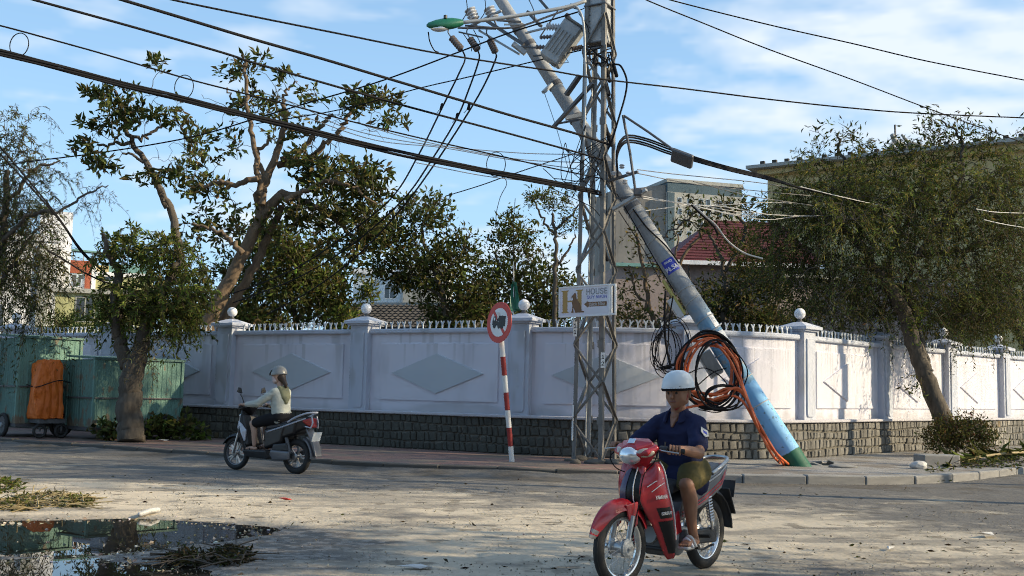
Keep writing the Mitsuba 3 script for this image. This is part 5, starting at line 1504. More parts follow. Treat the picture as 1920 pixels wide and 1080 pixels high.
for s_, e, h in ((1, el, hl), (-1, er, hr)):
    ax = unit(X3(-.50, .86 * s_, -.08)); w = h - unit(h - e) * .075 + X3(0, 0, .012)
    bones += [[(X3(-.19, .165 * s_, 1.155), .056), (e, .043)], [(e, .042), (e * .45 + w * .55, .040), (w, .027)]]
    bones += gripping_hand(h, ax, unit(X3(.80, .5 * s_, 0.0)), X3(0, 0, 1), w, s_, 1.05)
for s_ in (-1, 1):
    kn = X3(.045, .215 * s_, .715) if s_ > 0 else X3(.06, -.20, .72)
    ank = X3(-.075, .205 * s_, .335)
    bones += [[(X3(-.28, .09 * s_, .80), .105), (kn * .75 + X3(-.28, .09 * s_, .80) * .25, .072), (kn, .060)], [(kn, .058), (kn * .70 + ank * .30 + X3(-.022, 0, 0), .059), (ank * .75 + kn * .25, .040), (ank, .034)],
              [(ank, .036), (ank + X3(-.035, 0, -.045), .03)], ([(ank + X3(-.045, 0, -.055), .027), (ank + X3(.07, .015 * s_, -.045), .028), (ank + X3(.125, .03 * s_, -.060), .018), (ank + X3(.13, -.01 * s_, -.058), .020)], 'hull')]
    for k in range(5):
        bones.append([(ank + X3(.12, (.032 - .015 * k) * s_, -.060), .011), (ank + X3(.158 - .006 * abs(k - 3), (.036 - .016 * k) * s_, -.066), .0095)])
skin = body(bones, .013, 5)
R1.add('body', skin, 'skin', True)
R1.add('mouth', rhull([hc_ + hf * .1015 + hlft * .022 - hu * .061, hc_ + hf * .1015 - hlft * .022 - hu * .061, hc_ + hf * .107 - hu * .060], .0065), 'lip', 40)
sh = [([(X3(-.27, .085, .745), .105), (X3(-.27, -.085, .745), .105), (X3(-.23, .07, .92), .105), (X3(-.23, -.07, .92), .105)], 'hull'),
      ([(X3(-.23, .07, .92), .105), (X3(-.23, -.07, .92), .105), (X3(-.205, .085, 1.08), .102), (X3(-.205, -.085, 1.08), .102)], 'hull'),
      ([(X3(-.205, .085, 1.08), .102), (X3(-.205, -.085, 1.08), .102), (X3(-.20, .150, 1.165), .068), (X3(-.20, -.150, 1.165), .068), (X3(-.20, .05, 1.215), .06), (X3(-.20, -.05, 1.215), .06)], 'hull'),
      ([(X3(-.30, .10, .70), .10), (X3(-.30, -.10, .70), .10), (X3(-.27, .085, .80), .115), (X3(-.27, -.085, .80), .115), (X3(-.14, .10, .735), .07), (X3(-.14, -.10, .735), .07)], 'hull')]
for s_, e in ((1, el), (-1, er)):
    a = X3(-.195, .165 * s_, 1.155)
    sh.append([(a, .076), (a * .30 + e * .70, .070)])
mat('shirt_blue', proc(lambda p, n, uv: mix([0.012, 0.015, 0.042], [0.022, 0.027, 0.075], fbm(p.x * 14, p.y * 14, p.z * 14, 4))), rough=0.85, spec=0.2)
shirt = R1.add('shirt', wrinkle(body(sh, .018, 6), .007, 9.0, 4), 'shirt_blue', True)
for s_ in (-1, 1):
    R1.add('collar', rhull([(-.205, .075 * s_, 1.275), (-.13, .058 * s_, 1.245), (-.095, .065 * s_, 1.175), (-.15, .10 * s_, 1.20)], .011), 'shirt_blue', 40, parent=shirt)
R1.add('open_neck', rhull([(-.13, .028, 1.215), (-.13, -.028, 1.215), (-.098, 0, 1.145), (-.13, 0, 1.15)], .009), 'skin', 40, parent=shirt)
a = X3(-.195, .165, 1.155); ez = unit(a - el); en = unit(np.array([.45, .85, .12])); en = unit(en - ez * (en @ ez)); ex = np.cross(ez, en)
badge = [(-.034, .045), (.034, .045), (.038, -.015), (0, -.05), (-.038, -.015)]
R1.add('sleeve_badge', extrude(badge, frame(a * .50 + el * .50 + en * .080, ex, ez, en), .004), 'cable_white', parent=shirt, label='white shield-shaped sleeve badge')
R1.add('badge_mark', xf(box(-.018, .018, -.012, .016, .004, .006), frame(a * .50 + el * .50 + en * .080, ex, ez, en)), 'blue_print', parent=shirt)
mat('shorts_khaki', proc(lambda p, n, uv: mix([0.060, 0.052, 0.020], [0.115, 0.094, 0.036], fbm(p.x * 12, p.y * 12, p.z * 12, 4))), rough=0.85, spec=0.2)
so_ = []
for s_ in (-1, 1):
    kn = X3(.045, .215 * s_, .715)
    h0 = X3(-.29, .09 * s_, .79)
    so_.append([(h0, .128), (h0 * .45 + kn * .55 + X3(0, 0, .005), .096), (h0 * .16 + kn * .84 + X3(0, 0, .002), .084)])
so_.append([(X3(-.29, .08, .79), .125), (X3(-.29, -.08, .79), .125)])
R1.add('shorts', wrinkle(body(so_, .018, 6), .008, 8.0, 9), 'shorts_khaki', True)
hm = lathe([(0, .135), (.045, .130), (.085, .108), (.113, .070), (.126, .022), (.129, -.012), (.127, -.022), (.118, -.020), (.118, .02), (.10, .07), (0, .118)], (0, 0, 0), None, 36)
HM = frame(hc_ + hu * .045 - hf * .008, hf, hlft, hu) @ np.diag([1.10, 1.0, 1.0, 1.0])
mat('helmet_white', (0.62, 0.66, 0.68), rough=0.3, coat=0.8)
hk = R1.add('helmet', xf(hm, HM), 'helmet_white', 50)
R1.add('rim_trim', xf(lathe([(.127, -.024), (.131, -.014), (.132, -.004), (.127, -.004)], (0, 0, 0), None, 36), HM), 'cable_black', 40, parent=hk)
R1.add('helmet_mark', xf(box(-.025, .025, -.004, .004, 0, .003), frame(HM[:3, 3] + (hf * .88 + hlft * .38) * .137 + hu * .012, unit(hlft * .88 - hf * .38), hu, unit(hf * .88 + hlft * .38))), 'cable_black', parent=hk)
for s_ in (-1, 1):
    R1.add('chin_strap', tube(curve(np.array([hc_ + hlft * .086 * s_ + hu * .03, hc_ + hlft * .078 * s_ - hu * .05 + hf * .02, hc_ - hu * .122 * 1.05 + hf * .055]), 5), .007, 6), 'post_red', True, parent=hk)
    R1.add('eye', ball(hc_ + hf * .094 + hlft * .034 * s_ + hu * .006, .012, 2), 'dark_plastic', True)
    R1.add('eyebrow', rhull([hc_ + hf * .103 + hlft * .016 * s_ + hu * .030, hc_ + hf * .093 + hlft * .050 * s_ + hu * .032], .0065), 'hair_dark', 40)
    R1.add('hair', rhull([hc_ - hf * .03 + hlft * .080 * s_ + hu * .0, hc_ - hf * .06 + hlft * .06 * s_ - hu * .035, hc_ - hf * .085 - hu * .04], .02), 'cable_black', 40)
    ank = X3(-.075, .205 * s_, .335)
    sk_ = R1.add('sandal', rhull([ank + X3(-.07, .02 * s_, -.092), ank + X3(-.07, -.02 * s_, -.092), ank + X3(.15, .035 * s_, -.088), ank + X3(.15, -.035 * s_, -.088)], .012), 'cable_white', 40)
    R1.add('strap', tube(curve(np.array([ank + X3(.045, .05 * s_, -.085), ank + X3(.06, .02 * s_, -.022), ank + X3(.06, -.015 * s_, -.020), ank + X3(.045, -.045 * s_, -.085)]), 5), .017, 6), 'cable_white', True, parent=sk_)
    R1.add('strap', tube(curve(np.array([ank + X3(.085, .05 * s_, -.085), ank + X3(.10, .02 * s_, -.030), ank + X3(.10, -.015 * s_, -.030), ank + X3(.085, -.045 * s_, -.085)]), 5), .012, 6), 'sign_face', True, parent=sk_)

# ---- the scooter further back
SX = vehicle_frame((-3.372, 17.62), (-4.53, 18.27))
SC = thing('black_scooter', 'black scooter with silver trim and alloy wheels being ridden away to the left', 'scooter')
S_ = Local(SC, SX)
FC, RC = np.array([.645, 0, .275]), np.array([-.645, 0, .275])
wheel(S_, 'front_wheel', FC, .275, .045, 0, None, .05, 5)
wheel(S_, 'rear_wheel', RC, .280, .055, 0, None, .05, 5)
for s_ in (-1, 1):
    S_.add('fork', rod((.645, .08 * s_, .275), (.52, .08 * s_, .68), .024), 'alloy', 40)
    S_.add('shock_absorber', rod((-.60, .12 * s_, .34), (-.48, .12 * s_, .66), .03), 'steel_dark', 40)
S_.add('front_fender', arc_shell(.645, .275, .325, 30, 165, .075, .008, 16, .03), 'gloss_black', 50)
sf = S_.add('front_shield', rhull([(.50, 0, .90), (.42, .14, .96), (.42, -.14, .96), (.55, .07, .62), (.55, -.07, .62), (.40, .20, .66), (.40, -.20, .66), (.30, .17, .36), (.30, -.17, .36), (.42, .08, .40), (.42, -.08, .40)], .025), 'gloss_black', 50)
mat('scooter_silver', (0.40, 0.41, 0.46), rough=0.3, coat=0.7)
for s_ in (-1, 1):
    S_.add('silver_wing', rhull([(.44, .185 * s_, .80), (.52, .12 * s_, .70), (.34, .225 * s_, .62), (.26, .22 * s_, .66), (.28, .215 * s_, .50)], .014), 'scooter_silver', 50, parent=sf)
S_.add('headlight_cowl', rhull([(.47, .0, 1.0), (.42, .13, 1.02), (.42, -.13, 1.02), (.34, .10, 1.06), (.34, -.10, 1.06), (.36, 0, .94)], .035), 'gloss_black', 50)
for s_ in (-1, 1):
    S_.add('turn_signal', rhull([(.49, .08 * s_, .90), (.44, .16 * s_, .90), (.46, .14 * s_, .82)], .02), 'lamp_lens', 35)
hk = S_.add('handlebar', cat(*[tube(curve(np.array([(.36, .12 * s_, 1.03), (.33, .22 * s_, 1.05), (.27, .37 * s_, 1.04)]), 4), .014, 8) for s_ in (-1, 1)]), 'steel_dark', True)
for s_ in (-1, 1):
    S_.add('grip', rod((.325, .25 * s_, 1.05), (.27, .375 * s_, 1.04), .019), 'rubber', True, parent=hk)
    S_.add('mirror', cat(tube(curve(np.array([(.33, .20 * s_, 1.06), (.34, .23 * s_, 1.16), (.36, .27 * s_, 1.25)]), 4), .008, 6), rhull([(.37, .24 * s_, 1.27), (.37, .33 * s_, 1.29), (.37, .30 * s_, 1.35), (.37, .25 * s_, 1.33)], .012)), 'dark_plastic', 40, parent=hk)
S_.add('floorboard', rhull([(.34, .16, .33), (.34, -.16, .33), (-.12, .17, .33), (-.12, -.17, .33), (.30, .13, .26), (.30, -.13, .26), (-.14, .14, .24), (-.14, -.14, .24)], .025), 'dark_plastic', 35)
S_.add('inner_shield', rhull([(.38, .14, .88), (.38, -.14, .88), (.26, .17, .45), (.26, -.17, .45)], .03), 'dark_plastic', 35)
bc = S_.add('body_cover', soft([([(-.10, .10, .42), (-.10, -.10, .42), (-.08, .09, .66), (-.08, -.09, .66), (-.48, .14, .73), (-.48, -.14, .73), (-.42, .14, .52), (-.42, -.14, .52)], .045),
                                ([(-.40, .135, .58), (-.40, -.135, .58), (-.44, .13, .76), (-.44, -.13, .76), (-.70, .11, .83), (-.70, -.11, .83), (-.66, .12, .66), (-.66, -.12, .66)], .045),
                                ([(-.66, .105, .80), (-.66, -.105, .80), (-.66, .10, .68), (-.66, -.10, .68), (-.90, .055, .88), (-.90, -.055, .88), (-.86, .065, .76), (-.86, -.065, .76)], .04)], .02, 6), 'gloss_black', True)
for s_ in (-1, 1):
    S_.add('silver_line', tube(np.array([(-.12, .142 * s_, .65), (-.40, .185 * s_, .72), (-.70, .158 * s_, .82), (-.88, .10 * s_, .885)]), .012, 6), 'scooter_silver', parent=bc)
S_.add('seat', loft([np.array([(x, y, z) for y, z in ((-w, zt - .07), (-w * 1.06, zt - .02), (-w * .7, zt + .012), (0, zt + .02), (w * .7, zt + .012), (w * 1.06, zt - .02), (w, zt - .07), (0, zt - .08))]) for x, w, zt in ((-.04, .08, .74), (-.12, .12, .77), (-.38, .145, .79), (-.50, .14, .83), (-.72, .12, .865), (-.84, .08, .88))]), 'seat_vinyl', 40)
S_.add('grab_rail', tube(curve(np.array([(-.56, .155, .82), (-.72, .16, .90), (-.92, .12, .97), (-.99, 0, .98), (-.92, -.12, .97), (-.72, -.16, .90), (-.56, -.155, .82)]), 6), .016, 8), 'scooter_silver', True)
S_.add('tail_light', rhull([(-.93, .08, .87), (-.93, -.08, .87), (-.96, .05, .76), (-.96, -.05, .76), (-.86, .12, .84), (-.86, -.12, .84)], .02), 'tail_red', 35)
for s_ in (-1, 1):
    S_.add('tail_trim', tube(np.array([(-.88, .11 * s_, .76), (-.98, .09 * s_, .74), (-1.0, .07 * s_, .82), (-.97, .06 * s_, .92)]), .012, 6), 'scooter_silver')
S_.add('rear_fender', cat(rhull([(-.88, .07, .72), (-.88, -.07, .72), (-1.02, .07, .50), (-1.02, -.07, .50), (-1.08, .065, .30), (-1.08, -.065, .30)], .012), arc_shell(-.645, .28, .36, 185, 120, .07, .01, 10, .02)), 'gunmetal', 50)
S_.add('licence_plate', obox((-1.035, 0, .60), np.stack([(.95, 0, .30), (0, 1, 0), (-.30, 0, .95)], 1), (.006, .20, .15)), 'white_paint')
S_.add('engine_cover', rhull([(-.24, .15, .30), (-.26, .16, .34), (-.60, .165, .33), (-.60, .165, .25), (-.30, .15, .23)], .03), 'gunmetal', 50)
S_.add('air_box', rhull([(-.30, .14, .44), (-.54, .15, .46), (-.56, .15, .38), (-.28, .14, .38)], .03), 'dark_plastic', 35)
S_.add('exhaust', tube(np.array([(-.2, -.15, .25), (-.45, -.17, .27), (-.95, -.19, .40)]), [.03, .055, .055], 12), 'steel_dark', 40)

P2 = thing('person', 'woman in pale grey-green hooded jacket, face mask and helmet riding the black scooter', 'person')
R2 = Local(P2, SX)
hc2 = X3(-.20, .0, 1.545)
hf = unit(X3(.96, .10, -.12)); hu = unit(X3(.12, 0, 1)); hu = unit(hu - hf * (hu @ hf)); hlft = np.cross(hu, hf)
bones = head_parts(hc2, hf, hlft, hu, 0.98)
bones += [[(X3(-.26, 0, 1.32), .052), (X3(-.22, 0, 1.46), .046)], [(X3(-.26, .10, 1.29), .05), (X3(-.26, -.10, 1.29), .05)], [(X3(-.26, 0, 1.30), .06), (X3(-.30, 0, .90), .09)]]
jb = []
for s_ in (-1, 1):
    h = X3(.30, .312 * s_, 1.062); e = X3(.0, .27 * s_, 1.10); w = h - unit(h - e) * .07 + X3(0, 0, .012)
    bones += [[(X3(-.25, .155 * s_, 1.29), .045), (e, .036)], [(e, .035), (w, .023)]] + gripping_hand(h, unit(X3(-.40, .9 * s_, -.05)), unit(X3(.85, .4 * s_, 0)), X3(0, 0, 1), w, s_, .92)
    kn = X3(.185, .14 * s_, .775); ank = X3(.13, .15 * s_, .435)
    bones += [[(X3(-.30, .085 * s_, .88), .10), (kn, .060)], [(kn, .056), (kn * .66 + ank * .34 + X3(-.02, 0, 0), .052), (ank, .032)], ([(ank + X3(-.035, 0, -.06), .026), (ank + X3(.07, .01, -.05), .026), (ank + X3(.15, .02 * s_, -.068), .016), (ank + X3(.15, -.015 * s_, -.068), .016)], 'hull')]
    jb.append([(X3(-.25, .15 * s_, 1.285), .068), (e, .054), (e * .2 + w * .8, .036)])
R2.add('body', body(bones, .016, 5), 'skin_light', True)
jb += [([(X3(-.30, .09, .87), .10), (X3(-.30, -.09, .87), .10), (X3(-.27, .065, 1.05), .105), (X3(-.27, -.065, 1.05), .105)], 'hull'), ([(X3(-.27, .065, 1.05), .105), (X3(-.27, -.065, 1.05), .105), (X3(-.26, .085, 1.20), .10), (X3(-.26, -.085, 1.20), .10)], 'hull'),
       ([(X3(-.26, .085, 1.20), .10), (X3(-.26, -.085, 1.20), .10), (X3(-.26, .14, 1.29), .064), (X3(-.26, -.14, 1.29), .064), (X3(-.265, 0, 1.335), .06)], 'hull')]
mat('jacket_grey', proc(lambda p, n, uv: mix([0.33, 0.35, 0.31], [0.48, 0.50, 0.45], fbm(p.x * 8, p.y * 8, p.z * 26, 3))), rough=0.8, spec=0.2)
mat('hood_olive', (0.16, 0.165, 0.10), rough=0.85)
jk = R2.add('jacket', wrinkle(body(jb, .020, 6), .008, 7.0, 14, (.5, .5, 4)), 'jacket_grey', True)
R2.add('hood', rhull([(-.30, .09, 1.36), (-.30, -.09, 1.36), (-.36, .07, 1.22), (-.36, -.07, 1.22), (-.37, 0, 1.13), (-.30, .06, 1.28)], .035), 'hood_olive', 50, parent=jk)
sb_ = []
for s_ in (-1, 1):
    kn = X3(.185, .14 * s_, .775); h0 = X3(-.30, .085 * s_, .885)
    sb_.append([(h0, .115), (h0 * .15 + kn * .85, .080)])
sb_.append([(X3(-.30, .08, .885), .115), (X3(-.30, -.08, .885), .115)])
R2.add('shorts', wrinkle(body(sb_, .022, 5), .006, 8, 19), 'cable_black', True)
HM = frame(hc2 + hu * .045 - hf * .008, hf, hlft, hu) @ np.diag([1.06, .96, .98, 1.0])
mat('helmet_grey', (0.20, 0.195, 0.18), rough=0.3, coat=0.8)
hk = R2.add('helmet', xf(hm, HM), 'helmet_grey', 50)
R2.add('peak', rhull([hc2 + hf * .125 + hlft * .06 + hu * .065, hc2 + hf * .125 - hlft * .06 + hu * .065, hc2 + hf * .175 + hu * .045, hc2 + hf * .06 + hlft * .10 + hu * .10, hc2 + hf * .06 - hlft * .10 + hu * .10, hc2 + hf * .07 + hu * .15], .010), 'gloss_black', 40, parent=hk)
mat('mask_pink', (0.55, 0.43, 0.40), rough=0.8)
R2.add('face_mask', rhull([hc2 + hf * .105 - hu * .01, hc2 + hf * .095 - hu * .085, hc2 + hf * .06 + hlft * .062 - hu * .005, hc2 + hf * .06 - hlft * .062 - hu * .005, hc2 + hf * .02 + hlft * .068 - hu * .07, hc2 + hf * .02 - hlft * .068 - hu * .07], .022), 'mask_pink', 50)
R2.add('hair', body([[(hc2 - hf * .04 + hu * .0, .080), (hc2 - hf * .09 - hu * .08, .045), (hc2 - hf * .125 - hu * .14, .032), (hc2 - hf * .13 - hu * .19, .016)]], .015, 4), 'hair_dark', True)
for s_ in (-1, 1):
    R2.add('eye', ball(hc2 + hf * .088 + hlft * .032 * s_ + hu * .006, .010, 2), 'dark_plastic', True)
    ank = X3(.13, .15 * s_, .435)
    R2.add('sandal', cat(rhull([ank + X3(-.07, .02 * s_, -.090), ank + X3(-.07, -.02 * s_, -.090), ank + X3(.17, .03 * s_, -.088), ank + X3(.17, -.03 * s_, -.088)], .010), tube(curve(np.array([ank + X3(.06, .045 * s_, -.08), ank + X3(.085, 0, -.025), ank + X3(.06, -.045 * s_, -.08)]), 5), .010, 6)), 'dark_plastic', 40)
# ------------------------------------------------------------------ carts by the wall
def corrugated(o, ex, ez, w, h, pitch=0.12, d=0.010, inset=0.0):
    """an upright ribbed sheet: o its lower corner, ex along, ez up; ribs stand out along ex x ez"""
    n_ = np.cross(ex, ez)
    xs, ds = [], []
    k = max(2, int(round(w / pitch))); p_ = w / k
    for i in range(k):
        xs += [i * p_, i * p_ + p_ * .62, i * p_ + p_ * .72, i * p_ + p_ * .90]
        ds += [0, 0, d, d]
    xs.append(w); ds.append(0)
    xs, ds = np.array(xs), np.array(ds)
    row = o + ex * xs[:, None] + n_ * ds[:, None]
    return grid(np.stack([row, row + ez * h], 1))


def cart_color(dark):
    def f(p, n, uv):
        g = fbm(p.x * 3 + p.y * 2, p.y * 3, p.z * 3, 4)
        c = mix([0.095, 0.205, 0.172], [0.15, 0.285, 0.24], g)
        c = mix(c, [0.20, 0.105, 0.055], 0.7 * smoothstep(0.60, 0.74, fbm(p.x * 9, p.y * 9, p.z * 4, 4) + 0.22 * smoothstep(0.75, 0.45, p.z)))
        return c * dark
    return f


mat('cart_green', proc(cart_color(1.0)), rough=0.6, metal=0.0)
mat('cart_green_dark', proc(cart_color(0.72)), rough=0.6)  # same green scaled darker, for end, back and roof
mat('tarpaulin', proc(lambda p, n, uv: mix([0.50, 0.10, 0.012], [0.68, 0.165, 0.022], fbm(p.x * 4, p.y * 4, p.z * 4, 4))), rough=0.55, spec=0.4)
Z3 = np.array([0, 0, 1.0])
cr, cl = unit(V(.70, .71, 0)), unit(V(-.71, .70, 0))


def cart(name, label, corner, wr, wl, z0, z1, mats, wheels, slope=0.0):
    K = thing(name, label, 'cart')
    o = V(corner[0], corner[1], z0); h = z1 - z0
    a = part(K, 'end_panel', corrugated(o + cl * wl, -cl, Z3, wl, h), mats[0])
    b = part(K, 'side_panel', corrugated(o, cr, Z3, wr, h), mats[1])
    part(K, 'back_panel', cat(corrugated(o + cr * wr, cl, Z3, wl, h), corrugated(o + cr * wr + cl * wl, -cr, Z3, wr, h)), mats[0])
    top = [o + Z3 * h - cr * .05 - cl * .05, o + Z3 * h + cr * (wr + .05) - cl * .05, o + Z3 * (h + slope) + cr * (wr + .05) + cl * (wl + .05), o + Z3 * (h + slope) - cr * .05 + cl * (wl + .05)]
    part(K, 'roof', hull(np.vstack([top, np.array(top) + Z3 * .045])), mats[0])
    for e, w_ in ((cl, wl), (cr, wr)):
        n_ = unit(np.cross(e, Z3)) * (1 if e is cr else -1)
        part(K, 'rail', bar(o + Z3 * h * .43 + n_ * .03, o + e * w_ + Z3 * h * .43 + n_ * .03, .03, .03), 'steel_dark')
    for q in (o, o + cr * wr, o + cl * wl):
        part(K, 'corner_post', obox(q + Z3 * h / 2, np.stack([cr, cl, Z3], 1), (.06, .06, h)), mats[1])
    part(K, 'floor_frame', obox(o + cr * wr / 2 + cl * wl / 2 - Z3 * .04, np.stack([cr, cl, Z3], 1), (wr, wl, .07)), 'steel_dark')
    part(K, 'hinge', bar(o + cl * wl * .5 + Z3 * .05 - cr * .035, o + cl * wl * .5 + Z3 * (h - .05) - cr * .035, .015, .015), mats[0])
    for (along, off, R_, side) in wheels:
        c = o + (cr * along - cl * .06 if side == 'r' else cl * along - cr * .06) + np.array([0, 0, R_ + .125 - z0])
        axw = cl if side == 'r' else cr
        wk = part(K, 'wheel', torus(c, axw, R_ - .045, .045, 32, 10), 'rubber', True)
        part(wk, 'rim', lathe([(0, -.03), (R_ - .08, -.03), (R_ - .085, .03), (0, .03)], c, axes(axw, (0, 0, 1)), 24), 'steel_dark', 30)
        part(wk, 'hub', lathe([(0, -.06), (.05, -.055), (.05, .05), (0, .06)], c, axes(axw, (0, 0, 1)), 14), 'steel_grey', 30)
    return K


c2 = at(176, 740, 24.1); c1 = at(32, 740, 24.5)
cart('street_cart', 'closed green corrugated vendor cart with a low flat roof behind the forked tree', c2, 2.1, 1.35, .40, 1.90, ('cart_green_dark', 'cart_green'), [(1.72, 0, .28, 'r')], .06)
cart('street_cart', 'taller green corrugated vendor stall on wheels at the left edge of the picture', c1, 1.4, 1.9, .44, 2.36, ('cart_green_dark', 'cart_green'), [(.55, 0, .27, 'l'), (1.0, 0, .27, 'r')], .10)
TP = thing('tarpaulin_bundle', 'orange tarpaulin draped over a small cart between the two green carts', 'tarpaulin')
o = V(c1[0], c1[1], .56) + cr * .24 - cl * .66
m = trimesh.Trimesh(*hull(np.vstack([[o - cr * .06 - cl * .04, o + cr * .54 - cl * .04, o + cr * .52 + cl * .66, o + cl * .66], np.array([o + cr * .10 + cl * .10, o + cr * .42 + cl * .05, o + cr * .40 + cl * .55, o + cr * .12 + cl * .55]) + Z3 * 1.32,
                                         np.array([o + cr * .02 + cl * .05, o + cr * .50 + cl * .05, o + cr * .47 + cl * .6, o + cr * .02 + cl * .6]) + Z3 * 1.22, np.array([o - cr * .16 - cl * .05, o + cr * .05 - cl * .08]) + Z3 * .60])), process=True)
m = m.subdivide_to_size(.035)
v = np.array(m.vertices); nn = np.array(m.vertex_normals)
hgt = np.clip((v[:, 2] - .56) / 1.3, 0, 1)
ph = (v @ cr) * 19 + (v @ cl) * 14 + 5 * meshkit.fbm(v * np.array([1.5, 1.5, .8]), 3, 2)
fold = (np.abs(np.sin(ph)) - .6) * .035 * (1.15 - hgt) + (meshkit.fbm(v * 5.0, 4, 5) - .5) * .05 + (np.abs(meshkit.fbm(v * np.array([6, 6, 2.0]) + 9, 3, 8) - .5) * -.12)
m = (v + nn * fold[:, None], np.array(m.faces))
part(TP, 'sheet', m, 'tarpaulin', True)
part(TP, 'rope', tube(curve(np.array([o + Z3 * .75 - cr * .06 + cl * .6, o + Z3 * .70 - cr * .10 - cl * .05, o + Z3 * .85 + cr * .35 - cl * .1, o + Z3 * .8 + cr * .68])), .012, 5), 'cable_black')
part(TP, 'base_frame', obox(o + cr * .33 + cl * .33 - Z3 * .05, np.stack([cr, cl, Z3], 1), (.6, .6, .1)), 'steel_dark')
for q in (.08, .56):
    part(TP, 'wheel', torus(o + cr * q - Z3 * .27 + cl * .1, cl, .13, .035, 24, 8), 'rubber', True)
    part(TP, 'leg', bar(o + cr * q + cl * .1 - Z3 * .28, o + cr * q + cl * .1 - Z3 * .02, .03, .03), 'steel_dark')

# ------------------------------------------------------------------ buildings behind
for n_, c in (('plaster_white', (0.70, 0.71, 0.73)), ('plaster_olive', (0.40, 0.40, 0.20)), ('plaster_yellow', (0.52, 0.43, 0.22)), ('plaster_pink', (0.26, 0.215, 0.20)), ('plaster_grey', (0.33, 0.335, 0.31)), ('plaster_dun', (0.24, 0.225, 0.20)), ('plaster_blue', (0.50, 0.59, 0.66)), ('plaster_red', (0.33, 0.10, 0.06)), ('sheet_teal', (0.16, 0.30, 0.28)), ('tower_teal', (0.075, 0.115, 0.14))):
    mat(n_, proc(lambda p, n, uv, c=c: mi.Color3f(*c) * (0.8 + 0.35 * fbm(p.x * .6 + p.y * .4, p.y * .6, p.z * .5, 4) - 0.18 * smoothstep(.5, .75, fbm(p.x * 2.5 + p.y * 2.5, 1.0, p.z * .25, 3)))), rough=0.85, spec=0.2)
mat('window_dark', (0.035, 0.045, 0.055), rough=0.12, spec=0.8)
mat('window_blue', (0.05, 0.16, 0.34), rough=0.15, spec=0.7)
mat('roof_tile_red', proc(lambda p, n, uv: mix([0.055, 0.009, 0.013], [0.097, 0.018, 0.023], fbm(p.x * 1.5, p.y * 1.5, p.z * 2, 4))), rough=0.7)
mat('roof_tile_dark', proc(lambda p, n, uv: mix([0.022, 0.020, 0.018], [0.065, 0.057, 0.048], fbm(p.x * 2.5, p.y * 2.5, p.z * 3, 4))), rough=0.9)


class House:
    """a building whose corner stands at a place of the photograph; ex runs along its front to the right, ey goes back"""

    def __init__(self, name, label, px, D, yaw, cat_='building'):
        self.k = thing(name, label, cat_)
        p = at(px, 740, D); self.o = V(p[0], p[1], 0)
        self.ex, self.ey = V(math.cos(yaw), math.sin(yaw), 0), V(-math.sin(yaw), math.cos(yaw), 0)
        self.M = frame(self.o, self.ex, self.ey, Z3)

    def box(self, name, x0, x1, y0, y1, z0, z1, m, parent=None, **kw):
        return part(parent or self.k, name, xf(box(x0, x1, y0, y1, z0, z1), self.M), m, **kw)

    def window(self, x, z, w, h, y=0.0, face='front', m='window_dark', fr='plaster_white'):
        if face == 'front':
            b = lambda d0, d1, g_: box(x - w / 2 - g_, x + w / 2 + g_, y - d1, y - d0, z - g_, z + h + g_)
        else:
            b = lambda d0, d1, g_: box(y - d1, y - d0, x - w / 2 - g_, x + w / 2 + g_, z - g_, z + h + g_)
        f_ = part(self.k, 'window', xf(b(-.05, .03, w * .09), self.M), fr)
        part(f_, 'pane', xf(b(-.02, .045, 0), self.M), m)
        part(f_, 'mullion', xf(b(.046, .06, 0) if 0 else box(x - .03, x + .03, y - .07, y - .046, z, z + h) if face == 'front' else box(y - .07, y - .046, x - .03, x + .03, z, z + h), self.M), fr)
        return f_

    def hull(self, name, pts, m, parent=None):
        return part(parent or self.k, name, xf(hull(np.array(pts, float)), self.M), m)


def zat(px, py, D):
    return at(px, py, D)[2]


# far left
h = House('white_building', 'bright white building half hidden behind the drooping tree at the left edge', -130, 60, .42)
zt = zat(60, 452, 62)
h.box('wall', 0, 6.0, 0, 6, 0, zt, 'plaster_white'); h.box('parapet', -.1, 6.1, -.1, 6.1, zt, zt + .4, 'plaster_white')
h.box('stair_tower', 5.0, 6.9, 6.2, 9, 0, zat(118, 405, 70), 'plaster_white')
h.box('pilaster', 5.0, 5.6, -.22, -.003, 0, zt - .2, 'plaster_grey')
for i in range(2):
    for j in range(3):
        h.window(1.0 + 1.9 * i, 1.2 + 3.0 * j, .9, 1.4)
h = House('olive_house', 'low olive-yellow house with one grey window beyond the wall at the left', 93, 54, .36)
zt = zat(130, 548, 54)
h.box('wall', 0, 3.6, 0, 6, 0, zt, 'plaster_olive'); h.box('roof_slab', -.15, 3.7, -.25, 6, zt, zt + .22, 'plaster_grey')
h.window(1.4, zat(140, 600, 54), .8, 1.15, m='window_dark', fr='plaster_grey')
h.box('drain_pipe', 2.05, 2.13, -.1, -.003, 0, zt, 'plaster_grey')
h = House('painted_house', 'house with red-brown upper wall, yellow band and dark roof terrace canopy beyond the left carts', 118, 72, .30)
zz = lambda y: zat(150, y, 72)
h.box('wall', 0, 1.35, 0, 7, 0, zz(512), 'plaster_white'); h.box('upper_wall', -.02, 1.3, -.06, 7, zz(512), zz(488), 'plaster_red'); h.box('corner_pier', .95, 1.30, -.12, -.063, 0, zz(511), 'plaster_red')
h.box('white_pier', 1.36, 1.62, -.14, 3, 0, zz(488), 'plaster_white')
h.box('side_wall', 1.63, 5.2, 0, 7, 0, zz(516), 'plaster_olive'); h.box('yellow_band', 1.63, 2.4, -.05, 5, zz(507), zz(495), 'plaster_yellow'); h.box('ledge', 1.63, 5.2, -.2, 5, zz(515.5), zz(507.5), 'plaster_white')
h.box('teal_fence', 2.41, 5.2, -.05, .05, zz(507), zz(492), 'sheet_teal')
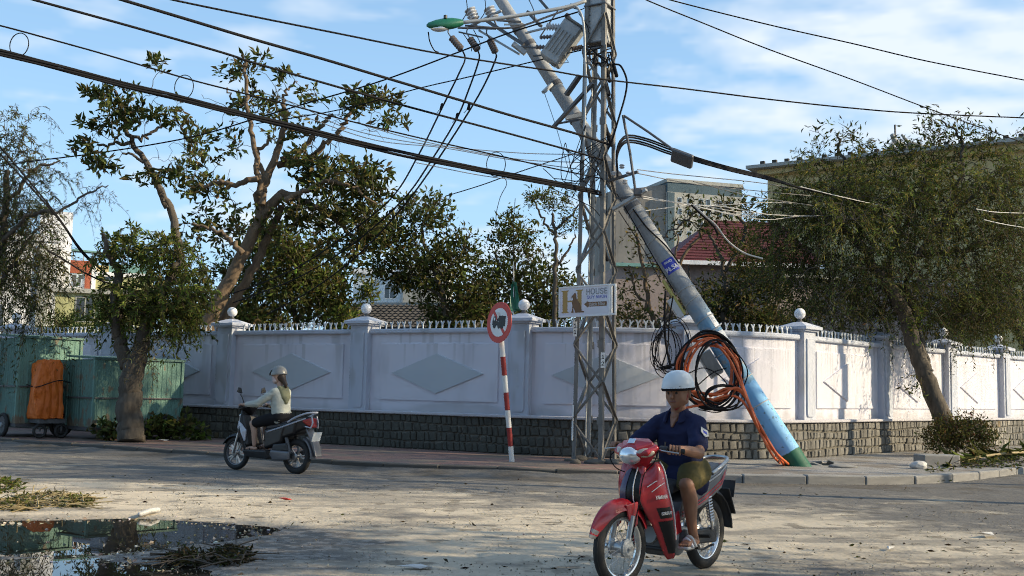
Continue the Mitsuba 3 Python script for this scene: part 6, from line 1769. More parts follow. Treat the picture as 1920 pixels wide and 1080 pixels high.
for x in (0.1, .75, 1.3, 2.6, 3.2, 4.2):
    h.box('canopy_post', x, x + .06, .1, .16, zz(488) if x < 1.5 else zz(492), zz(471), 'plaster_grey')
h.hull('canopy', [(-.1, -.2, zz(470)), (3.2, -.2, zz(474)), (3.2, 3, zz(466)), (-.1, 3, zz(464)), (-.1, -.2, zz(467)), (3.2, -.2, zz(472))], 'sheet_teal')
h.window(.45, zz(536), .5, .75, fr='plaster_blue', m='window_dark'); h.window(.5, zz(523), .7, .28, fr='plaster_blue')
h.window(2.6, zz(524), .9, .28)
# middle
h = House('tiled_house', 'low house with mossy dark tiled roof and yellow eaves behind the wall', 610, 39, -.18)
ze, zr = zat(740, 617, 39), zat(740, 572, 42)
h.box('wall', .5, 4.6, .9, 6, 0, ze + .25, 'plaster_yellow')
n_r, n_c = 9, 24
for (y0, y1, z0_, z1_) in ((0, 3.4, ze, zr),):
    rf = part(h.k, 'roof', xf(hull(np.array([(-.2, y0, z0_ - .06), (5.2, y0, z0_ - .06), (5.0, y1, z1_ - .06), (0.0, y1, z1_ - .06), (5.0, 6.8, z0_), (0, 6.8, z0_)])), h.M), 'roof_tile_dark')
    for r_ in range(n_r):
        ta_, tb_ = r_ / n_r, (r_ + 1.12) / n_r
        for c_ in range(n_c):
            x0_, x1_ = -.2 + 5.4 * c_ / n_c, -.2 + 5.4 * (c_ + .97) / n_c
            P_ = lambda x, t, dz: (x, y0 + (y1 - y0) * t, z0_ + (z1_ - z0_) * t + dz)
            part(rf, 'roof_tile', xf(hull(np.array([P_(x0_, ta_, .05), P_(x1_, ta_, .05), P_((x0_ + x1_) / 2, ta_, .095), P_(x0_, tb_, .0), P_(x1_, tb_, .0), P_((x0_ + x1_) / 2, tb_, .045), P_(x0_, ta_, .01), P_(x1_, ta_, .01)])), h.M), 'roof_tile_dark') if (r_ * n_c + c_) < 290 else None
h.box('ridge', 0, 5.0, 3.3, 3.5, zr - .03, zr + .10, 'plaster_grey')
for i in range(16):
    h.box('rafter', .2 + .3 * i, .27 + .3 * i, .1, .9, ze - .08 + .0, ze + .02, 'steel_dark')
h = House('pale_building', 'pale blue building with a dark grey side far behind the tiled roof', 655, 85, .0)
zt = zat(700, 505, 85)
h.box('wall', 0, 4.0, 0, 8, 0, zt, 'plaster_blue'); h.box('side_block', 4.02, 7.4, -1.0, 8, 0, zat(790, 500, 85), 'plaster_grey')
h.box('parapet', -.1, 4.0, -.12, -.003, zt - .4, zt + .1, 'plaster_white')
for i in range(2):
    h.window(4.9 + 1.5 * i, zat(790, 545, 85), .9, 1.0, -1.0)
    h.window(1.0 + 1.9 * i, zat(790, 560, 85), .8, 1.0)
# apartment tower
h = House('apartment_tower', 'tall pale apartment block in the distance with a dark teal top storey and small windows', 1249, 150, .30)
zt, zb_ = zat(1249, 341, 150), zat(1249, 359, 150)
h.box('wall', 0, 11.6, 0, 12, 0, zb_, 'plaster_grey'); h.box('top_storey', .0, 11.6, .0, 12, zb_ + .003, zt, 'tower_teal'); h.box('parapet', -.15, 11.75, -.15, 12.1, zt, zt + .5, 'plaster_grey')
h.box('corner_strip', -.04, 1.0, -.2, -.003, 0, zb_ - .1, 'tower_teal')
h.box('stair_head', 3, 8.2, 4, 9, zt + .5, zt + 1.3, 'plaster_grey')
h.hull('wing', [(-.05, .5, 0), (-7.5, 2.5, 0), (-7.5, 2.5, zat(1195, 366, 153)), (-.05, .5, zt - .3), (-7.5, 10, 0), (-.05, 11, 0), (-7.5, 10, zat(1195, 366, 153)), (-.05, 11, zt - .3)], 'plaster_dun')
for j in range(11):
    for x in (1.9, 3.4, 5.2, 6.3, 8.2, 9.9):
        z_ = zb_ - 1.55 - 1.55 * j
        if z_ > 12:
            fw_ = h.box('window', x - .32, x + .32, -.06, -.003, z_, z_ + .85, 'plaster_white' if j % 3 == 2 else 'plaster_blue')
            h.box('pane', x - .24, x + .24, -.10, -.063, z_ + .06, z_ + .79, 'window_dark', parent=fw_)
# red-roofed house
h = House('red_roof_house', 'house with a dark red hipped roof and pinkish walls behind the leaning pole', 1200, 44, .10)
ze, zr = zat(1290, 489, 44), zat(1420, 412, 47.5)
h.box('wall', -.6, 7.2, .7, 8, 0, ze, 'plaster_pink'); h.box('fascia', 1.15, 7.7, -.06, .06, ze - .12, ze + .05, 'plaster_white')
rf = part(h.k, 'roof', xf(hull(np.array([(1.15, -.02, ze + .052), (7.7, -.02, ze + .052), (1.15, 8.5, ze + .06), (7.7, 8.5, ze + .06), (4.0, 3.5, zr), (7.0, 3.5, zr), (1.15, -.02, ze + .04), (7.7, -.02, ze + .04)])), h.M), 'roof_tile_red')
for q in range(15):
    t_ = (q + .5) / 15
    part(rf, 'tile_course', xf(tube(np.array([(1.15 + 2.85 * t_, -.02 + 3.52 * t_, ze + .06 + (zr - ze - .06) * t_ + .01), (7.7 - .7 * t_, -.02 + 3.52 * t_, ze + .06 + (zr - ze - .06) * t_ + .01)]), .035, 5), h.M), 'roof_tile_red')
for x in (2.0, 4.4, 6.4):
    h.window(x, 1.8, .9, 1.5, .7, m='window_dark', fr='plaster_pink')
h.box('lean_to', -1.0, 1.1, .2, .69, 0, zat(1190, 500, 44), 'plaster_pink'); h.box('lean_to_roof', -1.05, 1.14, -.1, .9, zat(1190, 500, 44), zat(1190, 494, 44), 'sheet_teal')
h = House('annex_house', 'plain pinkish-grey wall of a house seen through the trees right of the leaning pole', 1440, 43, .3)
h.box('wall', 0, 9, 0, 6, 0, zat(1500, 520, 43), 'plaster_pink'); h.window(.9, 2.7, .55, 1.5, fr='plaster_pink'); h.window(3.2, 2.6, .8, 1.2, fr='plaster_pink')
h.box('roof_slab', -.2, 9.2, -.3, 6, zat(1500, 520, 43), zat(1500, 514, 43), 'plaster_grey')
# big yellow building on the right
h = House('temple_building', 'large ochre building with a dark tiled eave line rising behind the big leaning tree', 1440, 52, -.60)
zt = zat(1440, 330, 52)
h.box('wall', 0, 22, 0, 12, 0, zt, 'plaster_yellow')
h.box('cornice', -.35, 22.2, -.45, 12, zt - .003, zt + .25, 'plaster_yellow')
h.hull('eave', [(-.75, -.9, zt + .26), (22.5, -.9, zt + .26), (-.75, 12.5, zt + .26), (22.5, 12.5, zt + .26), (-.75, -.9, zt + .42), (22.5, -.9, zt + .42)], 'plaster_grey')
rf = h.hull('roof', [(-.3, -.6, zt + .43), (22.2, -.6, zt + .43), (-.3, 12, zt + .43), (22.2, 12, zt + .43), (2.5, 5, zt + 1.5), (19, 5, zt + 1.5)], 'roof_tile_dark')
for i in range(37):
    h.box('tile_end', -.1 + .6 * i, .10 + .6 * i, -.72, -.55, zt + .424, zt + .60, 'roof_tile_dark', parent=rf)
h.window(15.3, zt - 2.2, 1.2, 1.0, m='window_blue', fr='plaster_white')
for i in range(4):
    h.window(2.5 + 4.0 * i, zt - 7.6, 1.1, 1.6, m='window_dark', fr='plaster_yellow')
for k, (y0, y1) in enumerate(((252, 262), (272, 280))):
    pts = [(1672, y0), (1680, y0 + 14), (1698, y0 + 24), (1722, y0 + 30), (1750, y0 + 36)]
    part(h.k, 'upturned_ridge', tube(curve(np.array([at(x, y, 54.5 + .02 * (x - 1672)) for x, y in pts]), 8), np.linspace(.10, .30, 33), 8), 'plaster_grey', True)
part(h.k, 'upturned_ridge', tube(curve(np.array([at(x, y, 54.8) for x, y in ((1690, 252), (1705, 268), (1728, 276), (1755, 284))]), 8), np.linspace(.06, .2, 25), 8), 'plaster_grey', True)
part(h.k, 'roof_spike', rod(at(1678, 234, 54.6), at(1679, 268, 54.6), .05), 'steel_dark')
h = House('garden_house', 'pale house wall glimpsed under the dark trees at the right edge', 1800, 48, .7)
h.box('wall', 0, 8, 0, 5, 0, zat(1860, 575, 48), 'plaster_grey'); h.window(1.5, 3.2, 1.2, 1.0); h.window(4.5, 3.2, 1.2, 1.0)
h.box('roof_slab', -.2, 8.2, -.3, 5, zat(1860, 575, 48), zat(1860, 571, 48), 'plaster_red')

# flag behind the wall by the road sign
G_ = thing('flag_pole', 'thin white pole with a drooping green flag behind the wall above the round road sign', 'flag')
part(G_, 'pole', rod(V(*at(966, 640, 24.5)[:2], 0), at(963, 490, 24.5), .022, .012, 8), 'white_paint')
aa = np.linspace(0, 1, 14)
fl = [[at(963 - 2 + (8 + 8 * t_) * math.sin(3.5 * u), 527 + 52 * t_ + 6 * u, 24.45 + .06 * math.sin(9 * u + 2 * t_)) for t_ in aa] for u in np.linspace(0, 1, 9)]
part(G_, 'flag', loft([np.vstack([np.array(r_), np.array(r_)[::-1] + [0, .012, 0]]) for r_ in fl]), 'lamp_green', True)


# ------------------------------------------------------------------ overhead cables
def cable(label, pts, r, bsdf='cable_black', group=None, name='overhead_cable', n=8, sides=6):
    P = np.array([at(x, y, D) for x, y, D in pts])
    return single(name, tube(curve(P, n), r, sides), bsdf, label, 'cable', True, group)


def ramp(pts, D0, D1):
    x = np.array([p[0] for p in pts], float)
    s_ = np.concatenate([[0], np.cumsum(np.hypot(np.diff(x), np.diff([p[1] for p in pts])))]); s_ /= s_[-1]
    return [(p[0], p[1], 1 / ((1 - t_) / D0 + t_ / D1)) for p, t_ in zip(pts, s_)]


bpts = [(-60, 86), (0, 98), (75, 117), (150, 137), (240, 161), (330, 182), (445, 212), (560, 240), (660, 266), (760, 290), (900, 318), (1000, 337), (1085, 353), (1125, 362)]
BU = thing('cable_bundle', 'thick sagging bundle of black telecom cables crossing the left half of the sky', 'cable')
for k in range(6):
    g = np.random.default_rng(200 + k)
    a = k * 1.05
    off = np.array([[.034 * math.cos(a + i * .5), .034 * math.sin(a + i * .5) * .6, .034 * math.sin(a + i * .5)] for i in range(len(bpts))]) * (1 + .5 * g.random((len(bpts), 1)))
    P = np.array([at(x, y, D) for x, y, D in ramp(bpts, 15.5, 20.1)]) + off
    part(BU, 'strand', tube(curve(P, 6), .018, 6), 'cable_black', True)
mes = [(-60, 36), (0, 48), (100, 75), (200, 103), (345, 146), (445, 172), (555, 200), (660, 228), (780, 257), (935, 292), (1020, 312), (1090, 327), (1130, 335)]
cable('straight messenger wire carrying ring hangers just above the thick black bundle', ramp(mes, 15.4, 20.1), .013)
for x, y, D, s_ in ((36, 84, 15.8, 'far left'), (345, 163, 17.3, 'second from the left'), (602, 276, 18.4, 'third from the left'), (930, 308, 19.6, 'nearest the mast')):
    c = at(x, y, D); k_ = D / FPX
    single('cable_ring', tube([c + [18 * k_ * math.cos(a), .02 * math.sin(a), 24 * k_ * math.sin(a)] for a in np.linspace(0, 2 * np.pi, 26)], .008, 5), 'cable_black', f'thin wire ring hanger on the messenger wire, {s_} of the four', 'cable ring', True, 'ring hangers on the messenger wire')
cable('thick wire running from the top left down across the almond tree to the mast', ramp([(20, -12), (65, 0), (240, 48), (415, 98), (480, 119), (630, 162), (765, 200), (960, 252), (1090, 288), (1130, 300)], 14, 20.0), .018)
cable('thick cable from the top left above the almond tree reaching the mast halfway up', ramp([(190, -12), (230, 0), (350, 36), (480, 75), (600, 109), (720, 145), (850, 184), (960, 217), (1085, 252), (1145, 272)], 14, 20.0), .022)
cable('uppermost wire at left, passing below the green lamp and on to the right edge', ramp([(270, -14), (325, 0), (480, 32), (640, 64), (810, 98), (960, 122), (1030, 132), (1125, 148), (1280, 166), (1440, 186), (1590, 202), (1715, 212), (1920, 221), (1960, 222)], 14, 24), .014)
cable('thin wire sloping steeply down right from the top of the mast to the right edge', ramp([(1190, -14), (1212, 0), (1320, 44), (1440, 92), (1600, 150), (1750, 207), (1920, 268), (1960, 283)], 19, 26), .012)
cable('wire in the upper right sky, the higher of the two coming from the mast top', ramp([(1225, -12), (1257, 0), (1440, 46), (1600, 82), (1740, 115), (1920, 150), (1960, 157)], 19, 22), .012)
cable('wire rising from the far left foliage up to the crossarm under the green lamp', ramp([(-40, 318), (40, 305), (160, 290), (280, 272), (380, 252), (480, 222), (570, 195), (720, 150), (880, 90), (960, 60), (1085, 22)], 25, 20.6), .015)
cable('thinner wire rising to the transformer just below the crossarm wire', ramp([(480, 232), (640, 205), (780, 167), (880, 144), (989, 118), (1090, 94)], 24, 20.8), .012)
for i, pts in enumerate(([(866, 92, 21.5), (872, 110, 21.4), (862, 135, 21.3), (830, 200, 21.5), (785, 290, 22), (735, 370, 22.8), (650, 440, 24), (560, 500, 26), (480, 535, 28), (430, 552, 29.5)],
                         [(896, 94, 21.5), (898, 112, 21.4), (880, 165, 21.4), (855, 225, 21.5), (806, 305, 22), (755, 375, 22.8), (665, 455, 24), (570, 515, 26), (480, 552, 28), (430, 570, 29.5)],
                         [(929, 98, 21.5), (929, 112, 21.4), (905, 165, 21.4), (865, 232, 21.6), (812, 312, 22), (760, 382, 23), (680, 470, 24.5), (590, 540, 26.5), (500, 590, 29)])):
    cable(('leftmost', 'middle', 'rightmost')[i] + ' of three broken drop wires falling from the fuses into the trees', pts, .017, group='broken drop wires under the fuses')
    j = thing('wire_clamp', ('dark clamp on the leftmost drop wire', 'dark clamp on the middle drop wire', 'dark clamp on the rightmost drop wire')[i], 'clamp', 'clamps on the drop wires')
    q0 = ((829, 200), (858, 218), (880, 200))[i]
    scene[j] = mikit.ply(cat(rhull([at(q0[0], q0[1] - 4, 21.5), at(q0[0] - 2, q0[1] + 4, 21.5)], .03), rod(at(q0[0], q0[1], 21.5), at(q0[0] - 10, q0[1] + 12, 21.5), .006)), 'cable_black')
for i, pts in enumerate(([(-20, 255), (0, 275), (100, 395), (150, 465), (190, 505), (235, 540), (300, 560)], [(-20, 268), (0, 288), (105, 405), (152, 472), (195, 510), (240, 545), (300, 566)], [(90, 470), (120, 487), (160, 512), (200, 530), (245, 543), (310, 556)])):
    cable(('upper', 'lower', 'short flat')[i] + ' of the black wires sagging down in front of the left houses', ramp(pts, 20, 27), .017)
for i, pts in enumerate(([(480, 170), (555, 195), (650, 240), (780, 268), (960, 286), (1090, 290)], [(660, 228), (780, 262), (960, 297), (1090, 305)], [(780, 305), (930, 333), (1090, 345)], [(560, 215), (700, 262), (830, 277), (960, 300), (1090, 318)])):
    cable('thin grey line strung close beside the black bundle, ' + ('topmost', 'second', 'lowest', 'third')[i] + ' of four', ramp(pts, 19, 20.2), .008, 'cable_grey')
cable('single wire climbing from the bushes left of the mast to its middle', ramp([(835, 368), (900, 348), (945, 332), (1010, 310), (1085, 285), (1110, 272)], 21, 20.2), .010)
cable('loose wire end dangling from the bundle above the garden trees', [(944, 330, 19.8), (950, 345, 19.8), (938, 370, 19.8), (930, 405, 19.8), (934, 425, 19.8)], .007)
cable('long loose wire hanging straight down behind the road sign', [(966, 372, 19.8), (963, 420, 19.8), (962, 500, 19.8), (965, 560, 19.8)], .006)
cable('thin guy wire hanging from the bracket left of the leaning pole', [(1021, 175, 20.8), (1040, 230, 20.7), (1055, 280, 20.6), (1068, 325, 20.4)], .006)
cable('black loop of cable bulging out right of the mast top', [(1145, 98, 20.0), (1150, 118, 19.9), (1164, 124, 19.8), (1175, 150, 19.8), (1172, 180, 19.8), (1160, 222, 19.8), (1148, 262, 19.9), (1140, 280, 20)], .018)
cable('second slack black loop hugging the right side of the mast', [(1140, 100, 20.0), (1146, 130, 19.9), (1148, 170, 19.9), (1136, 215, 20.0)], .012)
for i in range(4):
    o_ = (0, 5, -4, 9)[i]
    cable('heavy black feeder cable arching off the pole and drooping right past the tipped lamp', ramp([(1158, 330), (1157, 285 + o_), (1168, 262 + o_), (1185, 258 + o_), (1215, 265 + o_), (1250, 278 + o_), (1300, 296 + o_ * .6), (1370, 316 + o_ * .5), (1440, 333 + o_ * .4), (1500, 352), (1560, 366), (1640, 384)], 20.0, 25), .018, group='heavy feeder cables')
W_R = [([(1195, 318), (1260, 326), (1330, 333), (1440, 345), (1600, 372), (1700, 388)], 'cable_grey'), ([(1195, 325), (1300, 345), (1440, 360), (1560, 372), (1640, 392)], 'cable_grey'), ([(1190, 365), (1260, 378), (1330, 385), (1440, 380), (1560, 384)], 'cable_white'), ([(1205, 372), (1290, 384), (1380, 402), (1460, 410)], 'cable_white'),
       ([(1210, 395), (1250, 390), (1300, 384), (1370, 395), (1450, 408)], 'cable_white'), ([(1290, 384), (1360, 388), (1440, 402), (1520, 404), (1600, 404)], 'cable_white'), ([(1300, 386), (1380, 404), (1440, 412), (1500, 406), (1580, 410)], 'cable_white'), ([(1300, 340), (1400, 366), (1500, 382), (1620, 398)], 'cable_grey'), ([(1830, 392), (1870, 398), (1930, 400)], 'cable_white'), ([(1845, 412), (1880, 420), (1940, 430)], 'cable_white'), ([(1500, 350), (1590, 372), (1700, 396)], 'cable_white')]
W_L = ['highest grey wire from the pole to the big tree', 'second grey wire from the pole to the big tree', 'pale wire bridging from the pole bracket across the apartment tower', 'pale wire sagging in front of the apartment tower', 'short pale wire rising from the pole into the tangle before the tower', 'pale wire spreading from the tangle to the big tree, upper', 'pale wire spreading from the tangle to the big tree, lower', 'grey wire between the feeder cables and the tangle', 'short pale wire in the crown at the right edge, upper', 'short pale wire in the crown at the right edge, lower', 'pale wire along the crown of the big tree']
for (pts, m_), lb_ in zip(W_R, W_L):
    cable(lb_, ramp(pts, 20.1, 26.5), .009, m_)
cable('white cable hanging in a curve before the red roof', ramp([(1300, 384), (1322, 405), (1342, 422), (1365, 452), (1395, 474), (1430, 485)], 20.2, 20.6), .016, 'cable_white')
cable('black cable branching off the tangle down towards the red roof', ramp([(1296, 384), (1318, 404), (1338, 424), (1346, 440)], 20.2, 20.5), .022)
for i in range(9):
    g = np.random.default_rng(300 + i)
    x0_, y0_ = 1080 + 50 * g.random(), 270 + 90 * g.random()
    pts = [(x0_ - 90 * g.random(), y0_ + 30 * g.random(), 20.1)] + [(x0_ + 30 * g.standard_normal(), y0_ + 30 * g.standard_normal(), 19.9 + .4 * g.random()) for _ in range(3)] + [(1105 + 30 * g.random(), y0_ + 20, 20)]
    cable('loose thin wire tangled round the middle of the mast', pts, .008, group='loose wires tangled round the mast')
for i in range(8):
    g = np.random.default_rng(330 + i)
    pts = [(1098 + 50 * g.random(), 85 + 40 * g.random(), 19.95 + .5 * g.random()) for _ in range(4)]
    cable('black wire knotted round the mast under its box column', pts, .012, group='wires knotted under the box column')
for i, (a, b) in enumerate((((1085, 25), (1103, 60)), ((1060, 10), (1098, 14)), ((868, 62), (884, 96)), ((888, 56), (898, 92)), ((912, 62), (928, 96)), ((872, -14), (866, 40)), ((908, -14), (898, 40)), ((985, -14), (1002, 40)), ((1160, 395), (1240, 530)))):
    m_ = ((a[0] + b[0]) / 2 + 7, (a[1] + b[1]) / 2 + 6)
    cable('thin jumper wire ' + ('beside the box column', 'at the head of the lamp arm', 'looping to the left fuse', 'looping to the middle fuse', 'looping to the right fuse', 'rising out of the picture at the left insulator', 'rising out of the picture at the right insulator', 'rising from the crossarm by the transformer', 'dropping from the pole clamp towards the signboard')[i], [(*a, 20.3), (*m_, 20.3), (*b, 20.3)], .009)

# ------------------------------------------------------------------ storm debris, block and litter
dg = np.random.default_rng(99)


def heap(name, label, pts, D=None, cols=FRESH, nl=120, ns=60, L=.16, h=.10, cat_='debris'):
    """leaves and stalks heaped over a patch of ground outlined in the photograph; pts (px, py, rx, ry)"""
    vs, fs, cs = [], [], []
    C, Dr = [], []
    for (x, y, rx, ry, z0) in pts:
        for _ in range(nl):
            a, q = 6.28 * dg.random(), dg.random() ** .5
            p = gnd(x + rx * q * math.cos(a), y + ry * q * math.sin(a), z0)
            p[2] = z0 + h * (1 - q) * (0.4 + dg.random()) + .01
            C.append(p); Dr.append(dg.standard_normal(3) * [1, 1, .35] + [0, 0, .1])
    v, f, c = leaf_mesh(np.array(C), np.array(Dr), L * (.5 + dg.random(len(C))), L * .35 * (.4 + dg.random(len(C))), palette(len(C), dg, cols), dg, .3, .2)
    K = thing(name, label, cat_)
    part(K, 'leaves', (v, f), 'leaf', False, color=c, kind='stuff')
    st = []
    for _ in range(ns):
        (x, y, rx, ry, z0) = pts[int(dg.integers(len(pts)))]
        a, q = 6.28 * dg.random(), dg.random() ** .5
        p = gnd(x + rx * q * math.cos(a), y + ry * q * math.sin(a), z0); p[2] = z0 + h * (1 - q) * dg.random() + .012
        d = unit(dg.standard_normal(3) * [1, 1, .15]); ln = .15 + .45 * dg.random()
        st.append(tube(curve(np.array([p - d * ln / 2, p + [0, 0, .02], p + d * ln / 2]), 3), .003 + .005 * dg.random(), 4))
    part(K, 'stalks', cat(st), 'straw' if ns > 100 else 'twig', False, kind='stuff')


mat('straw', proc(lambda p, n, uv: mix([0.16, 0.12, 0.06], [0.34, 0.28, 0.15], fbm(p.x * 3, p.y * 3, p.z * 3, 3))), rough=0.85)
heap('leaf_heap', 'heap of straw and torn leaves at the left edge of the road behind the puddle', [(95, 940, 80, 14, 0), (30, 950, 50, 10, 0), (140, 945, 36, 8, 0)], None, OLIVE + [(0.22, 0.19, 0.09), (0.16, 0.13, 0.06), (0.10, 0.09, 0.05)], 420, 130, .06, .08)
heap('grass_clump', 'clump of bright green grass at the left edge of the road', [(8, 915, 34, 12, 0)], None, FRESH[:1] + OLIVE, 260, 10, .08, .10)
heap('leaf_heap', 'dark wet leaf heap on the mud beside the near puddle', [(430, 1046, 46, 16, 0), (350, 1052, 44, 10, 0)], None, [(0.04, 0.036, 0.022), (0.06, 0.055, 0.03), (0.10, 0.075, 0.035), (0.05, 0.06, 0.025)], 420, 50, .055, .08)
heap('leaf_heap', 'green leafy sprig dropped on the kerb below the stone block', [(1760, 893, 42, 10, .02)], None, DARK + OLIVE[:2], 220, 20, .10, .13)
heap('leaf_heap', 'cut leaves lying on the pavement at the right edge', [(1895, 868, 40, 12, .13), (1830, 872, 40, 6, .13)], None, DARK + OLIVE[:1], 160, 30, .09, .07)
PF = thing('palm_frond', 'long fallen palm frond lying along the kerb at the right edge', 'palm frond')
fp = curve(np.array([gnd(1780, 872, .16), gnd(1830, 858, .22), gnd(1890, 850, .24), gnd(1960, 846, .2)]), 8)
part(PF, 'rib', tube(fp, np.linspace(.02, .035, len(fp)), 6), 'straw', True)
C = np.repeat(fp, 8, 0); n_ = len(C)
v, f, c = leaf_mesh(C, dg.standard_normal((n_, 3)) * [.7, .8, .25] + [-.9, -.1, -.1], .35 + .2 * dg.random(n_), .03, palette(n_, dg, OLIVE + DARK), dg, .2, .3)
part(PF, 'leaflets', (v, f), 'leaf', False, color=c, kind='stuff')
KB = thing('stone_block', 'loose grey concrete block lying on the right pavement in front of the shrub', 'block')
scene[KB] = mikit.ply(cbox(gnd(1768, 876, .12) + [0, .3, .10], trimesh.transformations.rotation_matrix(.15, (0, 0, 1))[:3, :3], (.74, .42, .24), .02), 'kerb_mat')


def rock(c, s, seed):
    m = trimesh.creation.icosphere(2, 1.0); v = np.array(m.vertices)
    v *= (1 + .5 * (meshkit.fbm(v * 1.3 + seed, 3, seed) - .5))[:, None]
    return v * s + c, np.array(m.faces)


single('cement_lump', rock(gnd(1722, 878, .13) + [0, 0, .05], V(.16, .13, .09), 5), 'cable_white', 'pale lump of broken cement on the pavement left of the stone block', 'rubble')
single('cement_lump', rock(gnd(1580, 877, .12) + [0, 0, .02], V(.26, .14, .045), 6), 'kerb_mat', 'flat grey rubble beside the hole at the foot of the leaning pole', 'rubble')
for i, (x, y, z_, s_) in enumerate(((1085, 862, .12, (.16, .12, .08)), (1112, 868, .12, (.2, .12, .06)), (1145, 868, .12, (.13, .1, .07)), (1078, 868, .12, (.1, .08, .06)))):
    single('rubble_stone', rock(gnd(x, y, z_) + [0, -.25, .02], V(*s_), 20 + i), 'kerb_mat', 'lump of rubble at the foot of the lattice mast, ' + ('by its left leg', 'under its front leg', 'by its right leg', 'outermost on the left')[i], 'rubble', True)
single('plastic_wrapper', cat(rhull([gnd(262, 968, .0) + [0, 0, .02], gnd(282, 966, .0) + [0, 0, .05], gnd(296, 962, 0) + [0, 0, .035]], .025)), 'cable_white', 'crumpled white plastic wrapper at the far rim of the puddle', 'litter', 30)
for i, (x, y, s_, wh) in enumerate(((305, 828, .10, 'white scrap of litter on the pavement before the green cart'), (788, 1066, .09, 'white paper scrap on the road at the bottom edge left of the motorbike'), (1672, 1033, .07, 'small pale scrap on the sandy road at right'), (1850, 1008, .09, 'pale scrap on the sandy road near the right edge'),
                                (540, 940, .07, 'small reddish scrap on the road in the middle distance'), (35, 905, .09, 'white scrap at the left edge of the road by the grass'), (490, 866, .07, 'pale scrap in the gutter beyond the scooter'))):
    z_ = .125 if y < 840 else 0.004
    p = gnd(x, y, z_)
    single('litter_scrap', hull(np.array([p + s_ * dg.standard_normal(3) * [1, .8, .12] + [0, 0, .03] for _ in range(7)])), 'cable_white' if i != 4 else 'sign_red', wh, 'litter')
# twigs, bark and leaf scraps over the whole road
C, Dr, Ls, cs = [], [], [], []
for _ in range(1700):
    x, y = -40 + 2000 * dg.random(), 868 + 240 * dg.random() ** 1.1
    p = gnd(x, y, 0.0)
    if p[1] > 17.4 or any(P.buffer(-.05).contains(sg.Point(p[0], p[1])) for P in PUDDLES):
        continue
    if meshkit.fbm(np.array([[p[0] * .7, p[1] * 1.2, 2.0]]), 3, 3)[0] < .42 + .1 * dg.random():
        continue
    p[2] = float(ground_z(np.array([p[0]]), np.array([p[1]]))[0]) + .006
    C.append(p); Dr.append(dg.standard_normal(3) * [1, 1, .08] + [0, 0, .06]); Ls.append(.02 + .07 * dg.random() ** 3)
C, Dr, Ls = np.array(C), np.array(Dr), np.array(Ls)
v, f, c = leaf_mesh(C, Dr, Ls, Ls * (.15 + .35 * dg.random(len(C))), palette(len(C), dg, [(0.05, 0.04, 0.025), (0.03, 0.026, 0.02), (0.09, 0.075, 0.035), (0.07, 0.075, 0.03)]), dg, .25, .1)
LT = thing('leaf_litter', 'scattered dark leaf and twig scraps on the sandy road', 'litter', kind='stuff')
scene[LT] = mikit.ply((v, f), 'leaf', False, color=c)
# grit and small gravel washed over the near road
C = []
for _ in range(7000):
    p = gnd(-30 + 1980 * dg.random(), 905 + 190 * dg.random(), 0.0)
    if p[1] < 15.5 and not any(P.contains(sg.Point(p[0], p[1])) for P in PUDDLES):
        C.append(p)
C = np.array(C)
C = C[meshkit.fbm(C * np.array([.9, 1.4, 1]) + 5, 4, 21) > .36 + .22 * dg.random(len(C))]
C[:, 2] = ground_z(C[:, 0], C[:, 1]) + .004
Ls = .006 + .019 * dg.random(len(C)) ** 2
v, f, c = leaf_mesh(C, dg.standard_normal((len(C), 3)) * [1, 1, .35] + [0, 0, .2], Ls, Ls * .8, palette(len(C), dg, [(0.32, 0.29, 0.23), (0.17, 0.155, 0.13), (0.10, 0.088, 0.07), (0.24, 0.215, 0.17), (0.14, 0.125, 0.10)]), dg, .45, .1)
GR = thing('gravel', 'grit and small gravel strewn over the sandy road', 'gravel', kind='stuff')
scene[GR] = mikit.ply((v, f), 'tinted', False, color=c)
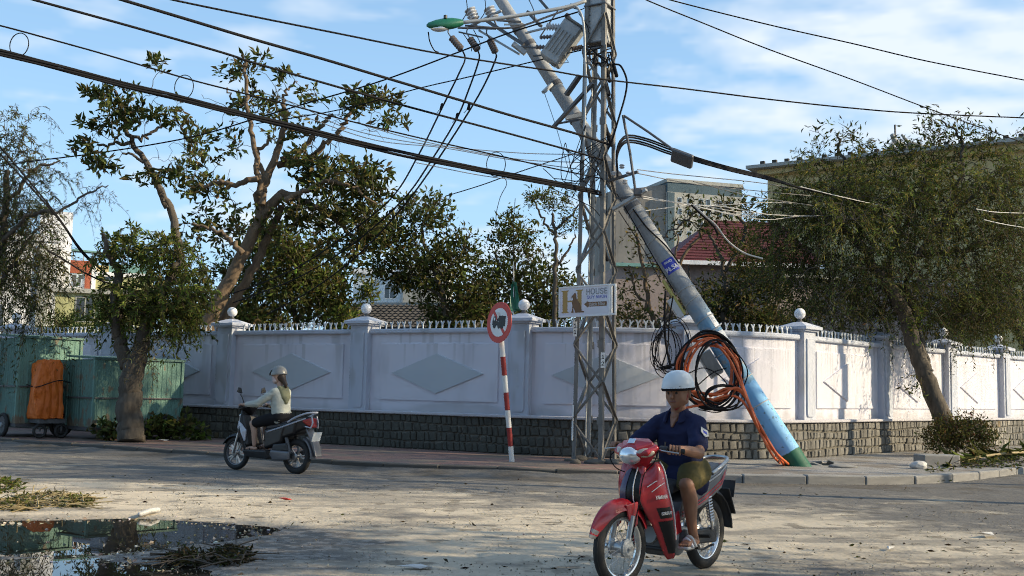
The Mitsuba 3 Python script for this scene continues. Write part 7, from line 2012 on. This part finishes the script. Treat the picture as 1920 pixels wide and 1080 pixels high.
# pale flecks floating on and rimming the puddles
C = []
for P in PUDDLES:
    for _ in range(900):
        t_ = dg.random() * P.exterior.length
        q = P.exterior.interpolate(t_)
        p = V(q.x + .16 * dg.standard_normal(), q.y + .11 * dg.standard_normal(), 0)
        p[2] = max(WATER_Z + .004, float(ground_z(np.array([p[0]]), np.array([p[1]]))[0]) + .004)
        C.append(p)
    x0_, y0_, x1_, y1_ = P.bounds
    for _ in range(120):
        p = V(x0_ + (x1_ - x0_) * dg.random(), y0_ + (y1_ - y0_) * dg.random(), WATER_Z + .004)
        if P.contains(sg.Point(p[0], p[1])):
            C.append(p)
C = np.array(C); Ls = .012 + .05 * dg.random(len(C)) ** 2.5
v, f, c = leaf_mesh(C, dg.standard_normal((len(C), 3)) * [1, 1, .06], Ls, Ls * .6, palette(len(C), dg, [(0.42, 0.40, 0.36), (0.20, 0.18, 0.15), (0.09, 0.08, 0.06), (0.30, 0.27, 0.20)]), dg, .2, .1)
FL_ = thing('floating_flecks', 'pale flecks and grit rimming and floating on the puddles', 'litter', kind='stuff')
scene[FL_] = mikit.ply((v, f), 'tinted', False, color=c)

# ------------------------------------------------------------------ unseen houses added behind the photographer to hold back sky light
mat('plaster_far', (0.36, 0.34, 0.30), rough=0.9)
for i, (x0, w_, y0, hh, lb) in enumerate(((-34, 11, -9, 8.5, 'first'), (-22.5, 12, -10, 10, 'second'), (-10, 11.5, -9.5, 8, 'third'), (2, 12, -10.5, 9, 'fourth'))):
    k = thing('street_house', 'unseen house added across the street to block sky light, ' + lb + ' from the left', 'house', 'unseen houses added across the street')
    part(k, 'wall', box(x0, x0 + w_, y0 - 8, y0, 0, hh), 'plaster_far')
    part(k, 'roof', hull(np.array([(x0 - .4, y0 + .5, hh + .003), (x0 + w_ + .4, y0 + .5, hh + .003), (x0 - .4, y0 - 8.5, hh + .003), (x0 + w_ + .4, y0 - 8.5, hh + .003), (x0 + 2, y0 - 4, hh + 1.6), (x0 + w_ - 2, y0 - 4, hh + 1.6)])), 'roof_tile_red')
    for j in range(2):
        for q in range(3):
            part(k, 'window', box(x0 + 1.4 + 3.4 * q, x0 + 2.9 + 3.4 * q, y0 - .1, y0 + .04, 1.0 + 3.3 * j, 2.6 + 3.3 * j), 'window_dark')
    part(k, 'door', box(x0 + w_ - 1.8, x0 + w_ - .8, y0 - .1, y0 + .03, .1, 2.2), 'brown_paint')

SP = thing('utility_pole', 'concrete utility pole of the side road outside the picture on the right', 'utility pole')
part(SP, 'shaft', rod((14.4, 23.15, 0), (14.4, 23.15, 9.5), .17, .11, 16), 'steel_grey', 40)
part(SP, 'crossarm', box(13.5, 15.3, 23.0, 23.1, 8.8, 8.9), 'steel_dark')
